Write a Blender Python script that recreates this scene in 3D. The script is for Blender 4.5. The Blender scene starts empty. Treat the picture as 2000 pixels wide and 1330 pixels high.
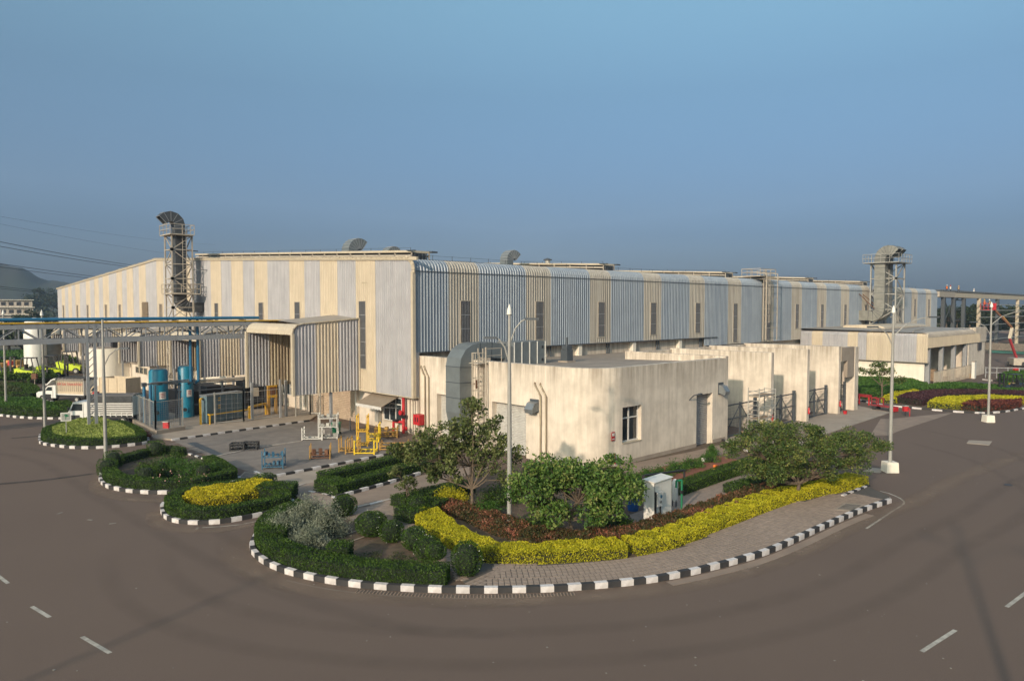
import bpy, math, random
import numpy as np
from mathutils import Vector, Matrix, Euler
random.seed(7); RNG = np.random.default_rng(7)
S = bpy.context.scene
COL = S.collection
R = math.radians
# ---------------------------------------------------------------- camera (10 m up, level ground z = 0)
F_PX = 1400.0; CAM_H = 10.0; AZ = R(46.3); PITCH = math.atan(62 / 1400.0)
cam = bpy.data.cameras.new('camera'); cam_o = bpy.data.objects.new('camera', cam); COL.objects.link(cam_o)
cam.sensor_width = 36.0; cam.lens = F_PX / 2000 * 36; cam.clip_start = 0.5; cam.clip_end = 9000
cam_o.location = (0, 0, CAM_H); cam_o.rotation_euler = (R(90) - PITCH, 0, AZ - R(90))
S.camera = cam_o
# ---------------------------------------------------------------- sky and sun
SUN_EL = R(20); SUN_AZ = R(18.9)          # light travels towards (cos, sin) of SUN_AZ
W = bpy.data.worlds.new('World'); S.world = W; W.use_nodes = True
nt = W.node_tree; nt.nodes.clear()
sky = nt.nodes.new('ShaderNodeTexSky'); sky.sky_type = 'NISHITA'; sky.sun_disc = False
sky.sun_elevation = SUN_EL; sky.sun_rotation = R(251.1); sky.air_density = 1.3; sky.dust_density = 5.0; sky.ozone_density = 2.5
tint = nt.nodes.new('ShaderNodeMix'); tint.data_type = 'RGBA'; tint.blend_type = 'MULTIPLY'; tint.inputs[0].default_value = 1.0
tint.inputs[7].default_value = (0.80, 0.93, 1.0, 1)
# sky tint by height: haze painted in, overhead brightened to lift the shade
s_tc = nt.nodes.new('ShaderNodeTexCoord'); s_sep = nt.nodes.new('ShaderNodeSeparateXYZ'); s_rp = nt.nodes.new('ShaderNodeValToRGB')
nt.links.new(s_tc.outputs['Generated'], s_sep.inputs[0]); nt.links.new(s_sep.outputs[2], s_rp.inputs[0]); nt.links.new(s_rp.outputs[0], tint.inputs[7])
_e = s_rp.color_ramp.elements; _e[0].position = 0.0; _e[0].color = (0.44, 0.54, 0.92, 1); _e[1].position = 0.55; _e[1].color = (0.66, 0.84, 0.79, 1)
_e[1].position = 0.42; _x = _e.new(1.0); _x.color = (1.5, 1.42, 1.25, 1); _x = _e.new(0.10); _x.color = (0.20, 0.31, 0.56, 1); _x = _e.new(0.28); _x.color = (0.37, 0.50, 0.585, 1)
bg = nt.nodes.new('ShaderNodeBackground'); bg.inputs[1].default_value = 0.15
wo = nt.nodes.new('ShaderNodeOutputWorld')
nt.links.new(sky.outputs[0], tint.inputs[6]); nt.links.new(tint.outputs[2], bg.inputs[0]); nt.links.new(bg.outputs[0], wo.inputs[0])
sun = bpy.data.lights.new('sun', 'SUN'); sun.energy = 2.85; sun.angle = R(1.4); sun.color = (1.0, 0.81, 0.64)
sun_o = bpy.data.objects.new('sun', sun); COL.objects.link(sun_o)
_d = Vector((math.cos(SUN_AZ) * math.cos(SUN_EL), math.sin(SUN_AZ) * math.cos(SUN_EL), -math.sin(SUN_EL)))
sun_o.rotation_euler = _d.to_track_quat('-Z', 'Y').to_euler(); sun_o.location = (-60, -30, 60)
S.view_settings.view_transform = 'Standard'; S.view_settings.look = 'None'; S.view_settings.exposure = 0.7; S.view_settings.gamma = 1
S.view_settings.use_curve_mapping = False
# ---------------------------------------------------------------- survey helpers: sight lines of the photograph met with known planes
_fw = Vector((math.cos(AZ) * math.cos(PITCH), math.sin(AZ) * math.cos(PITCH), -math.sin(PITCH)))
_rt = Vector((math.sin(AZ), -math.cos(AZ), 0)); _up = _rt.cross(_fw)
def ray(px, py): return _fw + _rt * ((px - 1000) / F_PX) + _up * ((665 - py) / F_PX)
def G(px, py, z=0.0):
    r = ray(px, py); t = (z - CAM_H) / r.z
    return Vector((r.x * t, r.y * t, z))
def GP(pts, z=0.0): return [G(x, y, z) for x, y in pts]
def onX(px, py, X): r = ray(px, py); t = X / r.x; return (r.y * t, CAM_H + r.z * t)
def onY(px, py, Y): r = ray(px, py); t = Y / r.y; return (r.x * t, CAM_H + r.z * t)
def far(px, py, dist): r = ray(px, py); k = dist / math.hypot(r.x, r.y); return Vector((r.x * k, r.y * k, CAM_H + r.z * k))
# ---------------------------------------------------------------- materials
MATS = {}
HAZE_D = 0.0002
def mat(name, col, rough=0.7, metal=0.0, var=0.15, vs=3.0, grime=(), streak=0.0, dirt=(0.10, 0.085, 0.06), ss=(5, 5, 0.35), bump=0.0, bs=40.0,
        blotch=0.0, bls=0.25, orand=0.0, spec=0.5, lo=0.42, hi=0.75):
    m = bpy.data.materials.new(name); m.use_nodes = True; n = m.node_tree.nodes; l = m.node_tree.links
    b = n['Principled BSDF']; b.inputs['Roughness'].default_value = rough; b.inputs['Metallic'].default_value = metal
    b.inputs['Specular IOR Level'].default_value = spec
    tc = n.new('ShaderNodeTexCoord'); src = tc.outputs['Object']
    def mix(a, bcol, fac, mode='MIX'):
        k = n.new('ShaderNodeMix'); k.data_type = 'RGBA'; k.blend_type = mode
        if hasattr(fac, 'node'): l.new(fac, k.inputs[0])
        else: k.inputs[0].default_value = fac
        for s, v in ((6, a), (7, bcol)):
            if hasattr(v, 'node'): l.new(v, k.inputs[s])
            else: k.inputs[s].default_value = (*v[:3], 1)
        return k.outputs[2]
    def noise(scale, vec=None, det=4.0, ro=0.55):
        k = n.new('ShaderNodeTexNoise'); k.inputs['Scale'].default_value = scale; k.inputs['Detail'].default_value = det; k.inputs['Roughness'].default_value = ro
        l.new(vec or src, k.inputs['Vector']); return k.outputs['Fac']
    def mr(v, a, b2, c, d):
        k = n.new('ShaderNodeMapRange'); l.new(v, k.inputs[0])
        for i, x in enumerate((a, b2, c, d)): k.inputs[i + 1].default_value = x
        return k.outputs[0]
    c = col
    if var: c = mix(col, tuple(x * (1 - var) for x in col), mr(noise(vs), 0.35, 0.65, 0, 1))
    if blotch: c = mix(c, dirt, mr(noise(bls, det=6, ro=0.65), lo, hi, 0, blotch))
    if streak:
        mp = n.new('ShaderNodeMapping'); mp.inputs['Scale'].default_value = ss; l.new(src, mp.inputs[0])
        c = mix(c, dirt, mr(noise(1.0, mp.outputs[0], 5, 0.6), lo, hi, 0, streak))
    if grime:
        mp = n.new('ShaderNodeMapping'); mp.inputs['Scale'].default_value = (2.6, 2.6, 0.12); l.new(src, mp.inputs[0]); gn = noise(1.0, mp.outputs[0], 6, 0.7)
        sp = n.new('ShaderNodeSeparateXYZ'); l.new(src, sp.inputs[0])
        for z0, z1, st, gl, gh in grime:
            a = mr(sp.outputs[2], z0, z1, 0, 1); b2 = mr(gn, gl, gh, 0, st); k = n.new('ShaderNodeMath'); k.operation = 'MULTIPLY'; l.new(a, k.inputs[0]); l.new(b2, k.inputs[1]); c = mix(c, dirt, k.outputs[0])
    if orand:
        oi = n.new('ShaderNodeObjectInfo'); c = mix(c, tuple(x * 0.45 for x in col), mr(oi.outputs['Random'], 0, 1, 0, orand))
    if hasattr(c, 'node'): l.new(c, b.inputs['Base Color'])
    else: b.inputs['Base Color'].default_value = (*c, 1)
    if bump:
        bp = n.new('ShaderNodeBump'); bp.inputs['Strength'].default_value = bump; bp.inputs['Distance'].default_value = 0.02
        l.new(noise(bs), bp.inputs['Height']); l.new(bp.outputs[0], b.inputs['Normal'])
    MATS[name] = m; return m
def leafmat(name, cols, pos=None, rough=0.55, trans=0.25, ns=1.2):
    m = bpy.data.materials.new(name); m.use_nodes = True; n = m.node_tree.nodes; l = m.node_tree.links
    b = n['Principled BSDF']; b.inputs['Roughness'].default_value = rough; b.inputs['Specular IOR Level'].default_value = 0.3
    g = n.new('ShaderNodeNewGeometry'); tc = n.new('ShaderNodeTexCoord')
    no = n.new('ShaderNodeTexNoise'); no.inputs['Scale'].default_value = ns; l.new(tc.outputs['Object'], no.inputs['Vector'])
    ad = n.new('ShaderNodeMath'); ad.operation = 'MULTIPLY_ADD'; l.new(no.outputs['Fac'], ad.inputs[0]); ad.inputs[1].default_value = 1.1
    sb = n.new('ShaderNodeMath'); sb.operation = 'MULTIPLY_ADD'; l.new(g.outputs['Random Per Island'], sb.inputs[0]); sb.inputs[1].default_value = 0.7; sb.inputs[2].default_value = -0.42
    l.new(sb.outputs[0], ad.inputs[2])
    rp = n.new('ShaderNodeValToRGB'); e = rp.color_ramp.elements
    while len(e) < len(cols): e.new(0.5)
    for i, c in enumerate(cols):
        e[i].position = (pos[i] if pos else i / (len(cols) - 1)); e[i].color = (*c, 1)
    l.new(ad.outputs[0], rp.inputs[0]); l.new(rp.outputs[0], b.inputs['Base Color'])
    tr = n.new('ShaderNodeBsdfTranslucent'); l.new(rp.outputs[0], tr.inputs[0])
    mx = n.new('ShaderNodeMixShader'); mx.inputs[0].default_value = trans
    l.new(b.outputs[0], mx.inputs[1]); l.new(tr.outputs[0], mx.inputs[2]); l.new(mx.outputs[0], n['Material Output'].inputs[0])
    MATS[name] = m; return m
CREAM = (0.52, 0.43, 0.30); BLUEG = (0.36, 0.40, 0.46)
M = MATS
mat('cream_plaster', (0.67, 0.585, 0.48), 0.85, var=0.10, vs=1.2, streak=0.34, dirt=(0.24, 0.19, 0.14), ss=(3.5, 3.5, 0.3), bump=0.15, bs=25, blotch=0.25, bls=0.6, grime=((4.4, 6.3, 0.75, 0.42, 0.62), (1.0, 0.0, 0.5, 0.30, 0.70)))
mat('white_plaster', (0.74, 0.68, 0.57), 0.85, var=0.08, vs=1.2, streak=0.18, dirt=(0.30, 0.25, 0.18), ss=(3, 3, 0.3))
mat('cream_cladding', (0.51, 0.43, 0.32), 0.5, var=0.10, vs=0.8, streak=0.34, dirt=(0.30, 0.23, 0.14), ss=(4, 4, 0.12))
mat('blue_cladding', (0.40, 0.385, 0.39), 0.42, metal=0.1, var=0.12, vs=0.8, streak=0.38, dirt=(0.16, 0.19, 0.22), ss=(4, 4, 0.12))
mat('long_cream_shaded', (0.38, 0.35, 0.30), 0.5, var=0.10, vs=0.8, streak=0.6, dirt=(0.19, 0.165, 0.125), ss=(7, 7, 0.10), lo=0.40, hi=0.66)  # darker copy of the cream cladding: long wall's weak light put into the colour
mat('long_blue_shaded', (0.275, 0.31, 0.345), 0.4, metal=0.1, var=0.12, vs=0.8, streak=0.55, dirt=(0.12, 0.16, 0.22), ss=(7, 7, 0.10), lo=0.38, hi=0.68)  # darker copy of the blue cladding, with the grazing light's shade in its colour
mat('rust_streaked', (0.45, 0.38, 0.26), 0.55, streak=0.9, dirt=(0.12, 0.07, 0.04), ss=(7, 7, 0.15), lo=0.38, hi=0.66)
mat('cream_trim', (0.50, 0.43, 0.32), 0.5, var=0.1, streak=0.3, dirt=(0.22, 0.15, 0.09), ss=(6, 6, 0.6))
mat('roof_metal', (0.34, 0.30, 0.25), 0.6, var=0.2, vs=0.6, streak=0.3, dirt=(0.14, 0.11, 0.08), ss=(1, 1, 1))
mat('roof_screed', (0.30, 0.25, 0.20), 0.9, var=0.2, vs=0.8, blotch=0.6, bls=0.35, dirt=(0.13, 0.10, 0.08), bump=0.2)
mat('galvanised', (0.27, 0.29, 0.30), 0.42, metal=0.55, var=0.15, vs=1.5, streak=0.3, dirt=(0.16, 0.15, 0.13), ss=(3, 3, 0.5))
mat('galvanised_pale', (0.42, 0.41, 0.37), 0.5, metal=0.3, var=0.2, vs=1.5, streak=0.3, dirt=(0.22, 0.18, 0.13), ss=(1, 1, 3))
mat('duct_blue_grey', (0.16, 0.18, 0.185), 0.45, metal=0.2, var=0.15, vs=1.2)
mat('grey_steel', (0.30, 0.31, 0.32), 0.5, metal=0.2, var=0.1, streak=0.2, dirt=(0.2, 0.13, 0.08), ss=(4, 4, 1))
mat('tan_steel', (0.42, 0.37, 0.30), 0.6, var=0.15, streak=0.3, dirt=(0.25, 0.16, 0.1), ss=(4, 4, 1))
mat('pole_grey', (0.33, 0.32, 0.29), 0.55, metal=0.2, var=0.1, streak=0.3, dirt=(0.16, 0.14, 0.12), ss=(6, 6, 1))
mat('dark_steel', (0.06, 0.07, 0.08), 0.55, var=0.1)
mat('asphalt', (0.150, 0.108, 0.084), 0.92, var=0.16, vs=26, blotch=0.4, bls=0.07, dirt=(0.108, 0.077, 0.060), bump=0.6, bs=55, spec=0.25)
mat('yard_paving', (0.21, 0.18, 0.155), 0.92, var=0.25, vs=1.2, blotch=0.6, bls=0.25, dirt=(0.13, 0.11, 0.095), bump=0.3, bs=30)
mat('concrete', (0.34, 0.28, 0.22), 0.9, var=0.15, vs=1.0, blotch=0.6, bls=0.4, dirt=(0.19, 0.155, 0.125), bump=0.2)
mat('concrete_brown', (0.27, 0.20, 0.15), 0.92, var=0.2, vs=1.0, blotch=0.5, bls=0.4, dirt=(0.17, 0.13, 0.10), bump=0.2)
mat('paver', (0.36, 0.275, 0.215), 0.9, var=0.3, vs=5.0, blotch=0.6, bls=0.35, dirt=(0.20, 0.155, 0.12), bump=0.25, orand=0.3)
mat('paver_joint', (0.09, 0.078, 0.065), 0.95)
mat('kerb_white', (0.66, 0.62, 0.60), 0.8, var=0.12, vs=6, blotch=0.7, bls=2.2, dirt=(0.33, 0.28, 0.23), orand=0.3)
mat('kerb_black', (0.03, 0.029, 0.030), 0.8, var=0.3, vs=6, blotch=0.25, bls=3.0, dirt=(0.12, 0.10, 0.09))
mat('kerb_plain', (0.40, 0.35, 0.30), 0.9, var=0.2, vs=3, blotch=0.5, bls=2, dirt=(0.2, 0.16, 0.13))
mat('road_paint', (0.5, 0.46, 0.38), 0.8, var=0.3, vs=3, blotch=0.9, bls=2.0, dirt=(0.15, 0.13, 0.11))
mat('faded_paint', (0.27, 0.24, 0.20), 0.9, var=0.3, vs=3, blotch=0.9, bls=1.2, dirt=(0.125, 0.112, 0.1))
mat('soil_brown', (0.13, 0.085, 0.055), 0.95, var=0.4, vs=4, bump=0.6, bs=12, blotch=0.6, bls=1.5, dirt=(0.06, 0.06, 0.03))
mat('soil_red', (0.24, 0.085, 0.045), 0.95, var=0.35, vs=5, bump=0.6, bs=14, blotch=0.3, bls=2, dirt=(0.15, 0.08, 0.05))
mat('land', (0.13, 0.115, 0.075), 0.95, var=0.4, vs=0.05, blotch=0.8, bls=0.02, dirt=(0.045, 0.06, 0.03))
mat('dry_hillside', (0.34, 0.23, 0.18), 0.95, var=0.3, vs=0.03, blotch=0.7, bls=0.02, dirt=(0.06, 0.06, 0.035))
mat('hill_green', (0.035, 0.045, 0.03), 0.95, var=0.4, vs=0.02, blotch=0.6, bls=0.01, dirt=(0.06, 0.045, 0.035))
mat('duct_dark', (0.075, 0.08, 0.085), 0.5, metal=0.2, var=0.2)
mat('duct_mid', (0.25, 0.245, 0.215), 0.55, metal=0.2, var=0.25, vs=1.2, streak=0.5, dirt=(0.12, 0.11, 0.09), ss=(1, 1, 4))
mat('shutter', (0.52, 0.50, 0.46), 0.5, metal=0.2, var=0.1, streak=0.2, ss=(3, 3, 1))
mat('shutter_grey', (0.27, 0.27, 0.27), 0.5, metal=0.3, var=0.1, streak=0.2, ss=(3, 3, 1))
mat('shutter_beige', (0.42, 0.32, 0.23), 0.6, var=0.15, streak=0.2, ss=(3, 3, 1))
mat('glass', (0.02, 0.028, 0.032), 0.12, spec=0.6, var=0.0)
mat('louvre', (0.055, 0.055, 0.06), 0.5, var=0.2)
mat('louvre_tan', (0.20, 0.15, 0.10), 0.6, var=0.2)
mat('window_white', (0.6, 0.58, 0.54), 0.6, var=0.1)
mat('white_paint', (0.68, 0.66, 0.60), 0.5, var=0.08, streak=0.15, dirt=(0.3, 0.25, 0.2))
mat('red_paint', (0.45, 0.02, 0.025), 0.45, var=0.15)
mat('dull_red', (0.30, 0.025, 0.03), 0.6, var=0.3)
mat('teal_paint', (0.01, 0.19, 0.29), 0.42, var=0.15, streak=0.25, dirt=(0.02, 0.10, 0.14), ss=(3, 3, 0.6))
mat('pipe_blue', (0.02, 0.13, 0.24), 0.45, var=0.15)
mat('panel_teal_grey', (0.10, 0.16, 0.19), 0.5, var=0.15, streak=0.25, ss=(3, 3, 0.5))
mat('yellow_paint', (0.62, 0.36, 0.02), 0.5, var=0.2, streak=0.25, dirt=(0.25, 0.12, 0.03))
mat('bright_yellow', (0.72, 0.50, 0.01), 0.45, var=0.15)
mat('rust_yellow', (0.42, 0.24, 0.05), 0.7, var=0.3, vs=5, blotch=0.5, bls=3, dirt=(0.18, 0.08, 0.03))
mat('rust', (0.16, 0.07, 0.035), 0.8, var=0.4, vs=5)
mat('rack_blue', (0.03, 0.12, 0.20), 0.55, var=0.3, vs=5)
mat('rack_white', (0.55, 0.53, 0.48), 0.6, var=0.2, vs=5)
mat('black', (0.02, 0.02, 0.022), 0.5, var=0.2)
mat('rubber', (0.03, 0.03, 0.03), 0.85)
mat('bin_green', (0.01, 0.16, 0.07), 0.45)
mat('lime', (0.50, 0.62, 0.01), 0.45, var=0.1)
mat('orange', (0.65, 0.16, 0.03), 0.6)
mat('sand_orange', (0.55, 0.30, 0.08), 0.8, var=0.2)
mat('truck_white', (0.68, 0.67, 0.63), 0.4, var=0.08)
mat('truck_cream', (0.58, 0.47, 0.33), 0.5, var=0.12, streak=0.2)
mat('tarp_dark', (0.05, 0.055, 0.06), 0.7, var=0.5, vs=4)
mat('tarp_grey', (0.16, 0.145, 0.13), 0.8, var=0.3, vs=3)
mat('awning', (0.24, 0.19, 0.14), 0.8, var=0.15)
mat('skin', (0.30, 0.16, 0.10), 0.6)
mat('cloth_dark', (0.04, 0.05, 0.08), 0.9)
mat('cloth_tan', (0.35, 0.25, 0.15), 0.9)
mat('bark', (0.15, 0.11, 0.075), 0.9, var=0.4, vs=6, bump=0.5, bs=20)
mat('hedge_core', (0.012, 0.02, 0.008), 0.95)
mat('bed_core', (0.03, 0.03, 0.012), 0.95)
mat('green_sheet', (0.04, 0.14, 0.12), 0.8, var=0.4, vs=0.8)
mat('blue_barrel', (0.01, 0.08, 0.28), 0.4)
mat('timber', (0.30, 0.21, 0.13), 0.8, var=0.3, vs=4)
mat('stone_grey', (0.2, 0.17, 0.14), 0.9, var=0.4, vs=4, bump=0.5)
leafmat('leaf_hedge', [(0.010, 0.024, 0.003), (0.026, 0.058, 0.005), (0.055, 0.11, 0.009), (0.11, 0.18, 0.018)], ns=2.0)
leafmat('leaf_hedge_pale', [(0.14, 0.19, 0.03), (0.27, 0.33, 0.07), (0.40, 0.43, 0.13)], ns=1.5)
leafmat('leaf_green_bed', [(0.02, 0.055, 0.008), (0.05, 0.12, 0.015), (0.09, 0.18, 0.025)], ns=0.8)
leafmat('leaf_yellow', [(0.16, 0.17, 0.008), (0.36, 0.34, 0.012), (0.52, 0.47, 0.018), (0.62, 0.53, 0.03)], ns=1.6)
leafmat('leaf_gold', [(0.22, 0.19, 0.01), (0.50, 0.42, 0.015), (0.70, 0.58, 0.025)], ns=1.6)
leafmat('leaf_croton', [(0.035, 0.05, 0.014), (0.07, 0.06, 0.02), (0.13, 0.06, 0.028), (0.46, 0.17, 0.11)], ns=0.9)
leafmat('leaf_purple', [(0.035, 0.012, 0.016), (0.065, 0.025, 0.03), (0.10, 0.045, 0.05)], ns=1.0)
leafmat('leaf_burgundy', [(0.04, 0.015, 0.012), (0.12, 0.03, 0.025), (0.22, 0.07, 0.03)], ns=1.2)
leafmat('leaf_tree_a', [(0.028, 0.045, 0.012), (0.07, 0.095, 0.022), (0.13, 0.155, 0.045), (0.28, 0.27, 0.11)], ns=1.0)
leafmat('leaf_tree_b', [(0.024, 0.06, 0.012), (0.06, 0.125, 0.02), (0.12, 0.19, 0.035), (0.28, 0.28, 0.09)], ns=1.0)
leafmat('leaf_tree_c', [(0.018, 0.038, 0.010), (0.05, 0.09, 0.018), (0.11, 0.15, 0.032), (0.27, 0.25, 0.07)], ns=1.0)
leafmat('leaf_silver', [(0.11, 0.13, 0.08), (0.21, 0.23, 0.16), (0.32, 0.33, 0.25)], ns=1.5)
leafmat('leaf_far', [(0.012, 0.022, 0.010), (0.03, 0.045, 0.018), (0.05, 0.065, 0.025)], ns=0.15)
leafmat('grass_mat', [(0.02, 0.035, 0.01), (0.05, 0.07, 0.02), (0.09, 0.09, 0.04)], ns=1.0)
leafmat('flower_white', [(0.6, 0.6, 0.55), (0.7, 0.7, 0.66)])
leafmat('flower_pink', [(0.5, 0.2, 0.2), (0.6, 0.4, 0.35)])
# ---------------------------------------------------------------- mesh helpers
def tag(o, label=None, cat=None, group=None, kind=None):
    if label: o['label'] = label
    if cat: o['category'] = cat
    if group: o['group'] = group
    if kind: o['kind'] = kind
    return o
def thing(name, label, cat, loc=(0, 0, 0), rz=0.0, group=None):
    o = bpy.data.objects.new(name, None); COL.objects.link(o); o.empty_display_size = 0.3
    o.location = loc; o.rotation_euler = (0, 0, rz); return tag(o, label, cat, group)
class MB:
    """collects faces, in world or local coordinates, then links them as one mesh object"""
    def __init__(s): s.v = []; s.f = []; s.m = []; s.k = 0
    def mi(s, k): s.k = k; return s
    def add(s, vs, fs):
        o = len(s.v); s.v += [tuple(x) for x in vs]; s.f += [tuple(i + o for i in f) for f in fs]; s.m += [s.k] * len(fs); return s
    def box(s, x0, y0, z0, x1, y1, z1):
        return s.add([(x0, y0, z0), (x1, y0, z0), (x1, y1, z0), (x0, y1, z0), (x0, y0, z1), (x1, y0, z1), (x1, y1, z1), (x0, y1, z1)],
                     [(0, 3, 2, 1), (4, 5, 6, 7), (0, 1, 5, 4), (1, 2, 6, 5), (2, 3, 7, 6), (3, 0, 4, 7)])
    def cbox(s, cx, cy, z0, sx, sy, sz, a=0.0, bev=0.0):
        c, q = math.cos(a), math.sin(a); vs = []
        for z in (z0, z0 + sz):
            for dx, dy in ((-1, -1), (1, -1), (1, 1), (-1, 1)):
                k = bev if z > z0 else 0
                x, y = dx * (sx / 2 - k), dy * (sy / 2 - k); vs.append((cx + x * c - y * q, cy + x * q + y * c, z))
        return s.add(vs, [(0, 3, 2, 1), (4, 5, 6, 7), (0, 1, 5, 4), (1, 2, 6, 5), (2, 3, 7, 6), (3, 0, 4, 7)])
    def tube(s, p, q, r, r2=None, n=8, cap=True):
        p = Vector(p); q = Vector(q); d = (q - p)
        if d.length < 1e-6: return s
        d.normalize(); a = d.orthogonal().normalized(); b = d.cross(a); r2 = r if r2 is None else r2; vs = []
        for c, rr in ((p, r), (q, r2)):
            for i in range(n):
                t = 2 * math.pi * i / n; vs.append(c + a * (rr * math.cos(t)) + b * (rr * math.sin(t)))
        fs = [(i, (i + 1) % n, n + (i + 1) % n, n + i) for i in range(n)]
        if cap: fs += [tuple(range(n - 1, -1, -1)), tuple(range(n, 2 * n))]
        return s.add(vs, fs)
    def bar(s, p, q, w, h=None, up=(0, 0, 1)):
        p = Vector(p); q = Vector(q); d = (q - p).normalized(); h = h or w
        u = Vector(up)
        if abs(d.dot(u)) > 0.98: u = Vector((1, 0, 0))
        a = d.cross(u).normalized() * (w / 2); b = a.cross(d).normalized() * (h / 2)
        vs = [p - a - b, p + a - b, p + a + b, p - a + b, q - a - b, q + a - b, q + a + b, q - a + b]
        return s.add(vs, [(0, 1, 2, 3), (7, 6, 5, 4), (1, 0, 4, 5), (2, 1, 5, 6), (3, 2, 6, 7), (0, 3, 7, 4)])
    def pipe(s, pts, r, n=6):
        for a, b in zip(pts[:-1], pts[1:]): s.tube(a, b, r, n=n)
        return s
    def prism(s, poly, z0, z1):
        n = len(poly); A = sum(poly[i][0] * poly[(i + 1) % n][1] - poly[(i + 1) % n][0] * poly[i][1] for i in range(n))
        P = list(poly) if A > 0 else list(poly)[::-1]
        vs = [(p[0], p[1], z0) for p in P] + [(p[0], p[1], z1) for p in P]
        return s.add(vs, [tuple(range(n - 1, -1, -1)), tuple(range(n, 2 * n))] + [(i, (i + 1) % n, n + (i + 1) % n, n + i) for i in range(n)])
    def extrude(s, prof, a, b, fn):
        """profile [(u, w)] extruded between a and b; fn(u, w, t) gives the point"""
        n = len(prof); vs = [fn(u, w, a) for u, w in prof] + [fn(u, w, b) for u, w in prof]
        return s.add(vs, [tuple(range(n)), tuple(range(2 * n - 1, n - 1, -1))] + [(i, n + i, n + (i + 1) % n, (i + 1) % n) for i in range(n)])
    def lathe(s, cx, cy, prof, n=20):
        vs = []; k = len(prof)
        for r, z in prof:
            for i in range(n):
                t = 2 * math.pi * i / n; vs.append((cx + r * math.cos(t), cy + r * math.sin(t), z))
        fs = [(j * n + i, j * n + (i + 1) % n, (j + 1) * n + (i + 1) % n, (j + 1) * n + i) for j in range(k - 1) for i in range(n)]
        fs += [tuple(range(n - 1, -1, -1)), tuple(range((k - 1) * n, k * n))]
        return s.add(vs, fs)
    def quad(s, a, b, c, d): return s.add([a, b, c, d], [(0, 1, 2, 3)])
    def each(s, name, mats, parent=None, smooth=False, world=False):
        """every separate piece becomes an object of its own"""
        par = list(range(len(s.v)))
        def find(i):
            while par[i] != i: par[i] = par[par[i]]; i = par[i]
            return i
        for f in s.f:
            a = find(f[0])
            for i in f[1:]: par[find(i)] = a
        grp = {}
        for k, f in enumerate(s.f): grp.setdefault(find(f[0]), []).append(k)
        out = []
        for fk in grp.values():
            m = MB(); idx = {}
            for k in fk:
                for i in s.f[k]:
                    if i not in idx: idx[i] = len(m.v); m.v.append(s.v[i])
                m.f.append(tuple(idx[i] for i in s.f[k])); m.m.append(s.m[k])
            out.append(m.build(name, mats, parent, smooth, world))
        return out
    def mesh(s, name, mats, smooth=False):
        me = bpy.data.meshes.new(name); me.from_pydata(s.v, [], s.f)
        for m in (mats if isinstance(mats, (list, tuple)) else [mats]): me.materials.append(MATS[m])
        if any(s.m): me.polygons.foreach_set('material_index', s.m)
        if smooth: me.polygons.foreach_set('use_smooth', [True] * len(s.f)); me.set_sharp_from_angle(angle=R(40))
        me.update(); return me
    def build(s, name, mats, parent=None, smooth=False, world=False):
        o = bpy.data.objects.new(name, s.mesh(name, mats, smooth)); COL.objects.link(o)
        if parent:
            o.parent = parent
            if world:
                q = parent; off = Vector((0, 0, 0))
                while q: off += Vector(q.location); q = q.parent
                o.location = -off
        return o
def link_obj(name, me, parent=None, loc=(0, 0, 0), rot=(0, 0, 0), scale=None):
    o = bpy.data.objects.new(name, me); COL.objects.link(o); o.parent = parent; o.location = loc; o.rotation_euler = rot
    if scale: o.scale = scale
    return o
def copy_tree(o, parent=None):
    c = o.copy(); COL.objects.link(c); c.parent = parent
    for ch in KIDS(o): copy_tree(ch, c)
    return c
def KIDS(o): return [x for x in COL.objects if x.parent == o]
def smooth_path(P, step=0.5, closed=False):
    P = [Vector((p[0], p[1], 0)) for p in P]; n = len(P); out = []
    rng = range(n if closed else n - 1)
    for i in rng:
        p0 = P[(i - 1) % n] if (closed or i > 0) else P[i] * 2 - P[i + 1]
        p1 = P[i]; p2 = P[(i + 1) % n]; p3 = P[(i + 2) % n] if (closed or i + 2 < n) else p2 * 2 - p1
        k = max(2, int((p2 - p1).length / step))
        for j in range(k):
            t = j / k
            out.append(0.5 * ((2 * p1) + (p2 - p0) * t + (2 * p0 - 5 * p1 + 4 * p2 - p3) * t * t + (3 * p1 - p0 - 3 * p2 + p3) * t ** 3))
    if not closed: out.append(P[-1])
    return out
def normals2(path, closed=False):
    n = len(path); out = []
    for i in range(n):
        a = path[(i - 1) % n] if (closed or i > 0) else path[i]; b = path[(i + 1) % n] if (closed or i < n - 1) else path[i]
        d = (b - a); d = d.normalized() if d.length > 1e-9 else Vector((1, 0, 0)); out.append(Vector((-d.y, d.x, 0)))
    return out
def offset(path, d, closed=False): return [p + n * d for p, n in zip(path, normals2(path, closed))]
def strip(path, a, b, closed=False):
    L = offset(path, a, closed); Q = offset(path, b, closed); return L + Q[::-1]
def strip_sheet(mb, path, a, b, z0, z1):
    L = offset(path, a); Q = offset(path, b); n = len(L)
    vs = [(p.x, p.y, z) for z in (z0, z1) for p in L + Q]; fs = []
    for i in range(n - 1):
        fs += [(2 * n + i, 2 * n + i + 1, 3 * n + i + 1, 3 * n + i), (i, i + 1, 2 * n + i + 1, 2 * n + i), (n + i + 1, n + i, 3 * n + i, 3 * n + i + 1)]
    return mb.add(vs, fs)
_stone = {}
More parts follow.
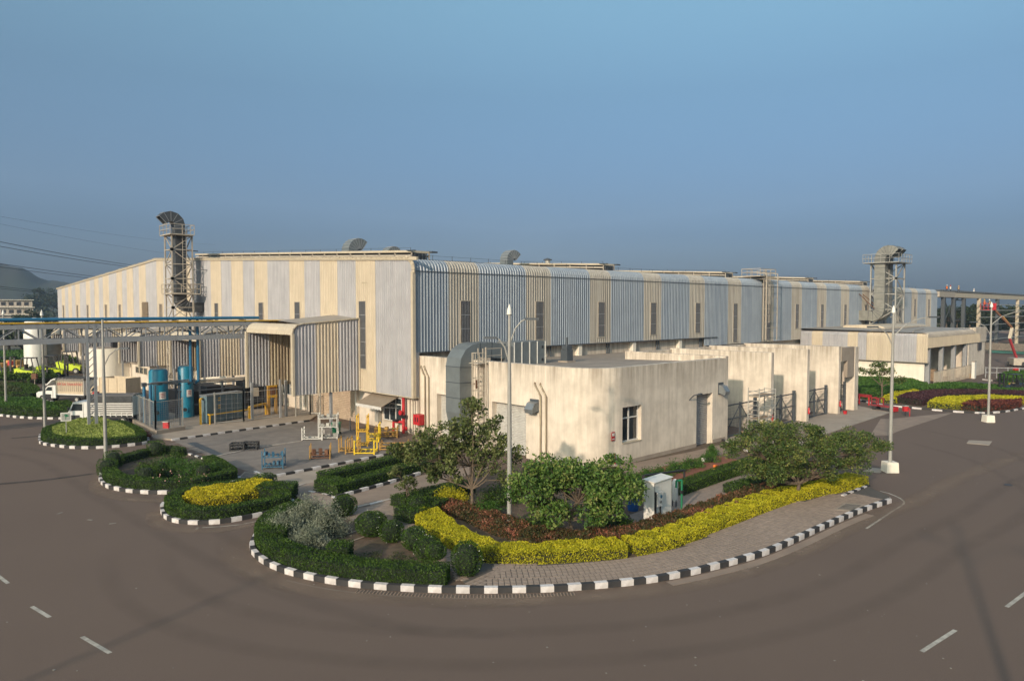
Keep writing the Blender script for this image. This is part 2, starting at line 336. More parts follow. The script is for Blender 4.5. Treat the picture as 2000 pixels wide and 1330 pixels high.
def stones(parent, path, L=0.5, w=0.16, h=0.15, inward=1, start=0, pat=('kerb_white', 'kerb_black'), name='kerb_stone', z0=0.0):
    """painted kerb stones, each an object of its own, laid end to end along a path"""
    seg = [(b - a).length for a, b in zip(path[:-1], path[1:])]; tot = sum(seg); n = max(1, round(tot / L)); L = tot / n
    def at(s):
        for a, b, l in zip(path[:-1], path[1:], seg):
            if s <= l: return a.lerp(b, s / l if l else 0)
            s -= l
        return path[-1].copy()
    off = Vector(parent.location)
    for i in range(n):
        a = at(i * L); b = at((i + 1) * L); d = b - a; key = (pat[(i + start) % len(pat)], round(w, 2), round(h, 2))
        if key not in _stone: _stone[key] = MB().cbox(0, 0, -0.05, 1, w, h + 0.05, bev=0.0).add([], []).mesh(name, key[0])
        nrm = Vector((-d.y, d.x, 0)).normalized() * inward
        c = (a + b) / 2 + nrm * (w / 2)
        link_obj(name, _stone[key], parent, (c.x - off.x, c.y - off.y, z0 + random.uniform(-0.010, 0.010) - off.z),
                 (0, random.uniform(-0.006, 0.006), math.atan2(d.y, d.x) + random.uniform(-0.02, 0.02)), (d.length - 0.015, random.uniform(.93, 1.04), random.uniform(.96, 1.03)))
def inpoly(x, y, poly):
    r = np.zeros(len(x), bool); n = len(poly); j = n - 1
    for i in range(n):
        xi, yi = poly[i][0], poly[i][1]; xj, yj = poly[j][0], poly[j][1]
        with np.errstate(divide='ignore', invalid='ignore'):
            c = ((yi > y) != (yj > y)) & (x < (xj - xi) * (y - yi) / (yj - yi + 1e-12) + xi)
        r ^= c; j = i
    return r
def vnoise(x, y, f, seed):
    g = np.random.default_rng(seed); o = np.zeros_like(x)
    for k in range(6):
        a = g.uniform(0, 6.28); ff = f * g.uniform(0.7, 1.6); o += np.sin((x * np.cos(a) + y * np.sin(a)) * ff + g.uniform(0, 6.28))
    return o / 6
def leaves_mesh(name, pts, nrm, size, m, aspect=0.5, spread=0.8, szvar=0.35, extra=None):
    """one mesh of folded leaf-sized faces at the given points"""
    N = len(pts); g = np.random.default_rng(N + 3)
    d = nrm * 0.35 + g.normal(size=(N, 3)) * spread; d /= np.linalg.norm(d, axis=1, keepdims=True) + 1e-9
    u = g.normal(size=(N, 3)); s = np.cross(d, u); s /= np.linalg.norm(s, axis=1, keepdims=True) + 1e-9; t = np.cross(d, s)
    L = size * (1 + g.uniform(-szvar, szvar, (N, 1))); Wd = L * aspect
    v = np.empty((N, 4, 3)); v[:, 0] = pts - d * L / 2; v[:, 2] = pts + d * L / 2
    v[:, 1] = pts + s * Wd / 2 + t * Wd * 0.22; v[:, 3] = pts - s * Wd / 2 + t * Wd * 0.22
    idx = np.arange(N)[:, None] * 4 + np.array([0, 1, 2, 0, 2, 3])[None]
    me = bpy.data.meshes.new(name); me.vertices.add(4 * N); me.vertices.foreach_set('co', v.reshape(-1))
    me.loops.add(6 * N); me.loops.foreach_set('vertex_index', idx.reshape(-1).astype(np.int32))
    me.polygons.add(2 * N); me.polygons.foreach_set('loop_start', np.arange(2 * N, dtype=np.int32) * 3)
    me.materials.append(MATS[m]); me.update(calc_edges=True); return me
def planting(name, label, cat, poly, h, leaf='leaf_hedge', dens=420, size=0.075, z0=0.1, bump=0.03, bf=3.0, core='hedge_core', clump=0.0, cf=6.0,
             group=None, kind=None, inset=0.05, aspect=0.5, parent=None, flowers=None, spread=0.8):
    """a clipped hedge or a bed: a solid dark inside wrapped in leaf-sized faces on top and sides"""
    P = np.array([(p[0], p[1]) for p in poly]); lo = P.min(0); hi = P.max(0); seed = int(abs(lo[0] * 97 + lo[1] * 31)) + 5; g = np.random.default_rng(seed)
    area = abs(sum(P[i - 1][0] * P[i][1] - P[i][0] * P[i - 1][1] for i in range(len(P)))) / 2
    n = int((hi - lo).prod() * dens); x = g.uniform(lo[0], hi[0], n); y = g.uniform(lo[1], hi[1], n); k = inpoly(x, y, poly); x, y = x[k], y[k]
    def H(x, y): return h * (1 + clump * vnoise(x, y, cf, seed)) + bump * vnoise(x, y, bf, seed + 1)
    z = z0 + H(x, y) + g.normal(0, size * 0.22, len(x)) - size * 0.1
    pts = [np.stack([x, y, z], 1)]; nr = [np.tile([0, 0, 1.0], (len(x), 1))]
    if clump: # leaves below the top, in the gaps
        q = g.random(len(x)) < 0.5; pts.append(np.stack([x[q] + g.normal(0, .05, q.sum()), y[q] + g.normal(0, .05, q.sum()), z[q] - g.uniform(0, h * 0.4, q.sum())], 1)); nr.append(np.tile([0, 0, 1.0], (q.sum(), 1)))
    A = sum(P[i - 1][0] * P[i][1] - P[i][0] * P[i - 1][1] for i in range(len(P)))
    for i in range(len(P)):
        a, b = P[i - 1], P[i]; L = np.hypot(*(b - a)); c = int(L * h * dens + g.random())
        if c < 1: continue
        t = g.random(c); zz = g.random(c); d = (b - a) / L; nn = np.array([d[1], -d[0]]) * (1 if A > 0 else -1)
        off = g.normal(0, size * 0.22, c) + (clump * 0.12 * vnoise(a[0] + d[0] * L * t, a[1] + d[1] * L * t + zz * 2, cf, seed) if clump else 0)
        X = a[0] + (b[0] - a[0]) * t + nn[0] * off; Y = a[1] + (b[1] - a[1]) * t + nn[1] * off
        pts.append(np.stack([X, Y, z0 + zz * H(X, Y)], 1)); nr.append(np.tile([nn[0], nn[1], 0.2], (c, 1)))
    pts = np.concatenate(pts); nr = np.concatenate(nr)
    me = leaves_mesh(name, pts, nr, size, leaf, aspect, spread)
    o = bpy.data.objects.new(name, me); COL.objects.link(o)
    if parent: o.parent = parent
    else: tag(o, label, cat, group, kind)
    c = P.mean(0); ins = [(p[0] + (c[0] - p[0]) * 0.0, p[1] + (c[1] - p[1]) * 0.0) for p in P]
    # inside mass, kept a little below the leaf skin
    n_ = len(P); inner = []
    for i in range(n_):
        a, b, d = P[i - 1], P[i], P[(i + 1) % n_]; e = d - a; L = np.hypot(*e) + 1e-9; nn = np.array([-e[1], e[0]]) / L * (1 if A > 0 else -1); inner.append((b[0] + nn[0] * inset, b[1] + nn[1] * inset))
    MB().prism(inner, z0 - 0.05, z0 + h * (0.9 - clump * 0.75) - bump).build('dark_core', core, o)  # solid dark core under the leaves
    if flowers:
        fm, fn, fs = flowers; q = g.choice(len(pts), min(fn, len(pts)), replace=False)
        fo = link_obj('flowers', leaves_mesh('flowers', pts[q] + nr[q] * 0.03, nr[q], fs, fm, 0.9, 0.5), o)
    return o
def ball(name, label, cat, c, r, h, leaf='leaf_hedge', dens=450, size=0.07, group=None, flowers=None, sq=2.6, lump=0.04, kind=None):
    """a clipped, rounded shrub"""
    n = int(4 * math.pi * r * r * dens * 0.9); g = np.random.default_rng(int(c[0] * 50 + c[1] * 7) + 11)
    d = g.normal(size=(n, 3)); d /= np.linalg.norm(d, axis=1, keepdims=True)
    k = (np.abs(d) ** sq).sum(1) ** (-1 / sq); rad = k * (1 + lump * np.sin(d[:, 0] * 7 + c[0]) * np.sin(d[:, 1] * 6 + 1) + g.normal(0, 0.03, n))
    p = d * rad[:, None] * np.array([r, r, h / 2]) + np.array([c[0], c[1], c[2] + h / 2])
    o = bpy.data.objects.new(name, leaves_mesh(name, p, d, size, leaf)); COL.objects.link(o); tag(o, label, cat, group, kind)
    mb = MB(); prof = [(r * 0.84 * math.sin(t) ** (0.6) + 0.01, c[2] + h / 2 - h * 0.42 * math.cos(t)) for t in [i * math.pi / 8 for i in range(9)]]
    mb.lathe(c[0], c[1], prof, 12).build('dark_core', 'hedge_core', o)  # solid dark core of the shrub
    if flowers:
        q = g.choice(n, flowers[1], replace=False); link_obj('flowers', leaves_mesh('flowers', p[q] * 1.0 + d[q] * 0.04, d[q], flowers[2], flowers[0], 0.9, 0.5), o)
    return o
def tree(label, base, H, crown, leaf, nclump=60, per=90, size=0.19, trunk_h=1.1, tr=0.10, cr=0.62, group=None, name='tree', seed=1, lean=(0, 0), aspect=0.5, flat=0.6, lowbias=0.0, bare=0.0, wsp=0.85):
    """crown = list of (dx, dy, z, rx, ry, rz) lobes around the base"""
    g = np.random.default_rng(seed); base = Vector(base)
    t = thing(name, label, 'tree', base, 0, group)
    top = Vector((lean[0], lean[1], trunk_h)); mb = MB()
    mid = top * 0.5 + Vector((g.normal(0, .05), g.normal(0, .05), 0)); mb.tube((0, 0, -0.05), mid, tr * 1.25, tr, 9).tube(mid, top, tr, tr * 0.85, 9); mb.build('trunk', 'bark', t, True)
    wts = np.array([c[3] * c[4] * c[5] for c in crown]) ** 0.7; wts /= wts.sum(); lm = MB(); pts = []; nr = []
    hubs = []
    for c in crown:
        e = Vector((c[0] * .7, c[1] * .7, c[2] - c[5] * 0.35)); m2 = top.lerp(e, 0.5) + Vector((g.normal(0, .1), g.normal(0, .1), -0.05))
        lm.tube(top, m2, tr * 0.6, tr * 0.42, 6).tube(m2, e, tr * 0.42, tr * 0.28, 6); hubs.append(e)
    for i in range(nclump):
        k = g.choice(len(crown), p=wts); c = crown[k]; d = g.normal(size=3); d /= np.linalg.norm(d)
        if d[2] < -0.35: d[2] *= -0.6
        rr = g.uniform(0.45, 1.0) ** 0.5
        p = np.array([c[0] + d[0] * c[3] * rr, c[1] + d[1] * c[4] * rr, c[2] + d[2] * c[5] * rr])
        P3 = Vector(p); h = hubs[k]; m2 = h.lerp(P3, 0.55) + Vector((g.normal(0, .12), g.normal(0, .12), g.normal(0, .08)))
        lm.tube(h, m2, tr * 0.22, tr * 0.15, 5, False).tube(m2, P3, tr * 0.15, tr * 0.06, 4, False)
        n = int(per * g.uniform(0.6, 1.4)); s = cr * g.uniform(0.7, 1.25)
        q = g.normal(size=(n, 3)); q /= np.linalg.norm(q, axis=1, keepdims=True); rad = g.uniform(0.25, 1, (n, 1)) ** 0.6
        loc = p + q * rad * np.array([s, s, s * flat]); pts.append(loc); nn = q * 0.4 + np.array([0, 0, 0.3]); nr.append(nn)
        for j in range(5):
            e = P3 + Vector(q[j] * np.array([s, s, s * flat]) * 0.9); lm.tube(P3, e, tr * 0.06, tr * 0.03, 3, False)
    lm.build('limbs', 'bark', t, True)
    pts = np.concatenate(pts); nr = np.concatenate(nr); ok = pts[:, 2] > 0.25; pts, nr = pts[ok], nr[ok]
    link_obj('crown', leaves_mesh('crown', pts, nr, size, leaf, aspect, wsp), t); return t
# ================================================================ GROUND
g_ = MB()
_n = 40; _rad = [0, 60, 150, 300, 500, 800, 1200, 1800, 2600, 3400]
g_v = [(60, 60, -0.06)]; g_f = []
for k, rr in enumerate(_rad[1:]):
    for i in range(_n):
        a = 2 * math.pi * i / _n; g_v.append((60 + rr * math.cos(a), 60 + rr * math.sin(a), -0.06))
for i in range(_n): g_f.append((0, 1 + i, 1 + (i + 1) % _n))
for k in range(len(_rad) - 2):
    for i in range(_n): g_f.append((1 + k * _n + i, 1 + (k + 1) * _n + i, 1 + (k + 1) * _n + (i + 1) % _n, 1 + k * _n + (i + 1) % _n))
tag(g_.add(g_v, g_f).build('ground', 'land'), kind='structure')
road = tag(MB().add([(-70, -60, 0), (215, -60, 0), (215, 30, 0), (200, 44, 0), (176, 60, 0), (176, 176, 0), (60, 200, 0), (-70, 200, 0)], [tuple(range(8))]).build('road', 'asphalt'), kind='structure')
# brown construction land beyond the right-hand end, and a dry slope
tag(MB().add([(150, 60, -0.02), (700, 20, -0.02), (700, 260, -0.02), (150, 200, -0.02)], [(0, 1, 2, 3)]).build('bare_earth', 'dry_hillside'), kind='structure')
def terrain(name, mname, p0, p1, depth, hs, n=60, seed=1, mk=0.08):
    """a ridge running from p0 to p1 with heights hs, rising away from the viewer"""
    g = np.random.default_rng(seed); P0 = Vector(p0); P1 = Vector(p1); d = (P1 - P0); dn = d.normalized(); away = Vector((-dn.y, dn.x, 0))
    if away.dot(Vector((1, 1, 0))) < 0: away = -away
    mb = MB(); rows = 14; vs = []
    for j in range(rows):
        v = j / (rows - 1); prof = math.sin(min(1, v / 0.6) * math.pi / 2) if v < 0.6 else math.cos((v - 0.6) / 0.4 * math.pi / 2)
        for i in range(n + 1):
            u = i / n; x = u * (len(hs) - 1); k = min(int(x), len(hs) - 2); f = x - k; f = f * f * (3 - 2 * f); h = hs[k] * (1 - f) + hs[k + 1] * f
            p = P0 + d * u + away * (v * depth); nz = math.sin(p.x * .013 + seed) * math.sin(p.y * .017) * mk + g.normal(0, mk * 0.15)
            vs.append((p.x, p.y, -1 + h * prof * (1 + nz)))
    fs = [(j * (n + 1) + i, j * (n + 1) + i + 1, (j + 1) * (n + 1) + i + 1, (j + 1) * (n + 1) + i) for j in range(rows - 1) for i in range(n)]
    return tag(mb.add(vs, fs).build(name, mname, smooth=True), kind='structure')
_a = far(-260, 600, 1000); _b = far(330, 600, 1000)
terrain('hills', 'hill_green', (_a.x, _a.y, 0), (_b.x, _b.y, 0), 300, [100, 92, 84, 70, 50, 44, 28, 8], seed=3)
_a = far(-700, 600, 2300); _b = far(400, 600, 2300)
terrain('hills', 'hill_green', (_a.x, _a.y, 0), (_b.x, _b.y, 0), 600, [130, 190, 210, 130, 80, 50, 20], seed=8)
_a = far(1750, 600, 420); _b = far(2500, 600, 420)
terrain('slope', 'dry_hillside', (_a.x, _a.y, 0), (_b.x, _b.y, 0), 260, [3, 7, 8, 8, 9, 8, 8, 7], seed=5, mk=0.2)

# ---- raised islands with painted kerbs (each stone its own object) --------------------------------
def island(name, px, top='soil_brown', front=None, closed_kerb=True, L=0.5, h=0.2, z=0.10, start=0, pat=('kerb_white', 'kerb_black')):
    P = smooth_path(GP(px), 0.7, True); A = sum(P[i - 1].x * P[i].y - P[i].x * P[i - 1].y for i in range(len(P)))
    o = tag(MB().prism([(p.x, p.y) for p in offset(P, 0.1 if A > 0 else -0.1, True)], -0.03, z).build(name, top), kind='structure')
    if closed_kerb: stones(o, P + [P[0]], L, inward=1 if A > 0 else -1, h=h, start=start, pat=pat)
    return o, P
# main corner plot: outer kerb
K_MAIN = [(487, 1068), (489, 1080), (500, 1092), (520, 1106), (560, 1122), (610, 1134), (660, 1143), (720, 1150), (790, 1155), (860, 1158), (940, 1159), (1000, 1158), (1060, 1157), (1130, 1153), (1200, 1147), (1270, 1139), (1330, 1128), (1380, 1117), (1430, 1104), (1480, 1090), (1520, 1075), (1560, 1057), (1600, 1038), (1640, 1020), (1680, 1003), (1720, 989), (1742, 982)]
kmain = smooth_path(GP(K_MAIN), 0.5)
back = [(1737, 972), (1718, 962), (1700, 955), (1694, 935), (1640, 905), (1560, 880), (1470, 872), (1410, 862), (1200, 912), (1060, 912), (950, 905), (860, 905), (780, 935), (700, 985), (655, 962), (600, 990), (540, 1010), (505, 1030), (490, 1050)]
plot_poly = offset(kmain, 0.12) + GP(back)
plot = tag(MB().prism([(p.x, p.y) for p in plot_poly], -0.03, 0.10).build('planting_soil', 'soil_brown'), kind='structure')
stones(plot, kmain, 0.5, w=.2, inward=1, h=0.22)
_tip = smooth_path(GP([(1742, 982), (1738, 972), (1720, 962), (1700, 956)]), 0.4)
stones(plot, _tip, 0.45, inward=1, h=0.07, pat=('kerb_plain',), name='edge_stone')
_in = smooth_path(GP([(1648, 974), (1670, 965), (1700, 953)]), 0.4)
stones(plot, _in, 0.45, inward=1, h=0.2)
_lf = smooth_path(GP([(487, 1068), (492, 1052), (508, 1032), (545, 1012), (600, 992)]), 0.5)
stones(plot, _lf, 0.5, inward=-1, h=0.13)
# gutter and worn lines along the main kerb
gut = MB(); strip_sheet(gut, smooth_path(GP([(1300, 1136), (1380, 1119), (1480, 1092), (1560, 1060), (1640, 1023), (1690, 1003)]), 0.5), -0.42, -0.02, 0.0, 0.012)
tag(gut.build('gutter', 'concrete_brown'), kind='structure')
gr_ = MB(); _gp = smooth_path(GP([(700, 1151), (860, 1160), (1000, 1160), (1120, 1156)]), 0.12)
for i in range(0, len(_gp) - 1, 1):
    p = _gp[i]; q = offset(_gp, -0.28)[i] if i % 40 == 0 else None
_o1 = offset(_gp, -0.04); _o2 = offset(_gp, -0.30)
strip_sheet(gr_.mi(0), _gp, -0.32, -0.02, 0.0, 0.006)
gr_.mi(1)
for a, b in zip(_o1[::1], _o2[::1]): gr_.bar((a.x, a.y, 0.012), (b.x, b.y, 0.012), 0.035, 0.02)
tag(gr_.build('drain_grating', ['paver_joint', 'concrete_brown']), kind='structure')
def paint(name, path, w, m='road_paint', z=0.004):
    mb = MB(); L = offset(path, w / 2); Q = offset(path, -w / 2)
    vs = [(p.x, p.y, z) for p in L] + [(p.x, p.y, z) for p in Q]; n = len(L)
    return tag(mb.add(vs, [(i, n + i, n + i + 1, i + 1) for i in range(n - 1)]).build(name, m), kind='structure')
paint('edge_line', smooth_path(GP([(560, 1133), (640, 1150), (760, 1163), (900, 1168), (1010, 1168)]), 0.6), 0.08, 'faded_paint')
paint('edge_line', smooth_path(GP([(1702, 956), (1735, 963), (1766, 980), (1740, 1000), (1692, 1032)]), 0.5), 0.10, 'road_paint')
paint('edge_line', smooth_path(GP([(1450, 1115), (1530, 1084), (1610, 1048), (1690, 1008)]), 0.6), 0.07, 'faded_paint')
paint('edge_line', smooth_path(GP([(395, 1030), (470, 1024), (575, 1000)]), 0.6), 0.07, 'road_paint')
for a, b in (((-40, 1096), (16, 1139)), ((62, 1184), (97, 1205)), ((160, 1243), (215, 1275)), ((1966, 1185), (2010, 1152)), ((1866, 1230), (1800, 1272)), ((2060, 1120), (2110, 1085)), ((1690, 1330), (1600, 1380))):
    paint('lane_dash', GP([a, b]), 0.13)
# ---- wear on the road: soft-edged bands of tyre polish, dust along the kerb, old seams and specks
def wear_mat(name, col, amt, sc=(1.2, 1.2, 1)):
    m = bpy.data.materials.new(name); m.use_nodes = True; n = m.node_tree.nodes; l = m.node_tree.links; b = n['Principled BSDF']; b.inputs['Base Color'].default_value = (*col, 1); b.inputs['Roughness'].default_value = 0.9
    uv = n.new('ShaderNodeUVMap'); sp = n.new('ShaderNodeSeparateXYZ'); l.new(uv.outputs[0], sp.inputs[0])
    def M2(op, a, b_):
        k = n.new('ShaderNodeMath'); k.operation = op
        for i, v in enumerate((a, b_)):
            if hasattr(v, 'node'): l.new(v, k.inputs[i])
            else: k.inputs[i].default_value = v
        return k.outputs[0]
    v = sp.outputs[1]; tri = M2('MULTIPLY', M2('MULTIPLY', v, M2('SUBTRACT', 1.0, v)), 4.0); u = sp.outputs[0]; ends = M2('MINIMUM', M2('MULTIPLY', M2('MULTIPLY', u, M2('SUBTRACT', 1.0, u)), 14.0), 1.0)
    tc = n.new('ShaderNodeTexCoord'); no = n.new('ShaderNodeTexNoise'); no.inputs['Scale'].default_value = 0.9; no.inputs['Detail'].default_value = 6; l.new(tc.outputs['Object'], no.inputs['Vector'])
    mr_ = n.new('ShaderNodeMapRange'); l.new(no.outputs['Fac'], mr_.inputs[0]); mr_.inputs[1].default_value = .35; mr_.inputs[2].default_value = .65; mr_.inputs[3].default_value = .5; mr_.inputs[4].default_value = 1
    fac = M2('MULTIPLY', M2('MULTIPLY', tri, ends), M2('MULTIPLY', mr_.outputs[0], amt)); tr = n.new('ShaderNodeBsdfTransparent'); mx = n.new('ShaderNodeMixShader')
    l.new(fac, mx.inputs[0]); l.new(tr.outputs[0], mx.inputs[1]); l.new(b.outputs[0], mx.inputs[2]); l.new(mx.outputs[0], n['Material Output'].inputs[0]); MATS[name] = m
wear_mat('tyre_polish', (0.10, 0.078, 0.062), 0.14); wear_mat('kerb_dust', (0.24, 0.17, 0.12), 0.65); wear_mat('old_seam', (0.05, 0.043, 0.04), 0.8)
_wz = [0.006]
def wear(path, a, b, m):
    L = offset(path, a); Q = offset(path, b); n = len(L); _wz[0] += 0.0012; z = _wz[0]
    me = bpy.data.meshes.new('road_wear'); me.from_pydata([(p.x, p.y, z) for p in L] + [(p.x, p.y, z) for p in Q], [], [(i, i + 1, n + i + 1, n + i) for i in range(n - 1)])
    uvl = me.uv_layers.new(name='UVMap'); d = [0] * len(me.loops)
    for li, lp in enumerate(me.loops):
        vi = lp.vertex_index; uvl.data[li].uv = ((vi % n) / (n - 1), 0.0 if vi < n else 1.0)
    me.materials.append(MATS[m]); o = bpy.data.objects.new('road_wear', me); COL.objects.link(o); tag(o, kind='structure'); return o
_kw = smooth_path(GP([(470, 1040), (500, 1092), (610, 1134), (790, 1155), (1000, 1158), (1270, 1139), (1480, 1090), (1640, 1020), (1760, 975), (1850, 930), (1990, 880)]), 0.8)
wear(_kw, -1.3, 0.1, 'kerb_dust')
for a in (-2.6, -4.6): wear(_kw, a, a - .9, 'tyre_polish')
_lw = smooth_path(GP([(-60, 880), (60, 905), (150, 960), (280, 1040), (420, 1120), (600, 1190), (800, 1240), (1050, 1255)]), 1)
for a in (0, 1.9): wear(_lw, a, a + .9, 'tyre_polish')
wear(smooth_path(GP([(196, 935), (210, 962), (290, 975), (400, 970), (470, 950)]), .6), -.7, 0.2, 'kerb_dust'); wear(smooth_path(GP([(310, 995), (330, 1027), (430, 1032), (520, 1014), (580, 998)]), .6), -.7, .2, 'kerb_dust')
wear(smooth_path(GP([(-20, 948), (90, 938), (190, 925)]), .8), -.15, .4, 'old_seam'); wear(smooth_path(GP([(20, 857), (80, 852)]), .8), -.1, .4, 'old_seam')
wear(smooth_path(GP([(1760, 862), (1900, 905), (2050, 1000)]), .8), 0, .7, 'tyre_polish'); wear(smooth_path(GP([(1790, 838), (1950, 880), (2080, 960)]), .8), 0, .7, 'tyre_polish')
mb = MB(); g = np.random.default_rng(31)
for k in range(70):
    p = G(g.uniform(-20, 2020), 880 + 440 * g.uniform(0, 1) ** .8); s = g.uniform(.02, .055); mb.cbox(p.x, p.y, 0.001, s, s * g.uniform(.5, 1.5), .012, a=g.uniform(0, 3))
for q in ((117, 1002), (176, 1015), (220, 1022), (385, 1032), (1205, 1108), (1350, 1100)): p = G(*q); mb.cbox(p.x, p.y, .001, .28, .12, .01, a=g.uniform(0, 3))
tag(mb.build('road_litter', 'faded_paint'), kind='stuff')
# ---- pavers on the corner pavement -----------------------------------------------------------------
YB = [(800, 1020), (835, 1052), (885, 1084), (930, 1102), (985, 1108), (1060, 1108), (1130, 1104), (1200, 1099), (1250, 1093), (1290, 1084), (1340, 1070), (1400, 1045), (1480, 1012), (1560, 985), (1640, 967), (1698, 952)]
yb = smooth_path(GP(YB), 0.5)
seg_a = smooth_path(GP([(905, 1150), (940, 1159), (1000, 1158), (1060, 1157), (1130, 1153), (1200, 1147), (1270, 1139), (1330, 1128), (1380, 1117), (1430, 1104), (1480, 1090), (1520, 1075), (1560, 1057), (1600, 1038), (1640, 1020), (1680, 1003), (1720, 989), (1742, 982)]), 0.5)
pav_poly = offset(seg_a, 0.16) + GP([(1737, 973), (1700, 957)]) + [p for p in yb[::-1]][0:len(yb)] + GP([(760, 1010), (700, 1012), (690, 1022), (760, 1046), (830, 1085), (880, 1120)])
pavement = tag(MB().prism([(p.x, p.y) for p in pav_poly], 0.02, 0.125).build('pavement', 'paver_joint'), kind='structure')
pp = np.array([(p.x, p.y) for p in pav_poly]); cand = []
arc = offset(seg_a, 0.16); acc = 0
rows = 26; PW, PL = 0.20, 0.30
for r_ in range(rows):
    line = offset(arc, 0.03 + PL * (r_ + .5)); tot = [0]
    for a, b in zip(line[:-1], line[1:]): tot.append(tot[-1] + (b - a).length)
    s = 0.0
    k = 0
    while s < tot[-1] - PW:
        while k < len(tot) - 2 and tot[k + 1] < s: k += 1
        a, b = line[k], line[k + 1]; f = (s - tot[k]) / max(1e-6, tot[k + 1] - tot[k]); p = a.lerp(b, f); d = (b - a)
        cand.append((p.x, p.y, math.atan2(d.y, d.x))); s += PW + 0.012
extra = []
for i in range(70):
    for j in range(70):
        x = 8 + i * 0.312 + (j % 2) * 0.15; y = 12 + j * 0.212; extra.append((x, y, 0.0))
ex = np.array(extra); lo_arc = seg_a[0]
side = GP([(690, 1022), (700, 1012), (760, 1010), (800, 1020), (835, 1052), (885, 1084), (930, 1102), (905, 1150), (880, 1120), (830, 1085), (760, 1046)]); keep2 = inpoly(ex[:, 0], ex[:, 1], side)
ca = np.array(cand); keep = inpoly(ca[:, 0], ca[:, 1], pp) & ~inpoly(ca[:, 0], ca[:, 1], side)
allp = [(c[0], c[1], c[2], PW, PL) for c in ca[keep]] + [(c[0], c[1], c[2], 0.30, 0.20) for c in ex[keep2]]
allp.sort(key=lambda c: math.hypot(c[0], c[1]) + 0.6 * abs(math.atan2(c[1], c[0]) - AZ) * 6)
pm = {}
for w_, l_ in ((PW, PL), (0.30, 0.20)):
    pm[(w_, l_)] = MB().cbox(0, 0, -0.05, w_ - 0.012, l_ - 0.014, 0.06, bev=0.004).mesh('paver', 'paver')
for c in allp[:300]:
    link_obj('paver', pm[(c[3], c[4])], pavement, (c[0], c[1], 0.128 + random.uniform(-0.003, 0.004)), (random.uniform(-.01, .01), random.uniform(-.01, .01), c[2]))
mb = MB()
for c in allp[300:]: mb.cbox(c[0], c[1], 0.08, c[3] - 0.014, c[4] - 0.016, 0.058 + random.uniform(-0.003, 0.004), a=c[2])
tag(mb.build('paver', 'paver', pavement), kind='stuff')
cover = lambda pts, z, fr, inn, nm='manhole_cover', par=None: None
def cover(px, z, label, grate='dark_steel', inset=0.12):
    P = GP(px, 0); c = sum(P, Vector()) / 4; t = thing('manhole_cover', label, 'manhole cover', (c.x, c.y, z))
    MB().prism([(p.x, p.y) for p in P], z, z + 0.02).build('frame', 'concrete', t, world=True)
    q = [p.lerp(c, inset * 2) for p in P]; MB().prism([(p.x, p.y) for p in q], z + 0.004, z + 0.03).build('lid', grate, t, world=True)
    return t
cover([(1628, 1001), (1668, 1004), (1690, 991), (1650, 988)], 0.14, 'square grey manhole cover in the brick pavement near the right kerb', 'stone_grey')
cover([(643, 1060), (665, 1071), (723, 1050), (700, 1040)], 0.12, 'concrete framed soil pit in the garden beside the silver shrubs', 'soil_brown', 0.09)
cover([(466, 933), (492, 936), (503, 926), (478, 921)], 0.004, 'square grey pit cover set in the yard left of the blue rack', 'stone_grey')
cover([(1888, 866), (1932, 870), (1938, 862), (1892, 860)], 0.004, 'pale rectangular cover plate in the road near the right lamp post', 'concrete')
cover([(1685, 921), (1718, 924), (1728, 916), (1698, 913)], 0.004, 'pale stone cover in the road beside the lamp post foot', 'concrete')
_p = G(1969, 947); t = thing('manhole_cover', 'small round black manhole lid in the road at the right edge', 'manhole cover', (_p.x, _p.y, 0)); MB().lathe(0, 0, [(0.22, 0.0), (0.2, 0.02)], 14).build('lid', 'black', t)
# ---- other islands -----------------------------------------------------------------------------------
isl_rose, P_rose = island('traffic_island', [(193, 932), (196, 945), (212, 955), (250, 962), (290, 965), (330, 965), (380, 962), (430, 952), (470, 941), (462, 930), (425, 908), (352, 886), (300, 888), (240, 902), (205, 914)])
isl_gold, P_gold = island('traffic_island', [(313, 992), (316, 1008), (332, 1019), (375, 1025), (430, 1023), (480, 1015), (530, 1004), (577, 992), (562, 968), (540, 955), (500, 950), (440, 958), (380, 965), (330, 978)])
isl_grass, P_grass = island('traffic_island', [(75, 858), (77, 867), (100, 872), (150, 877), (200, 876), (250, 872), (290, 866), (284, 852), (250, 836), (205, 824), (150, 827), (105, 840), (80, 849)])
isl_far, P_far = island('traffic_island', [(-90, 800), (-50, 810), (0, 813), (40, 817), (90, 819), (150, 817), (153, 806), (130, 793), (90, 784), (40, 784), (-30, 788)])
isl_back, P_back = island('traffic_island', [(-70, 782), (0, 785), (40, 785), (75, 782), (80, 770), (60, 762), (0, 758), (-60, 765)])
K_R = [(1660, 778), (1690, 786), (1725, 793), (1760, 796), (1800, 800), (1835, 803), (1870, 806), (1920, 808), (1960, 806), (1995, 800), (2060, 790), (2140, 770)]
kr = smooth_path(GP(K_R), 0.8)
plR = tag(MB().prism([(p.x, p.y) for p in offset(kr, 0.12) + GP([(2100, 752), (2000, 752), (1900, 752), (1840, 748), (1790, 745), (1660, 742)])], -0.03, 0.10).build('planting_soil', 'soil_brown'), kind='structure')
stones(plR, kr, 0.9, inward=1, h=0.16)
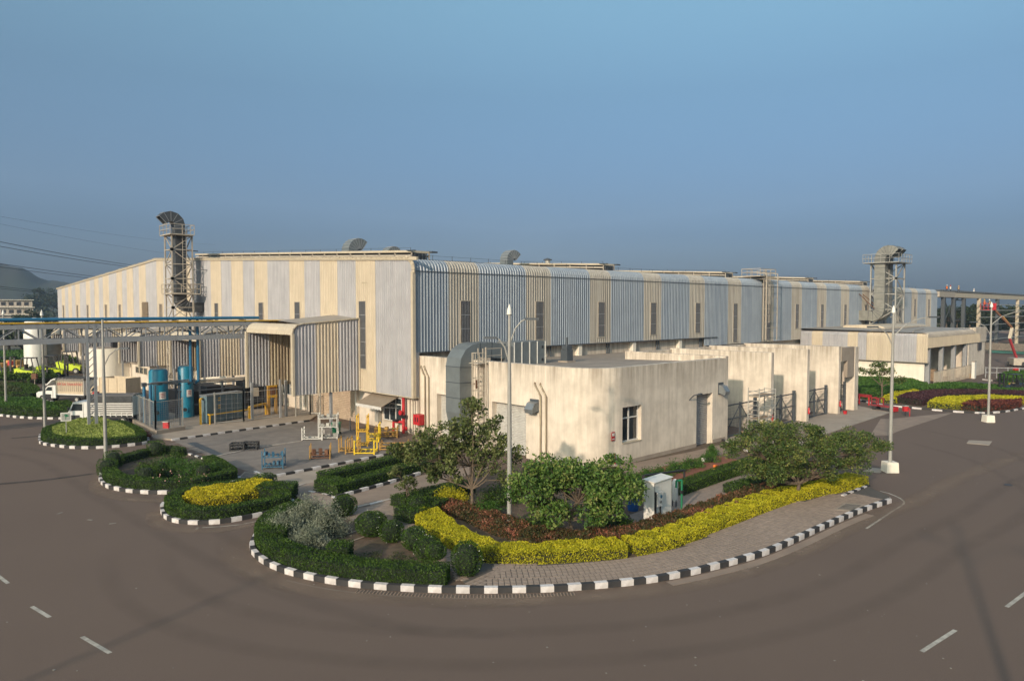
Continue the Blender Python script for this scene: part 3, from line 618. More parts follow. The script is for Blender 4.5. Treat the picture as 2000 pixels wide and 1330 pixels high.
# kerbs along the yard
def kerbline(px, L=0.6, inward=1, h=0.14, pat=('kerb_white', 'kerb_black'), start=0, w=0.18, base_m='concrete_brown'):
    P = smooth_path(GP(px), 0.8); o = tag(MB().add([], []).build('kerb', 'kerb_plain'), kind='structure') if False else None
    mb = MB(); strip_sheet(mb, P, 0.03 if inward > 0 else -w + .03, w - .03 if inward > 0 else -0.03, -0.05, h * 0.5); o = tag(mb.build('kerb', 'kerb_plain'), kind='structure')
    stones(o, P, L, w=w, inward=inward, h=h, pat=pat, start=start); return o
yard = GP([(336, 860), (605, 822), (700, 842), (760, 858), (810, 880), (780, 884), (520, 933), (497, 925), (460, 912), (420, 893), (380, 880)])
tag(MB().add([(p.x, p.y, 0.004) for p in yard], [tuple(range(len(yard)))]).build('yard_paving', 'yard_paving'), kind='structure')
kerbline([(336, 861), (470, 842), (605, 823)], 0.62, 1)
kerbline([(519, 934), (650, 909), (800, 880)], 0.6, -1, start=1)
kerbline([(660, 977), (740, 955), (822, 930)], 0.55, 1, start=1, h=.27)
kerbline([(660, 977), (640, 968), (605, 962)], 0.55, 1, h=0.13)
kerbline([(1404, 862), (1422, 868), (1450, 882), (1470, 892)], 0.8, 1, start=1, h=0.25)
kerbline([(420, 893), (500, 876), (590, 862)], 1.2, 1, h=0.06, pat=('kerb_plain',), start=0)
kerbline([(695, 998), (735, 988), (775, 977)], 1.0, 1, h=0.17, pat=('kerb_plain', 'kerb_white'))
kerbline([(560, 958), (600, 946)], 1.0, 1, h=0.08, pat=('kerb_plain',))
kerbline([(495, 924), (520, 934)], 0.6, 1, h=0.12, pat=('kerb_white',))
def slab(name, px, m, z0, z1): return tag(MB().prism([(p.x, p.y) for p in GP(px)], z0, z1).build(name, m), kind='structure')
slab('platform', [(250, 835), (300, 858), (336, 860), (605, 822), (640, 800), (560, 790), (380, 800), (270, 818)], 'concrete', -0.02, 0.12)
slab('path', [(519, 936), (800, 884), (880, 868), (900, 880), (790, 912), (620, 945), (560, 960)], 'concrete', -0.02, 0.02)
slab('path', [(655, 978), (820, 933), (900, 915), (960, 915), (860, 950), (775, 980), (700, 1000)], 'concrete_brown', -0.02, 0.115)
slab('path', [(560, 962), (610, 945), (655, 980), (700, 1000), (770, 980), (800, 1000), (770, 1010), (700, 1012), (690, 1022), (645, 1000), (600, 985)], 'paver', -0.02, 0.119)
slab('path', [(1600, 868), (1440, 880), (1404, 858), (1660, 790), (1740, 806), (1629, 843), (1560, 868)], 'concrete', -0.02, 0.05)
slab('path', [(1720, 818), (1740, 818), (1860, 806), (1845, 812), (1760, 840), (1735, 850), (1700, 850)], 'concrete_brown', -0.02, 0.008)
slab('path', [(1200, 915), (1350, 885), (1420, 868), (1440, 880), (1420, 888), (1350, 900), (1230, 930)], 'concrete_brown', 0.0, 0.115)
slab('path', [(1295, 985), (1345, 965), (1470, 925), (1492, 935), (1430, 965), (1440, 985), (1400, 1000), (1330, 1030), (1240, 1035), (1230, 1010)], 'paver', 0.0, 0.118)
slab('planting_soil', [(1335, 955), (1262, 942), (1240, 928), (1395, 892), (1458, 905), (1440, 915)], 'soil_red', 0.0, 0.13)
for k, (a, b) in enumerate((((527, 942), (566, 960)), ((660, 985), (693, 1002)))):
    p, q = G(*a), G(*b); d = (q - p); t = MB(); w = 0.55; nn = Vector((-d.y, d.x, 0)).normalized() * w
    t.mi(0).prism([(p.x, p.y), (q.x, q.y), (q.x + nn.x, q.y + nn.y), (p.x + nn.x, p.y + nn.y)], 0, 0.028); t.mi(1)
    for i in range(14):
        s = p + d * ((i + .5) / 14); t.bar((s.x, s.y, 0.035), (s.x + nn.x, s.y + nn.y, 0.035), 0.05, 0.03)
    tag(t.build('drain_grating', ['paver_joint', 'concrete_brown']), kind='structure')
for i in range(6): # zebra strip at the yard mouth
    a = (330 + i * 17, 868 + i * 5.5); b = (366 + i * 17, 861 + i * 5.5); paint('zebra_bar', GP([a, b]), 0.16, 'faded_paint', 0.008)
mb = MB(); a, b = G(366, 866), G(420, 890); d = (b - a); n2 = Vector((-d.y, d.x, 0)).normalized() * 0.6
tag(mb.prism([(a.x, a.y), (b.x, b.y), (b.x + n2.x, b.y + n2.y), (a.x + n2.x, a.y + n2.y)], 0, 0.03).build('drain_grating', 'dark_steel'), kind='structure')
mb = MB()
for p in [(1008, 1168), (420, 925)]: pass
# ================================================================ MAIN FACTORY
roofz = lambda V: 13.9 + (min(V, 210 - V) - 45.7) * 0.0489
fac = thing('factory_hall', 'huge factory hall clad in vertical blue-grey and cream ribbed metal bands', 'factory', (33, 45.7, 0))
def ribs(s0, s1, pitch, dep):
    s = s0; out = [(s0, 0)]
    while s < s1 - 0.02:
        for f, d in ((0.50, 0), (0.62, dep), (0.88, dep), (1.0, 0)):
            q = s + f * pitch
            if q < s1: out.append((q, d))
        s += pitch
    out.append((s1, 0)); return out
def sheet(mb, s0, s1, rows, fn, pitch=0.3, dep=0.045):
    """rows: list of (a, z or f(s), na, nz): straight or curved run of a ribbed sheet; fn(s, a, z) -> world"""
    pr = ribs(s0, s1, pitch, dep); vs = []
    for a, z, na, nz in rows:
        for s, d in pr:
            zz = z(s) if callable(z) else z; vs.append(fn(s, a + na * d, zz + nz * d))
    n = len(pr); fs = [(j * n + i, j * n + i + 1, (j + 1) * n + i + 1, (j + 1) * n + i) for j in range(len(rows) - 1) for i in range(n - 1)]
    return mb.add(vs, fs)
WIN = [38.3, 47.14, 56.0, 64.85, 73.7, 82.35, 91.1, 99.6, 108.0, 116.6, 125.1, 133.4, 141.25, 149.4, 157.6]
U1 = 163.0; fl = lambda s, a, z: (s, 45.7 - a, z)
bull = [(-0.9 + 0.9 * math.cos(R(t)), 13.0 + 0.9 * math.sin(R(t)), math.cos(R(t)), math.sin(R(t))) for t in (0, 18, 36, 54, 72, 90)] + [(-3.2, 14.02, 0, 1)]
edges = [33.0]
for w_ in WIN: edges += [w_ - 1.75, w_ + 1.45]
edges.append(U1)
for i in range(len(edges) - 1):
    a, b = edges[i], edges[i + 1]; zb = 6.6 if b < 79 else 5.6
    m = 'long_cream_shaded' if i % 2 else 'long_blue_shaded'
    if i == 10 and False: m = 'long_cream_shaded'
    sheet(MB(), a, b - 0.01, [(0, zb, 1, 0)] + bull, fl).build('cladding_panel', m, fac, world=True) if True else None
mb = MB(); sheet(mb, 33.0, 33.58, [(0, 3.05, 1, 0), (0, 6.6, 1, 0)], fl); mb.build('cladding_panel', 'blue_cladding', fac, world=True)
mb = MB(); sheet(mb, 33.6, U1, [(0.052, 12.93, 0, 0), (0.052, 12.98, 0, 0)], fl, 50); mb.box(33.3, 45.62, 12.9, U1, 45.645, 12.96); MB().box(33.3, 45.60, 12.92, U1, 45.645, 12.955).build('seam', 'dark_steel', fac, world=True)
fg = lambda s, a, z: (33.0 - a, s, z)
GB = [797, 733, 695, 659, 625, 595, 565, 523, 497, 475, 452, 432, 412, 372, 343, 320, 306, 285, 272, 260, 248, 239, 228, 213, 201, 193, 184, 176, 168, 156, 147, 140, 133, 127, 120]
gv = [45.7] + [onX(p, 560, 33.0)[0] for p in GB[1:]] + [163.9]
for i in range(len(gv) - 1):
    a, b = gv[i], gv[i + 1]; m = 'cream_cladding' if i % 2 else 'blue_cladding'
    zb = 3.05
    rows = [(0, zb, 1, 0), (0, lambda s: roofz(s) - 0.12, 1, 0)]
    if a < 105 < b:
        for (c, d) in ((a, 105), (105, b)): sheet(MB(), c, d, rows, fg).build('cladding_panel', m, fac, world=True)
    else: sheet(MB(), a, b - 0.01, rows, fg).build('cladding_panel', m, fac, world=True)
# sheet lap lines, gable edge flashing, corner trims
mb = MB(); mb.bar((32.93, 45.0, 13.86), (32.93, 105, roofz(105) - 0.05), 0.16, 0.26).bar((32.93, 105, roofz(105) - 0.05), (32.93, 164.3, 13.9), 0.16, 0.26); mb.build('gable_flashing', 'cream_trim', fac, world=True)
mb = MB().box(32.86, 45.52, 3.0, 33.14, 45.78, 12.85); mb.build('corner_trim', 'cream_trim', fac, world=True)
mb = MB(); pr = [(45.62 - 0.0, 12.8)] + [(46.6 - 1.0 * math.cos(R(t)), 13.0 + 1.0 * math.sin(R(t))) for t in (0, 22, 45, 67, 90)]
for a, b in zip(pr[:-1], pr[1:]): mb.bar((33.0, a[0], a[1]), (33.0, b[0], b[1]), 0.34, 0.10, up=(1, 0, 0))
mb.build('corner_trim', 'cream_trim', fac, world=True)
MB().box(32.9, 45.6, 2.98, 33.6, 164, 3.045).build('sill_flashing', 'cream_trim', fac, world=True)
MB().box(33.6, 45.55, 6.52, 78, 45.75, 6.6).build('sill_flashing', 'dark_steel', fac, world=True)
# gable cap (wavy lumpy ridge tiles) and roof
mb = MB(); 
for k in range(160):
    v0 = 46 + k * 0.74; z = roofz(v0) + 0.02; mb.cbox(33.05, v0 + 0.3, z, 0.5, 0.62 * random.uniform(.6, 1), 0.10 * random.uniform(.5, 1.3))
mb.build('ridge_capping', 'cream_trim', fac, world=True)
MB().add([(33.1, 46.4, 13.93), (U1, 46.4, 13.93), (U1, 105, roofz(105)), (33.1, 105, roofz(105)), (33.1, 164, 13.9), (U1, 164, 13.9)], [(0, 1, 2, 3), (3, 2, 5, 4)]).build('roof', 'roof_metal', fac, world=True)
# masonry below the cladding
mb = MB(); mb.box(33.6, 46.2, 0, 163, 163.6, 6.9); mb.build('wall', 'cream_plaster', fac, world=True)
mb = MB(); mb.box(33.05, 163.6, 0, 163, 164, 13.8).box(162.9, 46.5, 6.0, 163.2, 163.9, 13.9); mb.each('wall', 'cream_cladding', fac, world=True)
mb = MB()
for u in (44.2, 52.9, 61.6, 70.3, 79): mb.box(u - 0.25, 45.72, 5.4, u + 0.25, 46.19, 6.5)
mb.each('pilaster', 'white_plaster', fac, world=True)
for u in (48.6, 57.3, 66, 74.7):
    MB().tube((u, 46.0, 5.4), (u, 46.0, 6.55), 0.07).tube((u + .35, 46.0, 5.4), (u + .35, 46.0, 6.55), 0.07).each('rainwater_pipe', 'dark_steel', fac, world=True)
def tall_window(name, parent, fn, w, z0, z1, m='louvre', cuts=3):
    """fn(s, a, z): s along the wall, a outwards"""
    def bx(mb, s0, s1, a0, a1, za, zb):
        return mb.add([fn(s0, a0, za), fn(s1, a0, za), fn(s1, a1, za), fn(s0, a1, za), fn(s0, a0, zb), fn(s1, a0, zb), fn(s1, a1, zb), fn(s0, a1, zb)], [(0, 3, 2, 1), (4, 5, 6, 7), (0, 1, 5, 4), (1, 2, 6, 5), (2, 3, 7, 6), (3, 0, 4, 7)])
    fr = MB()
    for s0, s1, za, zb in ((-w / 2 - .05, -w / 2, z0, z1), (w / 2, w / 2 + .05, z0, z1), (-w / 2 - .05, w / 2 + .05, z1, z1 + .06), (-w / 2 - .05, w / 2 + .05, z0 - .06, z0)): bx(fr, s0, s1, 0.0, 0.09, za, zb)
    f = fr.build(name, 'tan_steel' if m != 'glass' else 'window_white', parent, world=True)
    step = (z1 - z0) / cuts
    for k in range(cuts):
        p = MB(); za = z0 + k * step; bx(p, -w / 2, w / 2, 0.0, 0.062, za + .02, za + step - .02)
        o = p.build('pane', m, f); 
    mb = MB()
    for k in range(1, cuts): bx(mb, -w / 2, w / 2, 0.0, 0.08, z0 + k * step - .025, z0 + k * step + .025)
    n = 6
    for k in range(1, n): s = -w / 2 + w * k / n; bx(mb, s - .008, s + .008, 0, 0.075, z0, z1)
    mb.build('mullion', 'grey_steel', f); return f
for i, u in enumerate(WIN):
    z0, z1 = (7.2, 10.63) if i < 5 or i in (7, 8, 9, 10, 11) else ((5.9, 10.63) if i in (5, 6) else ((6.5, 10.6) if i == 12 else (8.6, 11.83)))
    tall_window('window', fac, (lambda s, a, z, u=u: (u + s, 45.7 - a, z)), 1.0, z0, z1)
for v in (52.9, 64.56, 72.6, 84.45, 103.8, 122.65, 130.3, 141.65, 148.7, 159.2):
    tall_window('window', fac, (lambda s, a, z, v=v: (33.0 - a, v + s, z)), 1.0, 4.9, 10.62, cuts=5, m='louvre' if v < 100 else 'louvre_tan')
t_ = MB().box(32.9, 109.0, 6.0, 32.96, 111.6, 10.95)
for k in range(16): t_.bar((32.86, 109, 6.2 + k * .3), (32.86, 111.6, 6.2 + k * .3), 0.1, 0.14)
t_.build('louvre', 'louvre_tan', fac, world=True)
# lap line across the sheets
MB().box(32.9, 52, 13.0 - .8, 32.935, 53, 12.22).build('seam', 'cream_trim', fac, world=True)
# roof monitors
for u, v1 in ((36.2, 97), (61.3, 90), (86.6, 90), (111.4, 88), (133.6, 86)):
    mb = MB(); 
    def q(du, v, dz): return (u + du, v, roofz(v) + dz)
    def run(mb, a, b, z0, z1, v0=49, vv=v1):
        mb.add([q(a, v0, z0), q(b, v0, z0), q(b, v0, z1), q(a, v0, z1), q(a, vv, z0), q(b, vv, z0), q(b, vv, z1), q(a, vv, z1)], [(0, 1, 2, 3), (4, 7, 6, 5), (0, 4, 5, 1), (2, 6, 7, 3), (0, 3, 7, 4), (1, 5, 6, 2)])
    run(mb, -1.0, 1.0, 0.6, 0.78); c = mb.build('roof_monitor', 'cream_trim', fac, world=True)
    mb = MB(); run(mb, -0.55, 0.55, 0.0, 0.58); mb.build('louvre', 'louvre', c)
    mb = MB(); run(mb, -0.95, -0.85, 0.28, 0.42); run(mb, 0.85, 0.95, 0.28, 0.42)
    v = 49.0
    while v < v1:
        for du in (-0.95, 0.85): mb.bar(q(du + .05, v, 0), q(du + .05, v, 0.6), 0.1)
        v += 2.4
    mb.build('frame', 'tan_steel', c)
    mb = MB(); v = 49
    for du in (-0.6, -0.2, 0.2, 0.6): mb.bar(q(du, 48.95, 0.05), q(du, 48.95, 0.6), 0.08)
    run(mb, -1.15, -0.9, 0.72, 0.8, 48.4, 49.4); run(mb, 0.9, 1.5, 0.66, 0.8, 48.6, 49.6); mb.build('vent_end', 'dark_steel', c)
    mb = MB(); 
    for k in range(int((v1 - 49) / 3)): mb.bar(q(-1.0, 49 + k * 3, 0.78), q(-1.0, 49 + k * 3, 1.0), 0.03)
    mb.bar(q(-1, 49, 0.98), q(-1, v1, 0.98), 0.02); mb.build('lifeline', 'dark_steel', c)
mb = MB(); 
for k in range(60): mb.bar((35 + k * 2.1, 48.5, roofz(48.5)), (35 + k * 2.1, 48.5, roofz(48.5) + .45), 0.03)
mb.bar((35, 48.5, roofz(48.5) + .4), (160, 48.5, roofz(48.5) + .4), 0.02); mb.build('lifeline', 'dark_steel', fac, world=True)
# ---- ducts: a rectangular duct swept along a path in a vertical plane --------------------------------
def duct(mb, path, th, v0, v1, fn, flange=0.035):
    n = len(path); L = []; Q = []
    for i, (x, z) in enumerate(path):
        a = path[max(0, i - 1)]; b = path[min(n - 1, i + 1)]; dx, dz = b[0] - a[0], b[1] - a[1]; l = math.hypot(dx, dz) or 1; nx, nz = -dz / l, dx / l
        L.append((x + nx * th / 2, z + nz * th / 2)); Q.append((x - nx * th / 2, z - nz * th / 2))
    vs = []
    for (a, b) in zip(L, Q): vs += [fn(a[0], v0, a[1]), fn(a[0], v1, a[1]), fn(b[0], v1, b[1]), fn(b[0], v0, b[1])]
    fs = []
    for i in range(n - 1):
        for k in range(4): fs.append((4 * i + k, 4 * i + (k + 1) % 4, 4 * i + 4 + (k + 1) % 4, 4 * i + 4 + k))
    return mb.add(vs, fs), L, Q
def ring(mb, a, b, v0, v1, fn, t=0.045):
    """flange round a duct section from a to b (profile points)"""
    P = [fn(a[0], v0, a[1]), fn(a[0], v1, a[1]), fn(b[0], v1, b[1]), fn(b[0], v0, b[1])]
    for k in range(4): mb.bar(P[k], P[(k + 1) % 4], t)
def arc(cx, cz, r, a0, a1, n=8): return [(cx + r * math.cos(R(a0 + (a1 - a0) * i / n)), cz + r * math.sin(R(a0 + (a1 - a0) * i / n))) for i in range(n + 1)]
def duct_thing(parent, path, th, v0, v1, fn, m, mf, nm='duct', mouth=True, every=1):
    mb = MB(); mb, L, Q = duct(mb, path, th, v0, v1, fn); o = mb.build(nm, m, parent, world=True)
    for i in range(0, len(L), every): mb = MB(); ring(mb, L[i], Q[i], v0, v1, fn, 0.05); mb.build('flange', mf, o)
    return o
def roof_duct(label, u, v, z, r, th, w, a1=45):
    t = thing('roof_duct', label, 'duct', (u, v, roofz(v)), group='curved exhaust ducts on the hall roof')
    fn = lambda x, y, zz: (x, y, zz)
    p = [(u - r, roofz(v))] + arc(u, z, r, 180, a1, 8); duct_thing(t, p, th, v - w / 2, v + w / 2, fn, 'duct_blue_grey', 'grey_steel')
    MB().box(u - r - th / 2 - .1, v - w / 2 - .1, roofz(v) - .1, u - r + th / 2 + .1, v + w / 2 + .1, roofz(v) + .15).build('curb', 'roof_metal', t, world=True)
roof_duct('largest curved grey exhaust duct on the roof, left of a smaller one', 42.9, 70, 16.35, 0.85, 1.15, 1.5)
roof_duct('smaller curved grey exhaust duct on the roof right of the largest', 51.0, 75, 16.5, 0.7, 0.95, 1.4)
roof_duct('curved grey exhaust duct rising alone from the roof over the long blue wall', 57.2, 60, 15.5, 0.72, 0.95, 1.2, 35)
t = thing('roof_vent', 'small round metal chimney with a cap on the hall roof', 'chimney', (61.2, 58, 14.4)); MB().lathe(0, 0, [(0.35, 0), (0.35, 0.9), (0.3, 0.95), (0.3, 1.25)], 14).build('pipe', 'galvanised_pale', t, True); MB().lathe(0, 0, [(0.5, 1.25), (0.5, 1.35), (0.1, 1.5)], 14).build('cap', 'dark_steel', t)
# ================================================================ DUCT TOWERS
def lattice(parent, cx, cy, s, z0, z1, nb, m, name='frame', w=0.12):
    mb = MB(); C4 = [(cx - s, cy - s), (cx + s, cy - s), (cx + s, cy + s), (cx - s, cy + s)]; hz = (z1 - z0) / nb
    for x, y in C4: mb.bar((x, y, z0), (x, y, z1), w)
    mb.each('leg', m, parent, world=True); mb = MB(); g = MB()
    for k in range(nb):
        a, b = z0 + k * hz, z0 + (k + 1) * hz
        for i in range(4):
            p, q = C4[i], C4[(i + 1) % 4]; mb.bar((*p, b), (*q, b), w * .7)
            if (k + i) % 2: p, q = q, p
            mb.bar((*p, a), (*q, b), w * .6)
            if k % 2: g.cbox(q[0], q[1], b - .15, .3, .3, .3)
    mb.build('brace', m, parent, world=True); 
    if g.v: g.each('gusset', m, parent, world=True)
def gallery(parent, x0, y0, x1, y1, z, m, h=1.1):
    MB().box(x0, y0, z - .12, x1, y1, z).build('platform', m, parent, world=True)
    mb = MB(); P = [(x0, y0), (x1, y0), (x1, y1), (x0, y1)]
    for i in range(4):
        a, b = Vector((*P[i], 0)), Vector((*P[(i + 1) % 4], 0)); n = max(1, int((b - a).length / 1.1))
        for k in range(n): c = a.lerp(b, k / n); mb.bar((c.x, c.y, z), (c.x, c.y, z + h), 0.06)
        for hh in (h * .5, h): mb.bar((a.x, a.y, z + hh), (b.x, b.y, z + hh), 0.06)
    mb.build('railing', m, parent, world=True)
def ladder(parent, p, n, z0, z1, w=0.45, m='tan_steel', cage=None, r=0.03):
    """p: foot on the wall, n: outward direction"""
    n = Vector((*n, 0)).normalized(); s = Vector((-n.y, n.x, 0)); b = Vector((p[0], p[1], 0)) + n * 0.18; mb = MB()
    for k in (-1, 1): q = b + s * (k * w / 2); mb.bar((q.x, q.y, z0), (q.x, q.y, z1), r * 1.8)
    z = z0 + .3
    while z < z1: a, c = b + s * w / 2, b - s * w / 2; mb.bar((a.x, a.y, z), (c.x, c.y, z), r * 1.2); z += .33
    mb.build('ladder', m, parent, world=True)
    if cage:
        mb = MB(); z = cage
        def pt(t, z): q = b + n * (0.75 * math.sin(R(t))) + s * (0.38 * math.cos(R(t))); return (q.x, q.y, z)
        while z < z1 + .1:
            for k in range(6): mb.bar(pt(k * 30, z), pt(k * 30 + 30, z), .04)
            z += .9
        for t in (30, 60, 90, 120, 150): mb.bar(pt(t, cage), pt(t, z - .9), .035)
        mb.build('cage', m, parent, world=True)
t = thing('duct_tower', 'dark exhaust duct tower with two railed platforms before the striped gable wall', 'duct tower', (30.4, 89, 0))
lattice(t, 30.4, 89.0, 1.15, 0, 18.6, 11, 'tan_steel', w=.14); gallery(t, 28.9, 87.2, 31.6, 90.8, 18.7, 'tan_steel'); gallery(t, 28.9, 87.2, 32.2, 90.5, 11.8, 'tan_steel')
fU = lambda x, y, z: (x, y, z)
pth = [(33.0, 10.15), (31.9, 10.15)] + arc(31.6, 11.35, 1.2, 270, 180, 5)[1:] + [(30.4, 14), (30.4, 17), (30.4, 19.5)] + arc(29.4, 19.8, 1.0, 0, 150, 5)
duct_thing(t, pth, 1.15, 88.35, 89.65, fU, 'duct_dark', 'grey_steel')
ladder(t, (30.6, 87.8), (0, -1), 12.0, 19.2, m='tan_steel')
MB().bar((31.5, 88, 14.6), (33, 87.0, 14.6), .08).bar((31.5, 90, 17), (33, 90, 17), .1).each('tie', 'dark_steel', t, world=True)
t = thing('duct_tower', 'pale twin-duct exhaust tower with railed top platform by the long wall far right', 'duct tower', (124.5, 42.3, 0))
lattice(t, 124.6, 42.2, 1.9, 0, 17.3, 7, 'pole_grey', w=0.2); gallery(t, 121.6, 39.6, 127.6, 45.0, 17.4, 'pole_grey', 1.3)
fV = lambda x, y, z: (y, x, z)   # x along V, y = U
for u in (122.9, 125.0):
    pth = [(45.7, 8.9), (44.2, 8.9)] + arc(43.9, 10.0, 1.1 + .2, 270, 180, 5)[1:] + [(42.6, z) for z in (11.5, 12.5, 13.5, 14.5, 15.5, 16.5, 17.6)] + arc(41.35, 18.0, 1.25, 0, 140, 8)
    duct_thing(t, pth, 1.6, u - .75, u + .75, fV, 'duct_mid', 'dark_steel')
MB().bar((122, 45.6, 12.4), (121.5, 43, 10), .1).bar((123.5, 45.6, 12.4), (123.3, 43, 10), .1).each('tie', 'rust', t, world=True)
t = thing('access_ladder', 'tall caged access ladder with rooftop landing on the long ribbed wall', 'ladder', (89.3, 45.5, 6))
ladder(t, (89.3, 45.5), (0, -1), 5.9, 15.0, .6, cage=8.2, m='tan_steel', r=.045); 
mb = MB()
for u in (88.0, 91.0): mb.bar((u, 44.4, 5.9), (u, 44.4, 14.6), .09).bar((u, 44.4, 14.6), (u, 47, 14.8), .07)
for z in (7.5, 9.5, 11.5, 13.5): mb.bar((88, 44.4, z), (91, 44.4, z), .07)
mb.build('frame', 'tan_steel', t, world=True); gallery(t, 87.4, 45.0, 91.6, 47.6, 14.3, 'tan_steel', .9)
# ================================================================ ANNEX with rounded corner
ann = thing('annex_building', 'low cream plastered annex with a rounded corner and roller shutters, dirty streaks', 'building', (34, 28, 0))
AX, AY, AZT = 33.6, 27.8, 6.3; RC = 2.6
ring_pts = [(AX, 46.2)] + [(AX, v) for v in (43.55,)] + []
def wallseg(mb, p, q, z0, z1, th=0.35, inn=None):
    d = Vector((q[0] - p[0], q[1] - p[1], 0)).normalized(); n = Vector((-d.y, d.x, 0)) * (-th)
    n = n if inn is None else Vector((*inn, 0)) * th
    return mb.prism([(p[0], p[1]), (q[0], q[1]), (q[0] + n.x, q[1] + n.y), (p[0] + n.x, p[1] + n.y)], z0, z1)
wl = MB(); IN = (1, 0)
# left face (faces -U) with two shutter openings
for v0, v1 in ((43.5, 46.2), (37.2, 39.6), (AY + RC, 33.8)): wl.box(AX, v0, 0, AX + .5, v1, 3.5)
wl.box(AX, AY + RC, 3.5, AX + .5, 46.2, AZT)
cc = [(AX + RC + RC * math.cos(R(t)), AY + RC + RC * math.sin(R(t))) for t in range(180, 271, 6)]
ci = [(AX + RC + (RC - .5) * math.cos(R(t)), AY + RC + (RC - .5) * math.sin(R(t))) for t in range(180, 271, 6)]
n = len(cc); vs = [(x, y, z) for z in (0, AZT) for x, y in cc + ci]; fs = []
for i in range(n - 1): fs += [(i, i + 1, 2 * n + i + 1, 2 * n + i), (n + i + 1, n + i, 3 * n + i, 3 * n + i + 1), (2 * n + i, 2 * n + i + 1, 3 * n + i + 1, 3 * n + i)]
wl.add(vs, fs)
# front face (faces -V): window 35.75..38.2 is past the curve; shutter 44.85..47.8 recessed
XW0, XW1 = 36.25, 38.25
wl.box(AX + RC, AY, 0, XW0 + .0, AY + .5, AZT) if XW0 > AX + RC else None
wl.box(XW0, AY, 0, XW1, AY + .5, 1.45).box(XW0, AY, 3.75, XW1, AY + .5, AZT)
wl.box(XW1, AY, 0, 44.85, AY + .5, AZT).box(44.85, AY, 3.82, 47.0, AY + .5, AZT).box(47.0, AY, 0, 48.75, AY + .5, AZT)
w_ = wl.build('wall', 'cream_plaster', ann, world=True)
MB().box(XW0 - .02, AY + .28, 1.38, XW1 + .02, AY + .50, 1.46).box(XW0, AY - .05, 1.42, XW1, AY + .3, 1.47).build('sill', 'cream_trim', ann, world=True)
MB().box(48.75, AY, 0, 48.8, 37, AZT).box(34.1, 45.5, 0, 48.8, 45.6, 5.4).build('wall', 'cream_plaster', ann, world=True)
mb = MB().add([(34.0, 30.4, 5.98), (36.2, 28.2, 5.98), (48.9, 28.2, 5.98), (48.9, 46.2, 5.5), (34.0, 46.2, 5.5)], [(0, 1, 2, 3, 4)]); mb.build('roof', 'roof_screed', ann, world=True)
mb = MB().box(48.75, 36.9, 5.2, 64, 46.2, 5.45); mb.build('roof', 'roof_screed', ann, world=True)
MB().box(AX + RC, AY - .06, 0, 44.8, AY - .003, .35).box(47.05, AY - .06, 0, 48.75, AY - .003, .35).build('plinth', 'concrete', ann, world=True)
def shutter(parent, ax, s0, s1, c, z1, m='shutter', slat=0.11, out=-1):
    """ax 'V': shutter lies in plane X=c, runs along Y"""
    mb = MB(); z = 0.02; prof = []
    while z < z1: prof += [(0, z), (0.03, z + slat * .35), (0.03, z + slat * .65), (0, z + slat)]; z += slat
    vs = []; 
    for d, zz in prof:
        for s in (s0, s1): vs.append((c + out * d, s, min(zz, z1)) if ax == 'V' else (s, c + out * d, min(zz, z1)))
    mb.add(vs, [(2 * i, 2 * i + 1, 2 * i + 3, 2 * i + 2) for i in range(len(prof) - 1)])
    return mb.build('roller_shutter', m, parent, world=True)
shutter(ann, 'V', 39.6, 43.5, AX + .45, 3.5); shutter(ann, 'V', 33.8, 37.2, AX + .45, 3.5); shutter(ann, 'U', 44.85, 47.0, AY + .45, 3.85, 'shutter_grey', .14)
MB().box(AX + .5, 39.5, 0, AX + .55, 43.6, 3.5).build('wall', 'dark_steel', ann, world=True)
def cross_window(parent, fn, w, z0, z1, cols=2, transom=0.33, m='window_white'):
    def bx(mb, s0, s1, a0, a1, za, zb):
        return mb.add([fn(s0, a0, za), fn(s1, a0, za), fn(s1, a1, za), fn(s0, a1, za), fn(s0, a0, zb), fn(s1, a0, zb), fn(s1, a1, zb), fn(s0, a1, zb)], [(0, 3, 2, 1), (4, 5, 6, 7), (0, 1, 5, 4), (1, 2, 6, 5), (2, 3, 7, 6), (3, 0, 4, 7)])
    fr = MB(); zt = z1 - (z1 - z0) * transom
    for s0, s1 in [(-w / 2, -w / 2 + .07), (w / 2 - .07, w / 2)] + [(-w / 2 + w * k / cols - .045, -w / 2 + w * k / cols + .045) for k in range(1, cols)]: bx(fr, s0, s1, 0, .09, z0, z1)
    for za, zb in ((z0, z0 + .07), (z1 - .07, z1)) + (((zt - .04, zt + .04),) if transom else ()): bx(fr, -w / 2 + .072, w / 2 - .072, 0.002, .088, za, zb)
    f = fr.build('window', m, parent, world=True)
    for k in range(cols):
        a, b = -w / 2 + w * k / cols, -w / 2 + w * (k + 1) / cols
        for za, zb in (((z0, zt), (zt, z1)) if transom else ((z0, z1),)): p = MB(); bx(p, a + .05, b - .05, .02, .035, za + .04, zb - .04); p.build('pane', 'glass', f)
    return f
cross_window(ann, lambda s, a, z: (37.25 + s, AY + .36 - a, z), 2.0, 1.47, 3.74)
MB().box(XW0, AY + .4, 1.4, XW1, AY + .49, 3.8).build('window_reveal', 'cream_plaster', ann, world=True)
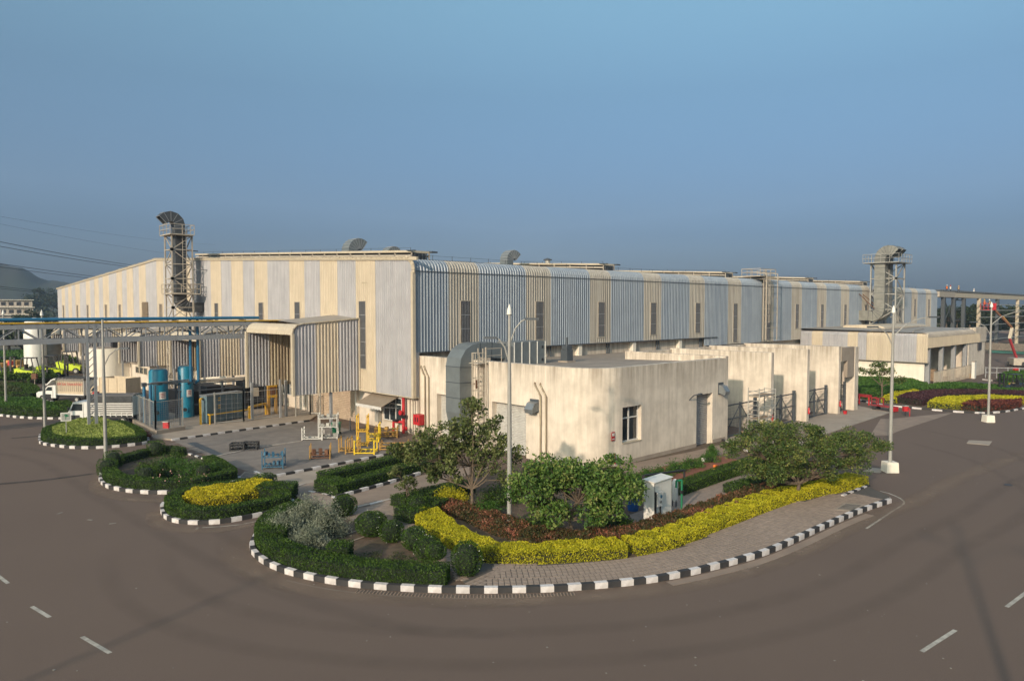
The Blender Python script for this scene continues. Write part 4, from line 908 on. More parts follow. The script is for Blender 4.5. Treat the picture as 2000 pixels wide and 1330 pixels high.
# bent wall pipes
def bent(parent, v, z0=0.0, name='wall_pipe', zt=5.0, m='rust_streaked'):
    MB().pipe([(AX - .12, v, z0), (AX - .12, v, zt), (AX - .12, v + .55, zt + .75), (AX - .02, v + .6, zt + .85)], .055, 7).build(name, m, parent, world=True)
bent(ann, 32.35, zt=4.3); bent(ann, 31.85, zt=4.3); bent(ann, 44.4, zt=4.7); bent(ann, 44.85, zt=4.7)
MB().box(AX - .1, 45.6, 0, AX - .0, 45.9, 6.2).build('corner_strip', 'concrete', ann, world=True)
def hood(parent, fn, m='galvanised'):
    prof = [(0, 0), (.55, -.15), (.62, .12), (.38, .5), (0, .62)]; mb = MB().extrude(prof, -.45, .45, lambda u, w, t: fn(t, u, w)); mb.build('vent_hood', m, parent, world=True)
    MB().extrude([(0, -.12), (.1, -.12), (.1, .75), (0, .75)], -.5, .5, lambda u, w, t: fn(t, u - .05, w)).build('vent_frame', 'dark_steel', parent, world=True)
hood(ann, lambda s, a, z: (AX - a, 33.0 + s * .8, 3.3 + z)); hood(ann, lambda s, a, z: (48.1 + s * .7, AY - a, 3.75 + z))
# raised party walls of the transformer bays
for k, x in enumerate((48.8, 55.5, 62.2, 69.0)):
    m_ = MB(); yf = 27.5
    m_.box(x, yf + .0, 0, x + .45, 37.2, 6.42) if k else m_.box(x + .001, AY + .0, 0, x + .4, 37.2, 6.42)
    m_.build('bay_wall', 'cream_plaster', ann, world=True)
MB().box(49.2, 37.0, 0, 72.5, 37.4, 6.3).box(69.45, 30.5, 4.0, 72.6, 31, 6.3).build('wall', 'cream_plaster', ann, world=True)
MB().box(72.6, 27.4, 0, 73.5, 37.4, 6.25).build('bay_wall', 'cream_plaster', ann, world=True)
MB().box(70.9, 27.45, 3.4, 72.59, 27.8, 5.0).box(69.46, 27.45, 5.0, 72.59, 27.8, 6.3).build('lintel', 'concrete', ann, world=True)
MB().box(64, 37.4, 5.2, 78, 46.2, 5.44).box(73.6, 37.5, 0, 78, 46, 5.2).build('roof', 'roof_screed', ann, world=True)
# lamp bracket and fittings
MB().pipe([(43.9, AY, 3.55), (43.9, AY - .35, 3.9), (44.25, AY - .55, 4.0)], .04).cbox(44.35, AY - .6, 3.95, .3, .18, .1).build('lamp_bracket', 'dark_steel', ann, world=True)
MB().box(35.0, AY + .02, 1.65, 35.3, AY + .03, 2.2)
t = thing('fire_notice', 'small red and white fire notice on the annex wall near the window', 'sign', (35.35, 27.9, 1.75))
# annex duct, air unit, ladder, roof chimney
t = thing('air_duct', 'large grey duct rising outside the annex wall and bending over its roof', 'duct', (32.9, 40.1, 0), group=None)
pth = [(34.4, 1.25), (33.7, 1.35)] + arc(33.75, 2.05 + .5, .75, 250, 182, 4) + [(33.02, 3.4), (33.02, 4.6), (33.02, 5.8)] + arc(34.3, 6.0, .95 + .33, 178, 92, 6)[0:] + [(35.6, 7.28), (36.3, 7.1), (36.9, 6.6)]
pth = [(34.0, 1.0), (33.5, 1.35), (33.2, 1.9), (33.02, 2.6), (33.02, 3.6), (33.02, 4.7), (33.02, 5.8), (33.12, 6.25), (33.4, 6.65), (33.85, 6.88), (34.4, 6.95), (35.5, 6.95), (36.9, 6.8)]
mb = MB(); mb, L, Q = duct(mb, pth, 1.12, 39.35, 40.95, fU); mb.build('duct', 'duct_blue_grey', t, world=True)
for i in (4, 5, 6, 10, 11): mb = MB(); ring(mb, L[i], Q[i], 39.35, 40.95, fU, 0.05); mb.build('flange', 'dark_steel', t, world=True)
MB().bar((33.5, 39.3, 4.6), (33.5, 38.8, 4.65), .06).box(33.45, 38.75, 4.3, 33.58, 38.85, 4.9).build('bracket', 'rust', t, world=True)
t = thing('air_handling_unit', 'long grey air handling box with pale seams on the annex roof behind the lamp post', 'air handling unit', (39.3, 40.1, 5.6))
MB().box(36.9, 39.3, 5.65, 37.7, 41, 7.15).build('plenum', 'galvanised', t, world=True); MB().box(37.7, 39.25, 5.55, 41.2, 41.1, 7.45).build('casing', 'duct_blue_grey', t, world=True)
for u in (37.75, 38.55, 39.4, 40.25, 41.15): MB().box(u - .035, 39.2, 5.55, u + .035, 39.27, 7.45).build('seam', 'white_paint', t, world=True)
MB().box(37.68, 39.24, 5.5, 37.72, 41.1, 7.46).build('door_panel', 'galvanised', t, world=True); MB().box(40.75, 39.2, 6.9, 40.9, 39.26, 7.1).box(40.75, 39.2, 5.9, 40.9, 39.26, 6.1).build('handle', 'black', t, world=True)
t = thing('access_ladder', 'caged steel ladder climbing the annex wall right of the grey duct', 'ladder', (33.4, 38.0, 0))
ladder(t, (33.6, 38.2), (-1, 0), 0.3, 7.2, .5, cage=2.4, m='tan_steel', r=.035)
MB().bar((33.3, 37.5, 0), (33.3, 37.5, 7.3), .09).bar((33.3, 37.5, 7.2), (34.8, 37.5, 7.2), .05).bar((34.8, 37.5, 6.2), (34.8, 37.5, 7.2), .05).bar((33.3, 37.5, 6.7), (34.8, 37.5, 6.7), .04).box(32.7, 37.6, 6.15, 34, 38.6, 6.2).build('handrail', 'tan_steel', t, world=True)
t = thing('roof_chimney', 'dark square vent stack with cap standing on the annex roof', 'chimney', (43.1, 38.7, 5.7)); MB().cbox(0, 0, 0, .7, .7, 1.0).cbox(0, 0, 1.02, .6, .6, .3).build('stack', 'dark_steel', t); MB().cbox(0, 0, 0, 1.0, 1.0, .12).build('curb', 'concrete', t)
MB().tube((0, 0, 1.3), (0, 0, 2.0), .1).build('pipe', 'dark_steel', t)
t = thing('roof_box', 'small white condenser box on the annex roof near the corner of the hall', 'air conditioner', (36.6, 44.2, 5.55)); MB().cbox(0, 0, .1, .9, .5, .6).build('casing', 'window_white', t); MB().box(-.45, -.2, 0, -.35, .2, .1).box(.35, -.2, 0, .45, .2, .1).each('foot', 'dark_steel', t)
# ---- gates, extinguishers, scaffold, table, tyres ----------------------------------------------------
def gate(u0, u1, v, h, label, posts=True):
    t = thing('bay_gate', label, 'gate', (u0, v, 0), group='dark mesh gates of the transformer bays'); mb = MB()
    for u in (u0, (u0 + u1) / 2, u1): mb.cbox(u - u0, 0, 0, .14, .14, h)
    mb.build('post', 'dark_steel', t); mb = MB()
    for z in (.15, h * .55, h - .12): mb.bar((0, 0, z), (u1 - u0, 0, z), .09)
    mb.bar((0, 0, .15), ((u1 - u0) / 2, 0, h - .15), .05).bar((u1 - u0, 0, .15), ((u1 - u0) / 2, 0, h - .15), .05); mb.each('rail', 'dark_steel', t)
    mb = MB(); n = int((u1 - u0) / .22)
    for i in range(1, n): mb.bar((i * (u1 - u0) / n, 0, .15), (i * (u1 - u0) / n, 0, h - .15), .012)
    for i in range(1, 10): mb.bar((0, 0, .15 + i * (h - .3) / 10), (u1 - u0, 0, .15 + i * (h - .3) / 10), .012)
    mb.build('mesh', 'dark_steel', t); MB().cbox(0, 0, 0, .22, .22, h + .15).cbox(u1 - u0, 0, 0, .22, .22, h + .15).each('gate_post', 'dark_steel', t)
for k, (a, b, lb) in enumerate(((49.6, 54.4, 'dark mesh gate of the bay beside the annex, behind the scaffold'), (56.4, 61.4, 'dark mesh gate with braced leaf in the second bay'), (63.1, 68.1, 'dark braced mesh gate in the third bay from the annex'), (69.9, 72.5, 'narrow mesh gate in the last bay by the thick end pier'))): gate(a, b, 28.3, 2.65, lb)
def extinguisher(p, label, z=0.75):
    t = thing('fire_extinguisher', label, 'fire extinguisher', (p[0], p[1], z), group=None); MB().lathe(0, 0, [(.085, 0), (.09, .05), (.09, .42), (.04, .52), (.03, .58)], 12).build('cylinder', 'red_paint', t, True)
    MB().cbox(0, 0, .58, .05, .16, .05).build('valve', 'black', t); MB().cbox(0.0, -.093, .15, .1, .01, .16).build('label', 'white_paint', t)
extinguisher((55.6, 27.36), 'red fire extinguisher on the wall end behind the scaffold'); extinguisher((62.35, 27.36), 'red fire extinguisher on the wall end between the second and third gates'); extinguisher((69.15, 27.36), 'red fire extinguisher on the wall end left of the last narrow gate')
extinguisher((35.3, 27.68), 'red fire extinguisher under the notice on the rounded annex wall', .35)
t = thing('fire_bucket', 'small red bucket on the ground below the last extinguisher', 'bucket', (69.4, 27.0, .05)); MB().lathe(0, 0, [(.14, 0), (.2, .35)], 12).build('pail', 'red_paint', t); MB().lathe(0, 0, [(.21, .33), (.21, .36)], 12).build('rim', 'black', t)
mb = MB(); mb.box(35.22, 27.86, 1.55, 35.48, 27.9, 2.1)
o = bpy.data.objects['fire_notice']
MB().box(-.16, -.08, 0, .16, -.05, .55).build('board', 'red_paint', o); MB().lathe(0, 0, [(0.1, 0), (0.1, .01)], 12).v
MB().box(-.11, -.095, .3, .11, -.082, .48).box(-.11, -.095, .08, .11, -.082, .14).build('symbol', 'white_paint', o)
t = thing('scaffold_tower', 'light aluminium mobile scaffold tower standing before the bay gates', 'scaffold', (52.6, 26.7, 0.05))
for i, (dx) in enumerate((-1.5, 1.1)):
    mb = MB()
    for dy in (-.45, .45): mb.tube((dx, dy, .1), (dx, dy, 3.7 if i else 3.9), .04, n=6)
    for k in range(10): mb.tube((dx, -.45, .4 + k * .36), (dx, .45, .4 + k * .36), .028, n=5)
    mb.build('end_frame', 'galvanised_pale', t)
mb = MB(); 
for z in (1.5, 2.4, 3.3, 3.55):
    for dy in (-.45, .45): mb.tube((-1.5, dy, z), (1.1, dy, z), .028, n=5)
mb.tube((-1.5, -.45, .4), (1.1, -.45, 2.4), .028, n=5).tube((1.1, .45, .4), (-1.5, .45, 2.2), .028, n=5).build('brace', 'galvanised_pale', t)
MB().box(-1.5, -.42, 1.45, 1.1, .42, 1.5).box(-1.5, -.42, 3.2, 1.1, .42, 3.26).each('deck', 'timber', t)
for dx in (-1.5, 1.1):
    for dy in (-.45, .45): MB().tube((dx - .03, dy, .1), (dx + .03, dy, .1), .1, n=12).build('castor', 'black', t)
t = thing('work_bench', 'low brown work bench heaped with scrap beside the annex corner', 'bench', (49.9, 26.2, 0.05)); MB().cbox(0, 0, .75, 1.6, .9, .06).build('top', 'timber', t)
for dx in (-.7, .7):
    for dy in (-.35, .35): MB().cbox(dx, dy, 0, .08, .08, .75).build('leg', 'rust', t)
t = thing('scrap_pallet', 'pallet of rusty orange scrap on the ground beside the work bench', 'pallet', (51.0, 25.6, 0.05)); MB().cbox(0, 0, .1, 1.1, .8, .04).build('deck', 'timber', t); MB().cbox(0, -.3, 0, 1.1, .1, .1).cbox(0, .3, 0, 1.1, .1, .1).each('bearer', 'timber', t)
mb = MB(); 
for k in range(9): mb.cbox(random.uniform(-.35, .35), random.uniform(-.25, .25), .14, .2, .12, random.uniform(.1, .35), a=k)
mb.each('scrap', 'rust', t)
t = thing('cable_heap', 'grey folded heap of tarpaulin inside the second bay', 'heap', (58.6, 29.6, 0.05)); mb = MB()
for k in range(4): mb.lathe(-.9 + k * .6, 0, [(.5, 0), (.55, .5), (.45, 1.1), (.25, 1.5 - k * .08)], 9)
mb.build('tarpaulin', 'tarp_grey', t, True)
t = thing('stacked_table', 'dark red topped frame standing inside the last bay', 'table', (70.9, 29.2, 0.05)); MB().cbox(0, 0, 1.3, 1.6, .8, .1).build('top', 'rust', t)
for dx in (-.7, .7):
    for dy in (-.3, .3): MB().cbox(dx, dy, 0, .06, .06, 1.3).build('leg', 'dark_steel', t)
mb = MB(); [mb.cbox(-.4 + .4 * k, 0, .05, .35, .5, .4) for k in range(3)]; mb.each('scrap', 'dark_steel', t)
# ================================================================ LOADING CANOPIES on the gable wall
def canopy(v0, v1, u0, zb, zf, ztop, label, posts=True, flip=0, bands=('blue_cladding', 'cream_cladding', 'blue_cladding')):
    t = thing('loading_canopy', label, 'loading canopy', (u0, v0, 0), group='boxed loading canopies along the gable wall')
    n = 3; L = (33.0 - u0) / n; slope = (ztop - (zf + .85)) / (33 - u0)
    for i in range(n):
        a, b = u0 + i * L, u0 + (i + 1) * L; mb = MB(); top = (lambda s: zf + .82 + (s - u0) * slope)
        f = (lambda s: zf + .82 + (s - u0) * slope - (max(0, 1 - (s - u0) / .8) ** 2) * .8) if i == 0 else top
        sheet(mb, a, b - .01, [(0, zb, 1, 0), (0, f, 1, 0)], lambda s, d, z: (s, v0 - d, z), .3, .05); mb.build('cladding_panel', bands[i], t, world=True)
        mb = MB(); sheet(mb, a, b - .01, [(0, zb, 1, 0), (0, f, 1, 0)], lambda s, d, z: (s, v1 - .1 - d, z), .3, .06); mb.build('cladding_panel', 'rust_streaked' if i == 1 else bands[i], t, world=True)
    # rounded front beam
    for k, (a, b) in enumerate(((v0, v0 + (v1 - v0) * .33), (v0 + (v1 - v0) * .33, v0 + (v1 - v0) * .66), (v0 + (v1 - v0) * .66, v1))):
        rows = [(0, zf, -1, 0)] + [(-.8 + .8 * math.cos(R(x)), zf + .05 + .8 * math.sin(R(x)), math.cos(R(x)), math.sin(R(x))) for x in (0, 20, 45, 70, 90)]
        rows[0] = (0, zf, 1, 0); mb = MB(); sheet(mb, a, b - .005, rows, lambda s, d, z: (u0 - d, s, z), .3, .02); mb.build('front_beam', ('cream_trim', 'cream_cladding', 'cream_trim')[k], t, world=True)
    MB().add([(u0 + .8, v0 - .05, zf + .86), (33, v0 - .05, ztop + .02), (33, (v0 + v1) / 2, ztop + .3), (u0 + .8, (v0 + v1) / 2, zf + 1.1), (33, v1, ztop + .02), (u0 + .8, v1, zf + .86)], [(0, 1, 2, 3), (3, 2, 4, 5)]).build('roof', 'roof_metal', t, world=True)
    mb = MB()
    for v in (v0, v1): mb.box(u0 - .09, v - .16, zb - .05, u0 + .1, v + .14, zf + .1); 
    mb.box(32.85, v0 - .16, zb - .05, 32.98, v0 + .05, ztop); mb.each('edge_trim', 'cream_trim', t, world=True)
    mb = MB(); pr = [(u0 - .04 + .8 - .84 * math.cos(R(x)), zf + .05 + .84 * math.sin(R(x))) for x in (0, 30, 60, 90)] + [(33, ztop + .04)]
    for a, b in zip(pr[:-1], pr[1:]): mb.bar((a[0], v0 - .05, a[1]), (b[0], v0 - .05, b[1]), .2, .09)
    mb.build('eave_trim', 'cream_trim', t, world=True)
    mb = MB()
    for v, u in ((v0 + .25, 30.2), (v1 - .3, u0 + .2), (v1 - .3, 30.2)): MB().box(u, v - .1, 0, u + .2, v + .1, zb + .4).build('post', 'grey_steel', t, world=True)
    MB().box(u0 + .15, v0 + .05, zb + .02, 33, v0 + .15, zb + .2).build('bottom_rail', 'tan_steel', t, world=True)
    return t
canopy(53.4, 62.1, 26.8, 3.05, 7.9, 9.15, 'nearest and largest ribbed loading canopy, open front, blue and beige sides')
canopy(73.3, 81.7, 26.8, 3.1, 6.7, 8.0, 'second ribbed loading canopy behind the two blue tanks')
canopy(92.6, 100.5, 26.8, 3.05, 6.2, 7.6, 'third ribbed loading canopy, left of the blue pipes', bands=('blue_cladding', 'cream_cladding', 'blue_cladding'))
canopy(111.4, 119.8, 26.8, 3.1, 6.1, 7.4, 'fourth ribbed loading canopy behind the lattice column of the pipe bridge')
canopy(130.2, 138.0, 26.8, 3.1, 5.9, 7.1, 'farthest ribbed loading canopy beside the white silo')
# the gable base: doors, windows, awning
mb = MB(); mb.box(33.45, 62.85, 0.0, 33.58, 63.3, 3.0)
shutter(fac, 'V', 54.8, 62.8, 33.5, 2.95, 'shutter_beige', .16)
MB().box(33.3, 62.8, 0, 33.6, 63.3, 3.0).box(33.3, 54.55, 0, 33.6, 54.8, 3.0).each('door_jamb', 'cream_plaster', fac, world=True)
cross_window(fac, lambda s, a, z: (33.58 - a, 49.3 + s, z), 2.6, 0.75, 2.75, 3, .28); 
cross_window(fac, lambda s, a, z: (33.58 - a, 67.8 + s, z), 2.4, 1.3, 2.7, 3, 0)
cross_window(fac, lambda s, a, z: (33.58 - a, 70.8 + s, z), 1.8, 1.0, 2.9, 2, 0)
MB().box(33.46, 64.3, 0, 33.58, 65.3, 2.2).build('door', 'white_plaster', fac, world=True); MB().box(32.7, 63.9, 2.3, 33.58, 65.7, 2.42).build('door_canopy', 'cream_trim', fac, world=True)
MB().box(33.5, 48.0, .62, 33.58, 50.7, .7).build('sill', 'cream_trim', fac, world=True)
t = thing('awning', 'brown fabric awning with a scalloped pale edge over the three-pane window', 'awning', (33.5, 52, 2.9))
MB().add([(33.55, 48.4, 2.9), (33.55, 52.2, 2.9), (31.8, 52.2, 2.15), (31.8, 48.4, 2.15), (33.55, 48.4, 2.86), (33.55, 52.2, 2.86), (31.8, 52.2, 2.11), (31.8, 48.4, 2.11)], [(0, 1, 2, 3), (7, 6, 5, 4), (0, 3, 7, 4), (1, 5, 6, 2)]).build('fabric', 'awning', t, world=True)
mb = MB()
for k in range(20): v = 48.4 + k * .19; mb.box(31.78, v + .01, 1.87 + (.05 if k % 2 else 0), 31.8, v + .175, 2.14)
mb.build('valance', 'window_white', t, world=True); MB().bar((31.85, 48.5, 2.12), (33.5, 48.5, 1.9), .04).bar((31.85, 52.1, 2.12), (33.5, 52.1, 1.9), .04).build('arm', 'grey_steel', t, world=True)
# canopy bays between: masonry with small windows, white round tank room with ladder
t = thing('service_block', 'low cream masonry block with three small windows under the third canopy', 'building', (30.5, 97, 0))
MB().box(28.2, 92.9, 0, 33.0, 103.5, 3.0).build('wall', 'cream_plaster', t, world=True)
for k in range(3): 
    a = 97.9 - k * 1.6
    f = MB().box(28.14, a - .62, 1.9, 28.2, a + .62, 2.75).build('window', 'cream_trim', t, world=True); MB().box(28.10, a - .55, 1.97, 28.15, a + .55, 2.68).build('pane', 'glass', f)
MB().box(28.0, 92.8, 3.0, 33, 103.6, 3.15).build('roof', 'roof_screed', t, world=True)
mb = MB(); mb.box(33.0, 82, 0, 33.58, 92, 3.0); mb.build('wall', 'white_plaster', fac, world=True)
_c = G(193, 757); t = thing('round_pump_house', 'white plastered pump house with rounded walls behind the parked trucks', 'building', (_c.x, _c.y, 0))
cx, cy = _c.x + 1.5, _c.y + 1.5
MB().prism([(cx + 2.3 * math.cos(R(a)), cy + 2.3 * math.sin(R(a))) for a in range(150, 300, 10)] + [(cx + 3.6, cy - 1.9), (cx + 3.6, cy + 2.6), (cx - 1.6, cy + 2.6)], 0, 4.9).build('wall', 'white_plaster', t, True, world=True)
ladder(t, (cx + 2.6, cy - 1.95), (0, -1), 0.3, 4.9, .5, m='tan_steel'); MB().box(cx - 1.5, cy - 1.6, 4.9, cx + 3.6, cy + 2.5, 5.0).build('roof', 'roof_screed', t, world=True)
MB().cbox(cx + 2.8, cy - 1.0, 5.0, .9, .9, .9).cbox(cx + .8, cy - .8, 5.0, 1.0, .8, .7).each('roof_tank', 'black', t, world=True)
_c = G(70, 728); _k = 1.0
t = thing('white_silo', 'tall white storage silo with a small blue mark, far left beyond the trucks', 'silo', (_c.x, _c.y, 0)); MB().lathe(0, 0, [(1.5, 0), (1.5, 7.6), (1.1, 8.3), (.2, 8.6)], 24).build('shell', 'white_paint', t, True)
MB().box(-1.52, -.5, 6.2, -1.4, .35, 7.0).build('mark', 'pipe_blue', t)
_c = G(92, 724); t = thing('squat_tank', 'squat pale cylindrical tank with railing beside the tall white silo', 'tank', (_c.x, _c.y, 0)); MB().lathe(0, 0, [(2.0, 0), (2.0, 4.3), (.3, 4.8)], 24).build('shell', 'galvanised_pale', t, True); gallery(t, _c.x - 2.4, _c.y - 2.4, _c.x + 2.4, _c.y + 2.4, 1.5, 'grey_steel')
# ================================================================ RIGHT-HAND BUILDING
rb = thing('loading_building', 'low cream building with pale blue cladding bands and open loading bays on the right', 'building', (100.7, 29.2, 0))
frm = lambda s, d, z: (100.7 - d, s, z)
ev = [29.16, 32.0, 36.1, 40.3, 43.3, 45.6]
pxs = [1817, 1790, 1743, 1692, 1675, 1655, 1606, 1585, 1560]
vv = [max(29.16, min(45.6, onX(p, 680, 100.7)[0])) for p in pxs]
for i in range(len(vv) - 1):
    mb = MB(); sheet(mb, vv[i], vv[i + 1] - .01, [(0, 3.15, 1, 0), (0, 6.5, 1, 0), (-.15, 6.8, 1, 0), (-.5, 6.9, 1, 0)], frm, .3, .04); mb.build('cladding_panel', ('cream_cladding', 'blue_cladding')[i % 2], rb, world=True)
MB().box(101.3, 29.7, 0, 101.6, 45.6, 3.3).build('wall', 'white_plaster', rb, world=True)
MB().box(100.72, 29.2, 3.1, 101.6, 45.6, 3.16).build('soffit', 'roof_metal', rb, world=True)
fr2 = lambda s, d, z: (s, 29.16 - d, z)
mb = MB(); sheet(mb, 100.72, 125.2, [(0, 5.0, 1, 0), (0, 6.3, 1, 0)], fr2, .3, .03); mb.build('fascia', 'cream_cladding', rb, world=True)
mb = MB(); sheet(mb, 100.72, 124.0, [(0, 6.32, 1, 0)] + [(-.8 + .8 * math.cos(R(t_)), 6.35 + .6 * math.sin(R(t_)), math.cos(R(t_)), math.sin(R(t_))) for t_ in (0, 30, 60, 90)], fr2, .3, .03); mb.build('eave', 'roof_metal', rb, world=True)
MB().add([(100.7, 29.9, 6.92), (128.5, 29.9, 6.92), (128.5, 45.7, 7.3), (100.7, 45.7, 7.2)], [(0, 1, 2, 3)]).build('roof', 'roof_metal', rb, world=True)
MB().box(119.6, 29.3, 0, 128.6, 29.8, 5.0).box(122.6, 29.2, 5.0, 128.7, 29.9, 7.2).box(119.6, 29.8, 0, 120.0, 38, 5).build('wall', 'cream_plaster', rb, world=True)
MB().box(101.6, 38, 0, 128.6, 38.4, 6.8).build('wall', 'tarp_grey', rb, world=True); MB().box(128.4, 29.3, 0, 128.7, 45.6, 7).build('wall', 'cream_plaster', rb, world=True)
MB().box(124.2, 29.15, 3.8, 126.0, 29.35, 4.9).build('window', 'louvre', rb, world=True)
for u in (102.0, 107.5, 113.0, 118.6): MB().box(u, 29.3, 0, u + .5, 29.8, 5.0).build('column', 'grey_steel', rb, world=True)
for k in range(6):
    u = 102.6 + k * 2.9; mb = MB(); 
    for j in range(9): mb.bar((u + j * .31, 28.9, 0.05), (u + j * .31, 28.9, 1.9), .05)
    mb.bar((u, 28.9, 1.9), (u + 2.6, 28.9, 1.9), .07).bar((u, 28.9, .3), (u + 2.6, 28.9, .3), .07); mb.build('fence_panel', 'tan_steel', rb, world=True)
MB().box(105.5, 30.6, 0, 107.0, 31.5, 2.1).box(110.5, 31, 0, 112, 32, 1.6).each('crate', 'timber', rb, world=True)
MB().pipe([(101.0, 31, 7.0), (103, 31.5, 7.15), (112, 33, 7.2)], .06).pipe([(101, 36, 7.05), (120, 36, 7.3)], .06).each('roof_cable', 'concrete', rb, world=True)
t = thing('roof_hump', 'low rounded cream roof section behind the loading building parapet', 'roof', (112, 41, 7.1)); 
MB().extrude([(-3.2, -.3), (-3.1, .2), (-2.5, .42), (0, .5), (2.5, .42), (3.2, -.3)], 0, 19, lambda u, w, t_: (t_ - 1, u, w)).build('vault', 'cream_cladding', t, True)
t = thing('plinth_post', 'short white post against the far end wall of the loading building', 'post', (118.9, 28.4, 0)); MB().cbox(0, 0, 0, .8, .4, 2.4).build('shaft', 'white_paint', t); MB().cbox(0, 0, 2.4, .9, .5, .08).build('cap', 'concrete', t)
# ================================================================ UNFINISHED STEEL HALL, far right
sh = thing('steel_frame_hall', 'unfinished steel frame hall extension with bare columns, girts and corrugated roof edge', 'steel frame', (163, 45.7, 0))
MB().box(163.3, 45.4, 12.4, 174, 45.9, 13.5).build('beam', 'tan_steel', sh, world=True); MB().box(174, 45.4, 12.4, 300, 45.9, 13.4).build('beam', 'cream_trim', sh, world=True)
mb = MB(); sheet(mb, 163.3, 300, [(.3, 13.55, 0, 1), (-30, 13.75, 0, 1)], lambda s, d, z: (s, 45.7 - d, z), 1.6, .35); mb.build('roof', 'dark_steel', sh, world=True)
for u, m in ((167, 'dark_steel'), (174, 'dark_steel'), (181.5, 'dark_steel'), (194, 'cream_trim'), (210.6, 'dark_steel'), (232, 'cream_trim'), (255, 'cream_trim')): MB().box(u - .4, 45.3, 0, u + .4, 46, 12.4).build('column', m, sh, world=True)
for z in (2.6, 4.4, 6.2, 8.0, 9.6, 11.0): MB().bar((191, 45.1, z), (300, 45.1, z), .16).build('girt', 'galvanised_pale', sh, world=True)
for z in (3.5, 5.5, 7.6, 9.8, 11.9): MB().bar((174, 45.8, z), (186, 47, z), .2).build('girt', 'dark_steel', sh, world=True)
MB().bar((167.4, 45.6, 7), (173.6, 45.6, 12), .14).bar((167.4, 45.6, 12), (173.6, 45.6, 7), .14).build('brace', 'dark_steel', sh, world=True)
for u in (167, 181, 194, 210): 
    for v in (70, 95): MB().box(u - .4, v - .4, 0, u + .4, v + .4, 12.8).build('column', 'dark_steel', sh, world=True)
_a = G(1925, 690); _b = G(2100, 698)
t = thing('block_wall', 'long low grey block wall behind the far right lamp post', 'wall', (_a.x, _a.y, 0)); d = (_b - _a); MB().bar((0, 0, 1.6), (d.x, d.y, 1.6), .4, 1.6).build('wall', 'stone_grey', t); MB().bar((0, -.6, .7), (d.x, d.y - .6, .7), .1, 1.0).build('sheeting', 'green_sheet', t)
t = thing('site_railing', 'grey tubular site railing by the road at the far right edge', 'railing', (0, 0, 0)); mb = MB(); a, b = G(1925, 738), G(2080, 742); d = b - a
for k in range(8): p = a + d * (k / 7); mb.bar((p.x, p.y, 0), (p.x, p.y, 1.6), .1)
mb.build('post', 'grey_steel', t); MB().bar((a.x, a.y, 1.5), (b.x, b.y, 1.5), .08).bar((a.x, a.y, .8), (b.x, b.y, .8), .08).each('rail', 'grey_steel', t)
# ================================================================ PIPE BRIDGE
pb = thing('pipe_bridge', 'long grey steel truss bridge carrying blue and yellow pipes on a lattice column', 'pipe bridge', (15.35, 65.6, 0))
X0, X1 = -12.0, 33.0
for v, nm in ((65.3, 'chord'), (66.5, 'chord')):
    for z in (8.62, 7.45): MB().bar((X0, v, z), (X1 - .4, v, z), .16, .40).build('chord', 'grey_steel', pb, world=True)
mb = MB(); x = X0; k = 0
while x < X1 - 2:
    for v in (65.3, 66.5):
        mb.bar((x, v, 7.5), (x, v, 8.6), .09)
        if k % 2: mb.bar((x, v, 8.55), (x + 1.5, v, 7.5), .08)
        else: mb.bar((x, v, 7.5), (x + 1.5, v, 8.55), .08)
    mb.bar((x, 65.3, 7.5), (x, 66.5, 7.5), .07).bar((x, 65.3, 8.6), (x, 66.5, 8.6), .07); x += 1.5; k += 1
mb.build('web', 'grey_steel', pb, world=True)
for dv in (.1, .5): MB().tube((X0, 65.4 + dv, 9.15), (29.5, 65.4 + dv, 9.15), .13, n=8).build('blue_pipe', 'pipe_blue', pb, True, world=True)
MB().tube((X0, 65.2, 8.88), (X1, 65.2, 8.88), .06, n=8).build('yellow_pipe', 'yellow_paint', pb, True, world=True)
mb = MB(); 
for k in range(14): mb.box(X0 + 1 + k * 3, 65.2, 8.75, X0 + 1.15 + k * 3, 66.5, 9.0)
mb.build('saddle', 'dark_steel', pb, world=True)
for c in ((15.35, 65.3), (29.8, 65.6)):
    mb = MB()
    if c[0] < 20:
        for dx in (-.27, .27): MB().bar((c[0] + dx, c[1], 0), (c[0] + dx, c[1], 8.9), .2, .2).build('column', 'grey_steel', pb, world=True)
        z = .2; k = 0
        while z < 7: mb.bar((c[0] - .27, c[1], z), (c[0] + .27, c[1], z + .55), .05); z += .55
        mb.build('lacing', 'grey_steel', pb, world=True)
for dx in (0, .65): MB().pipe([(23.3 + dx, 65.8, 9.1), (23.3 + dx, 65.8, 3.6), (23.3 + dx, 66.4, 3.3)], .13, 8).build('drop_pipe', 'pipe_blue', pb, True, world=True)
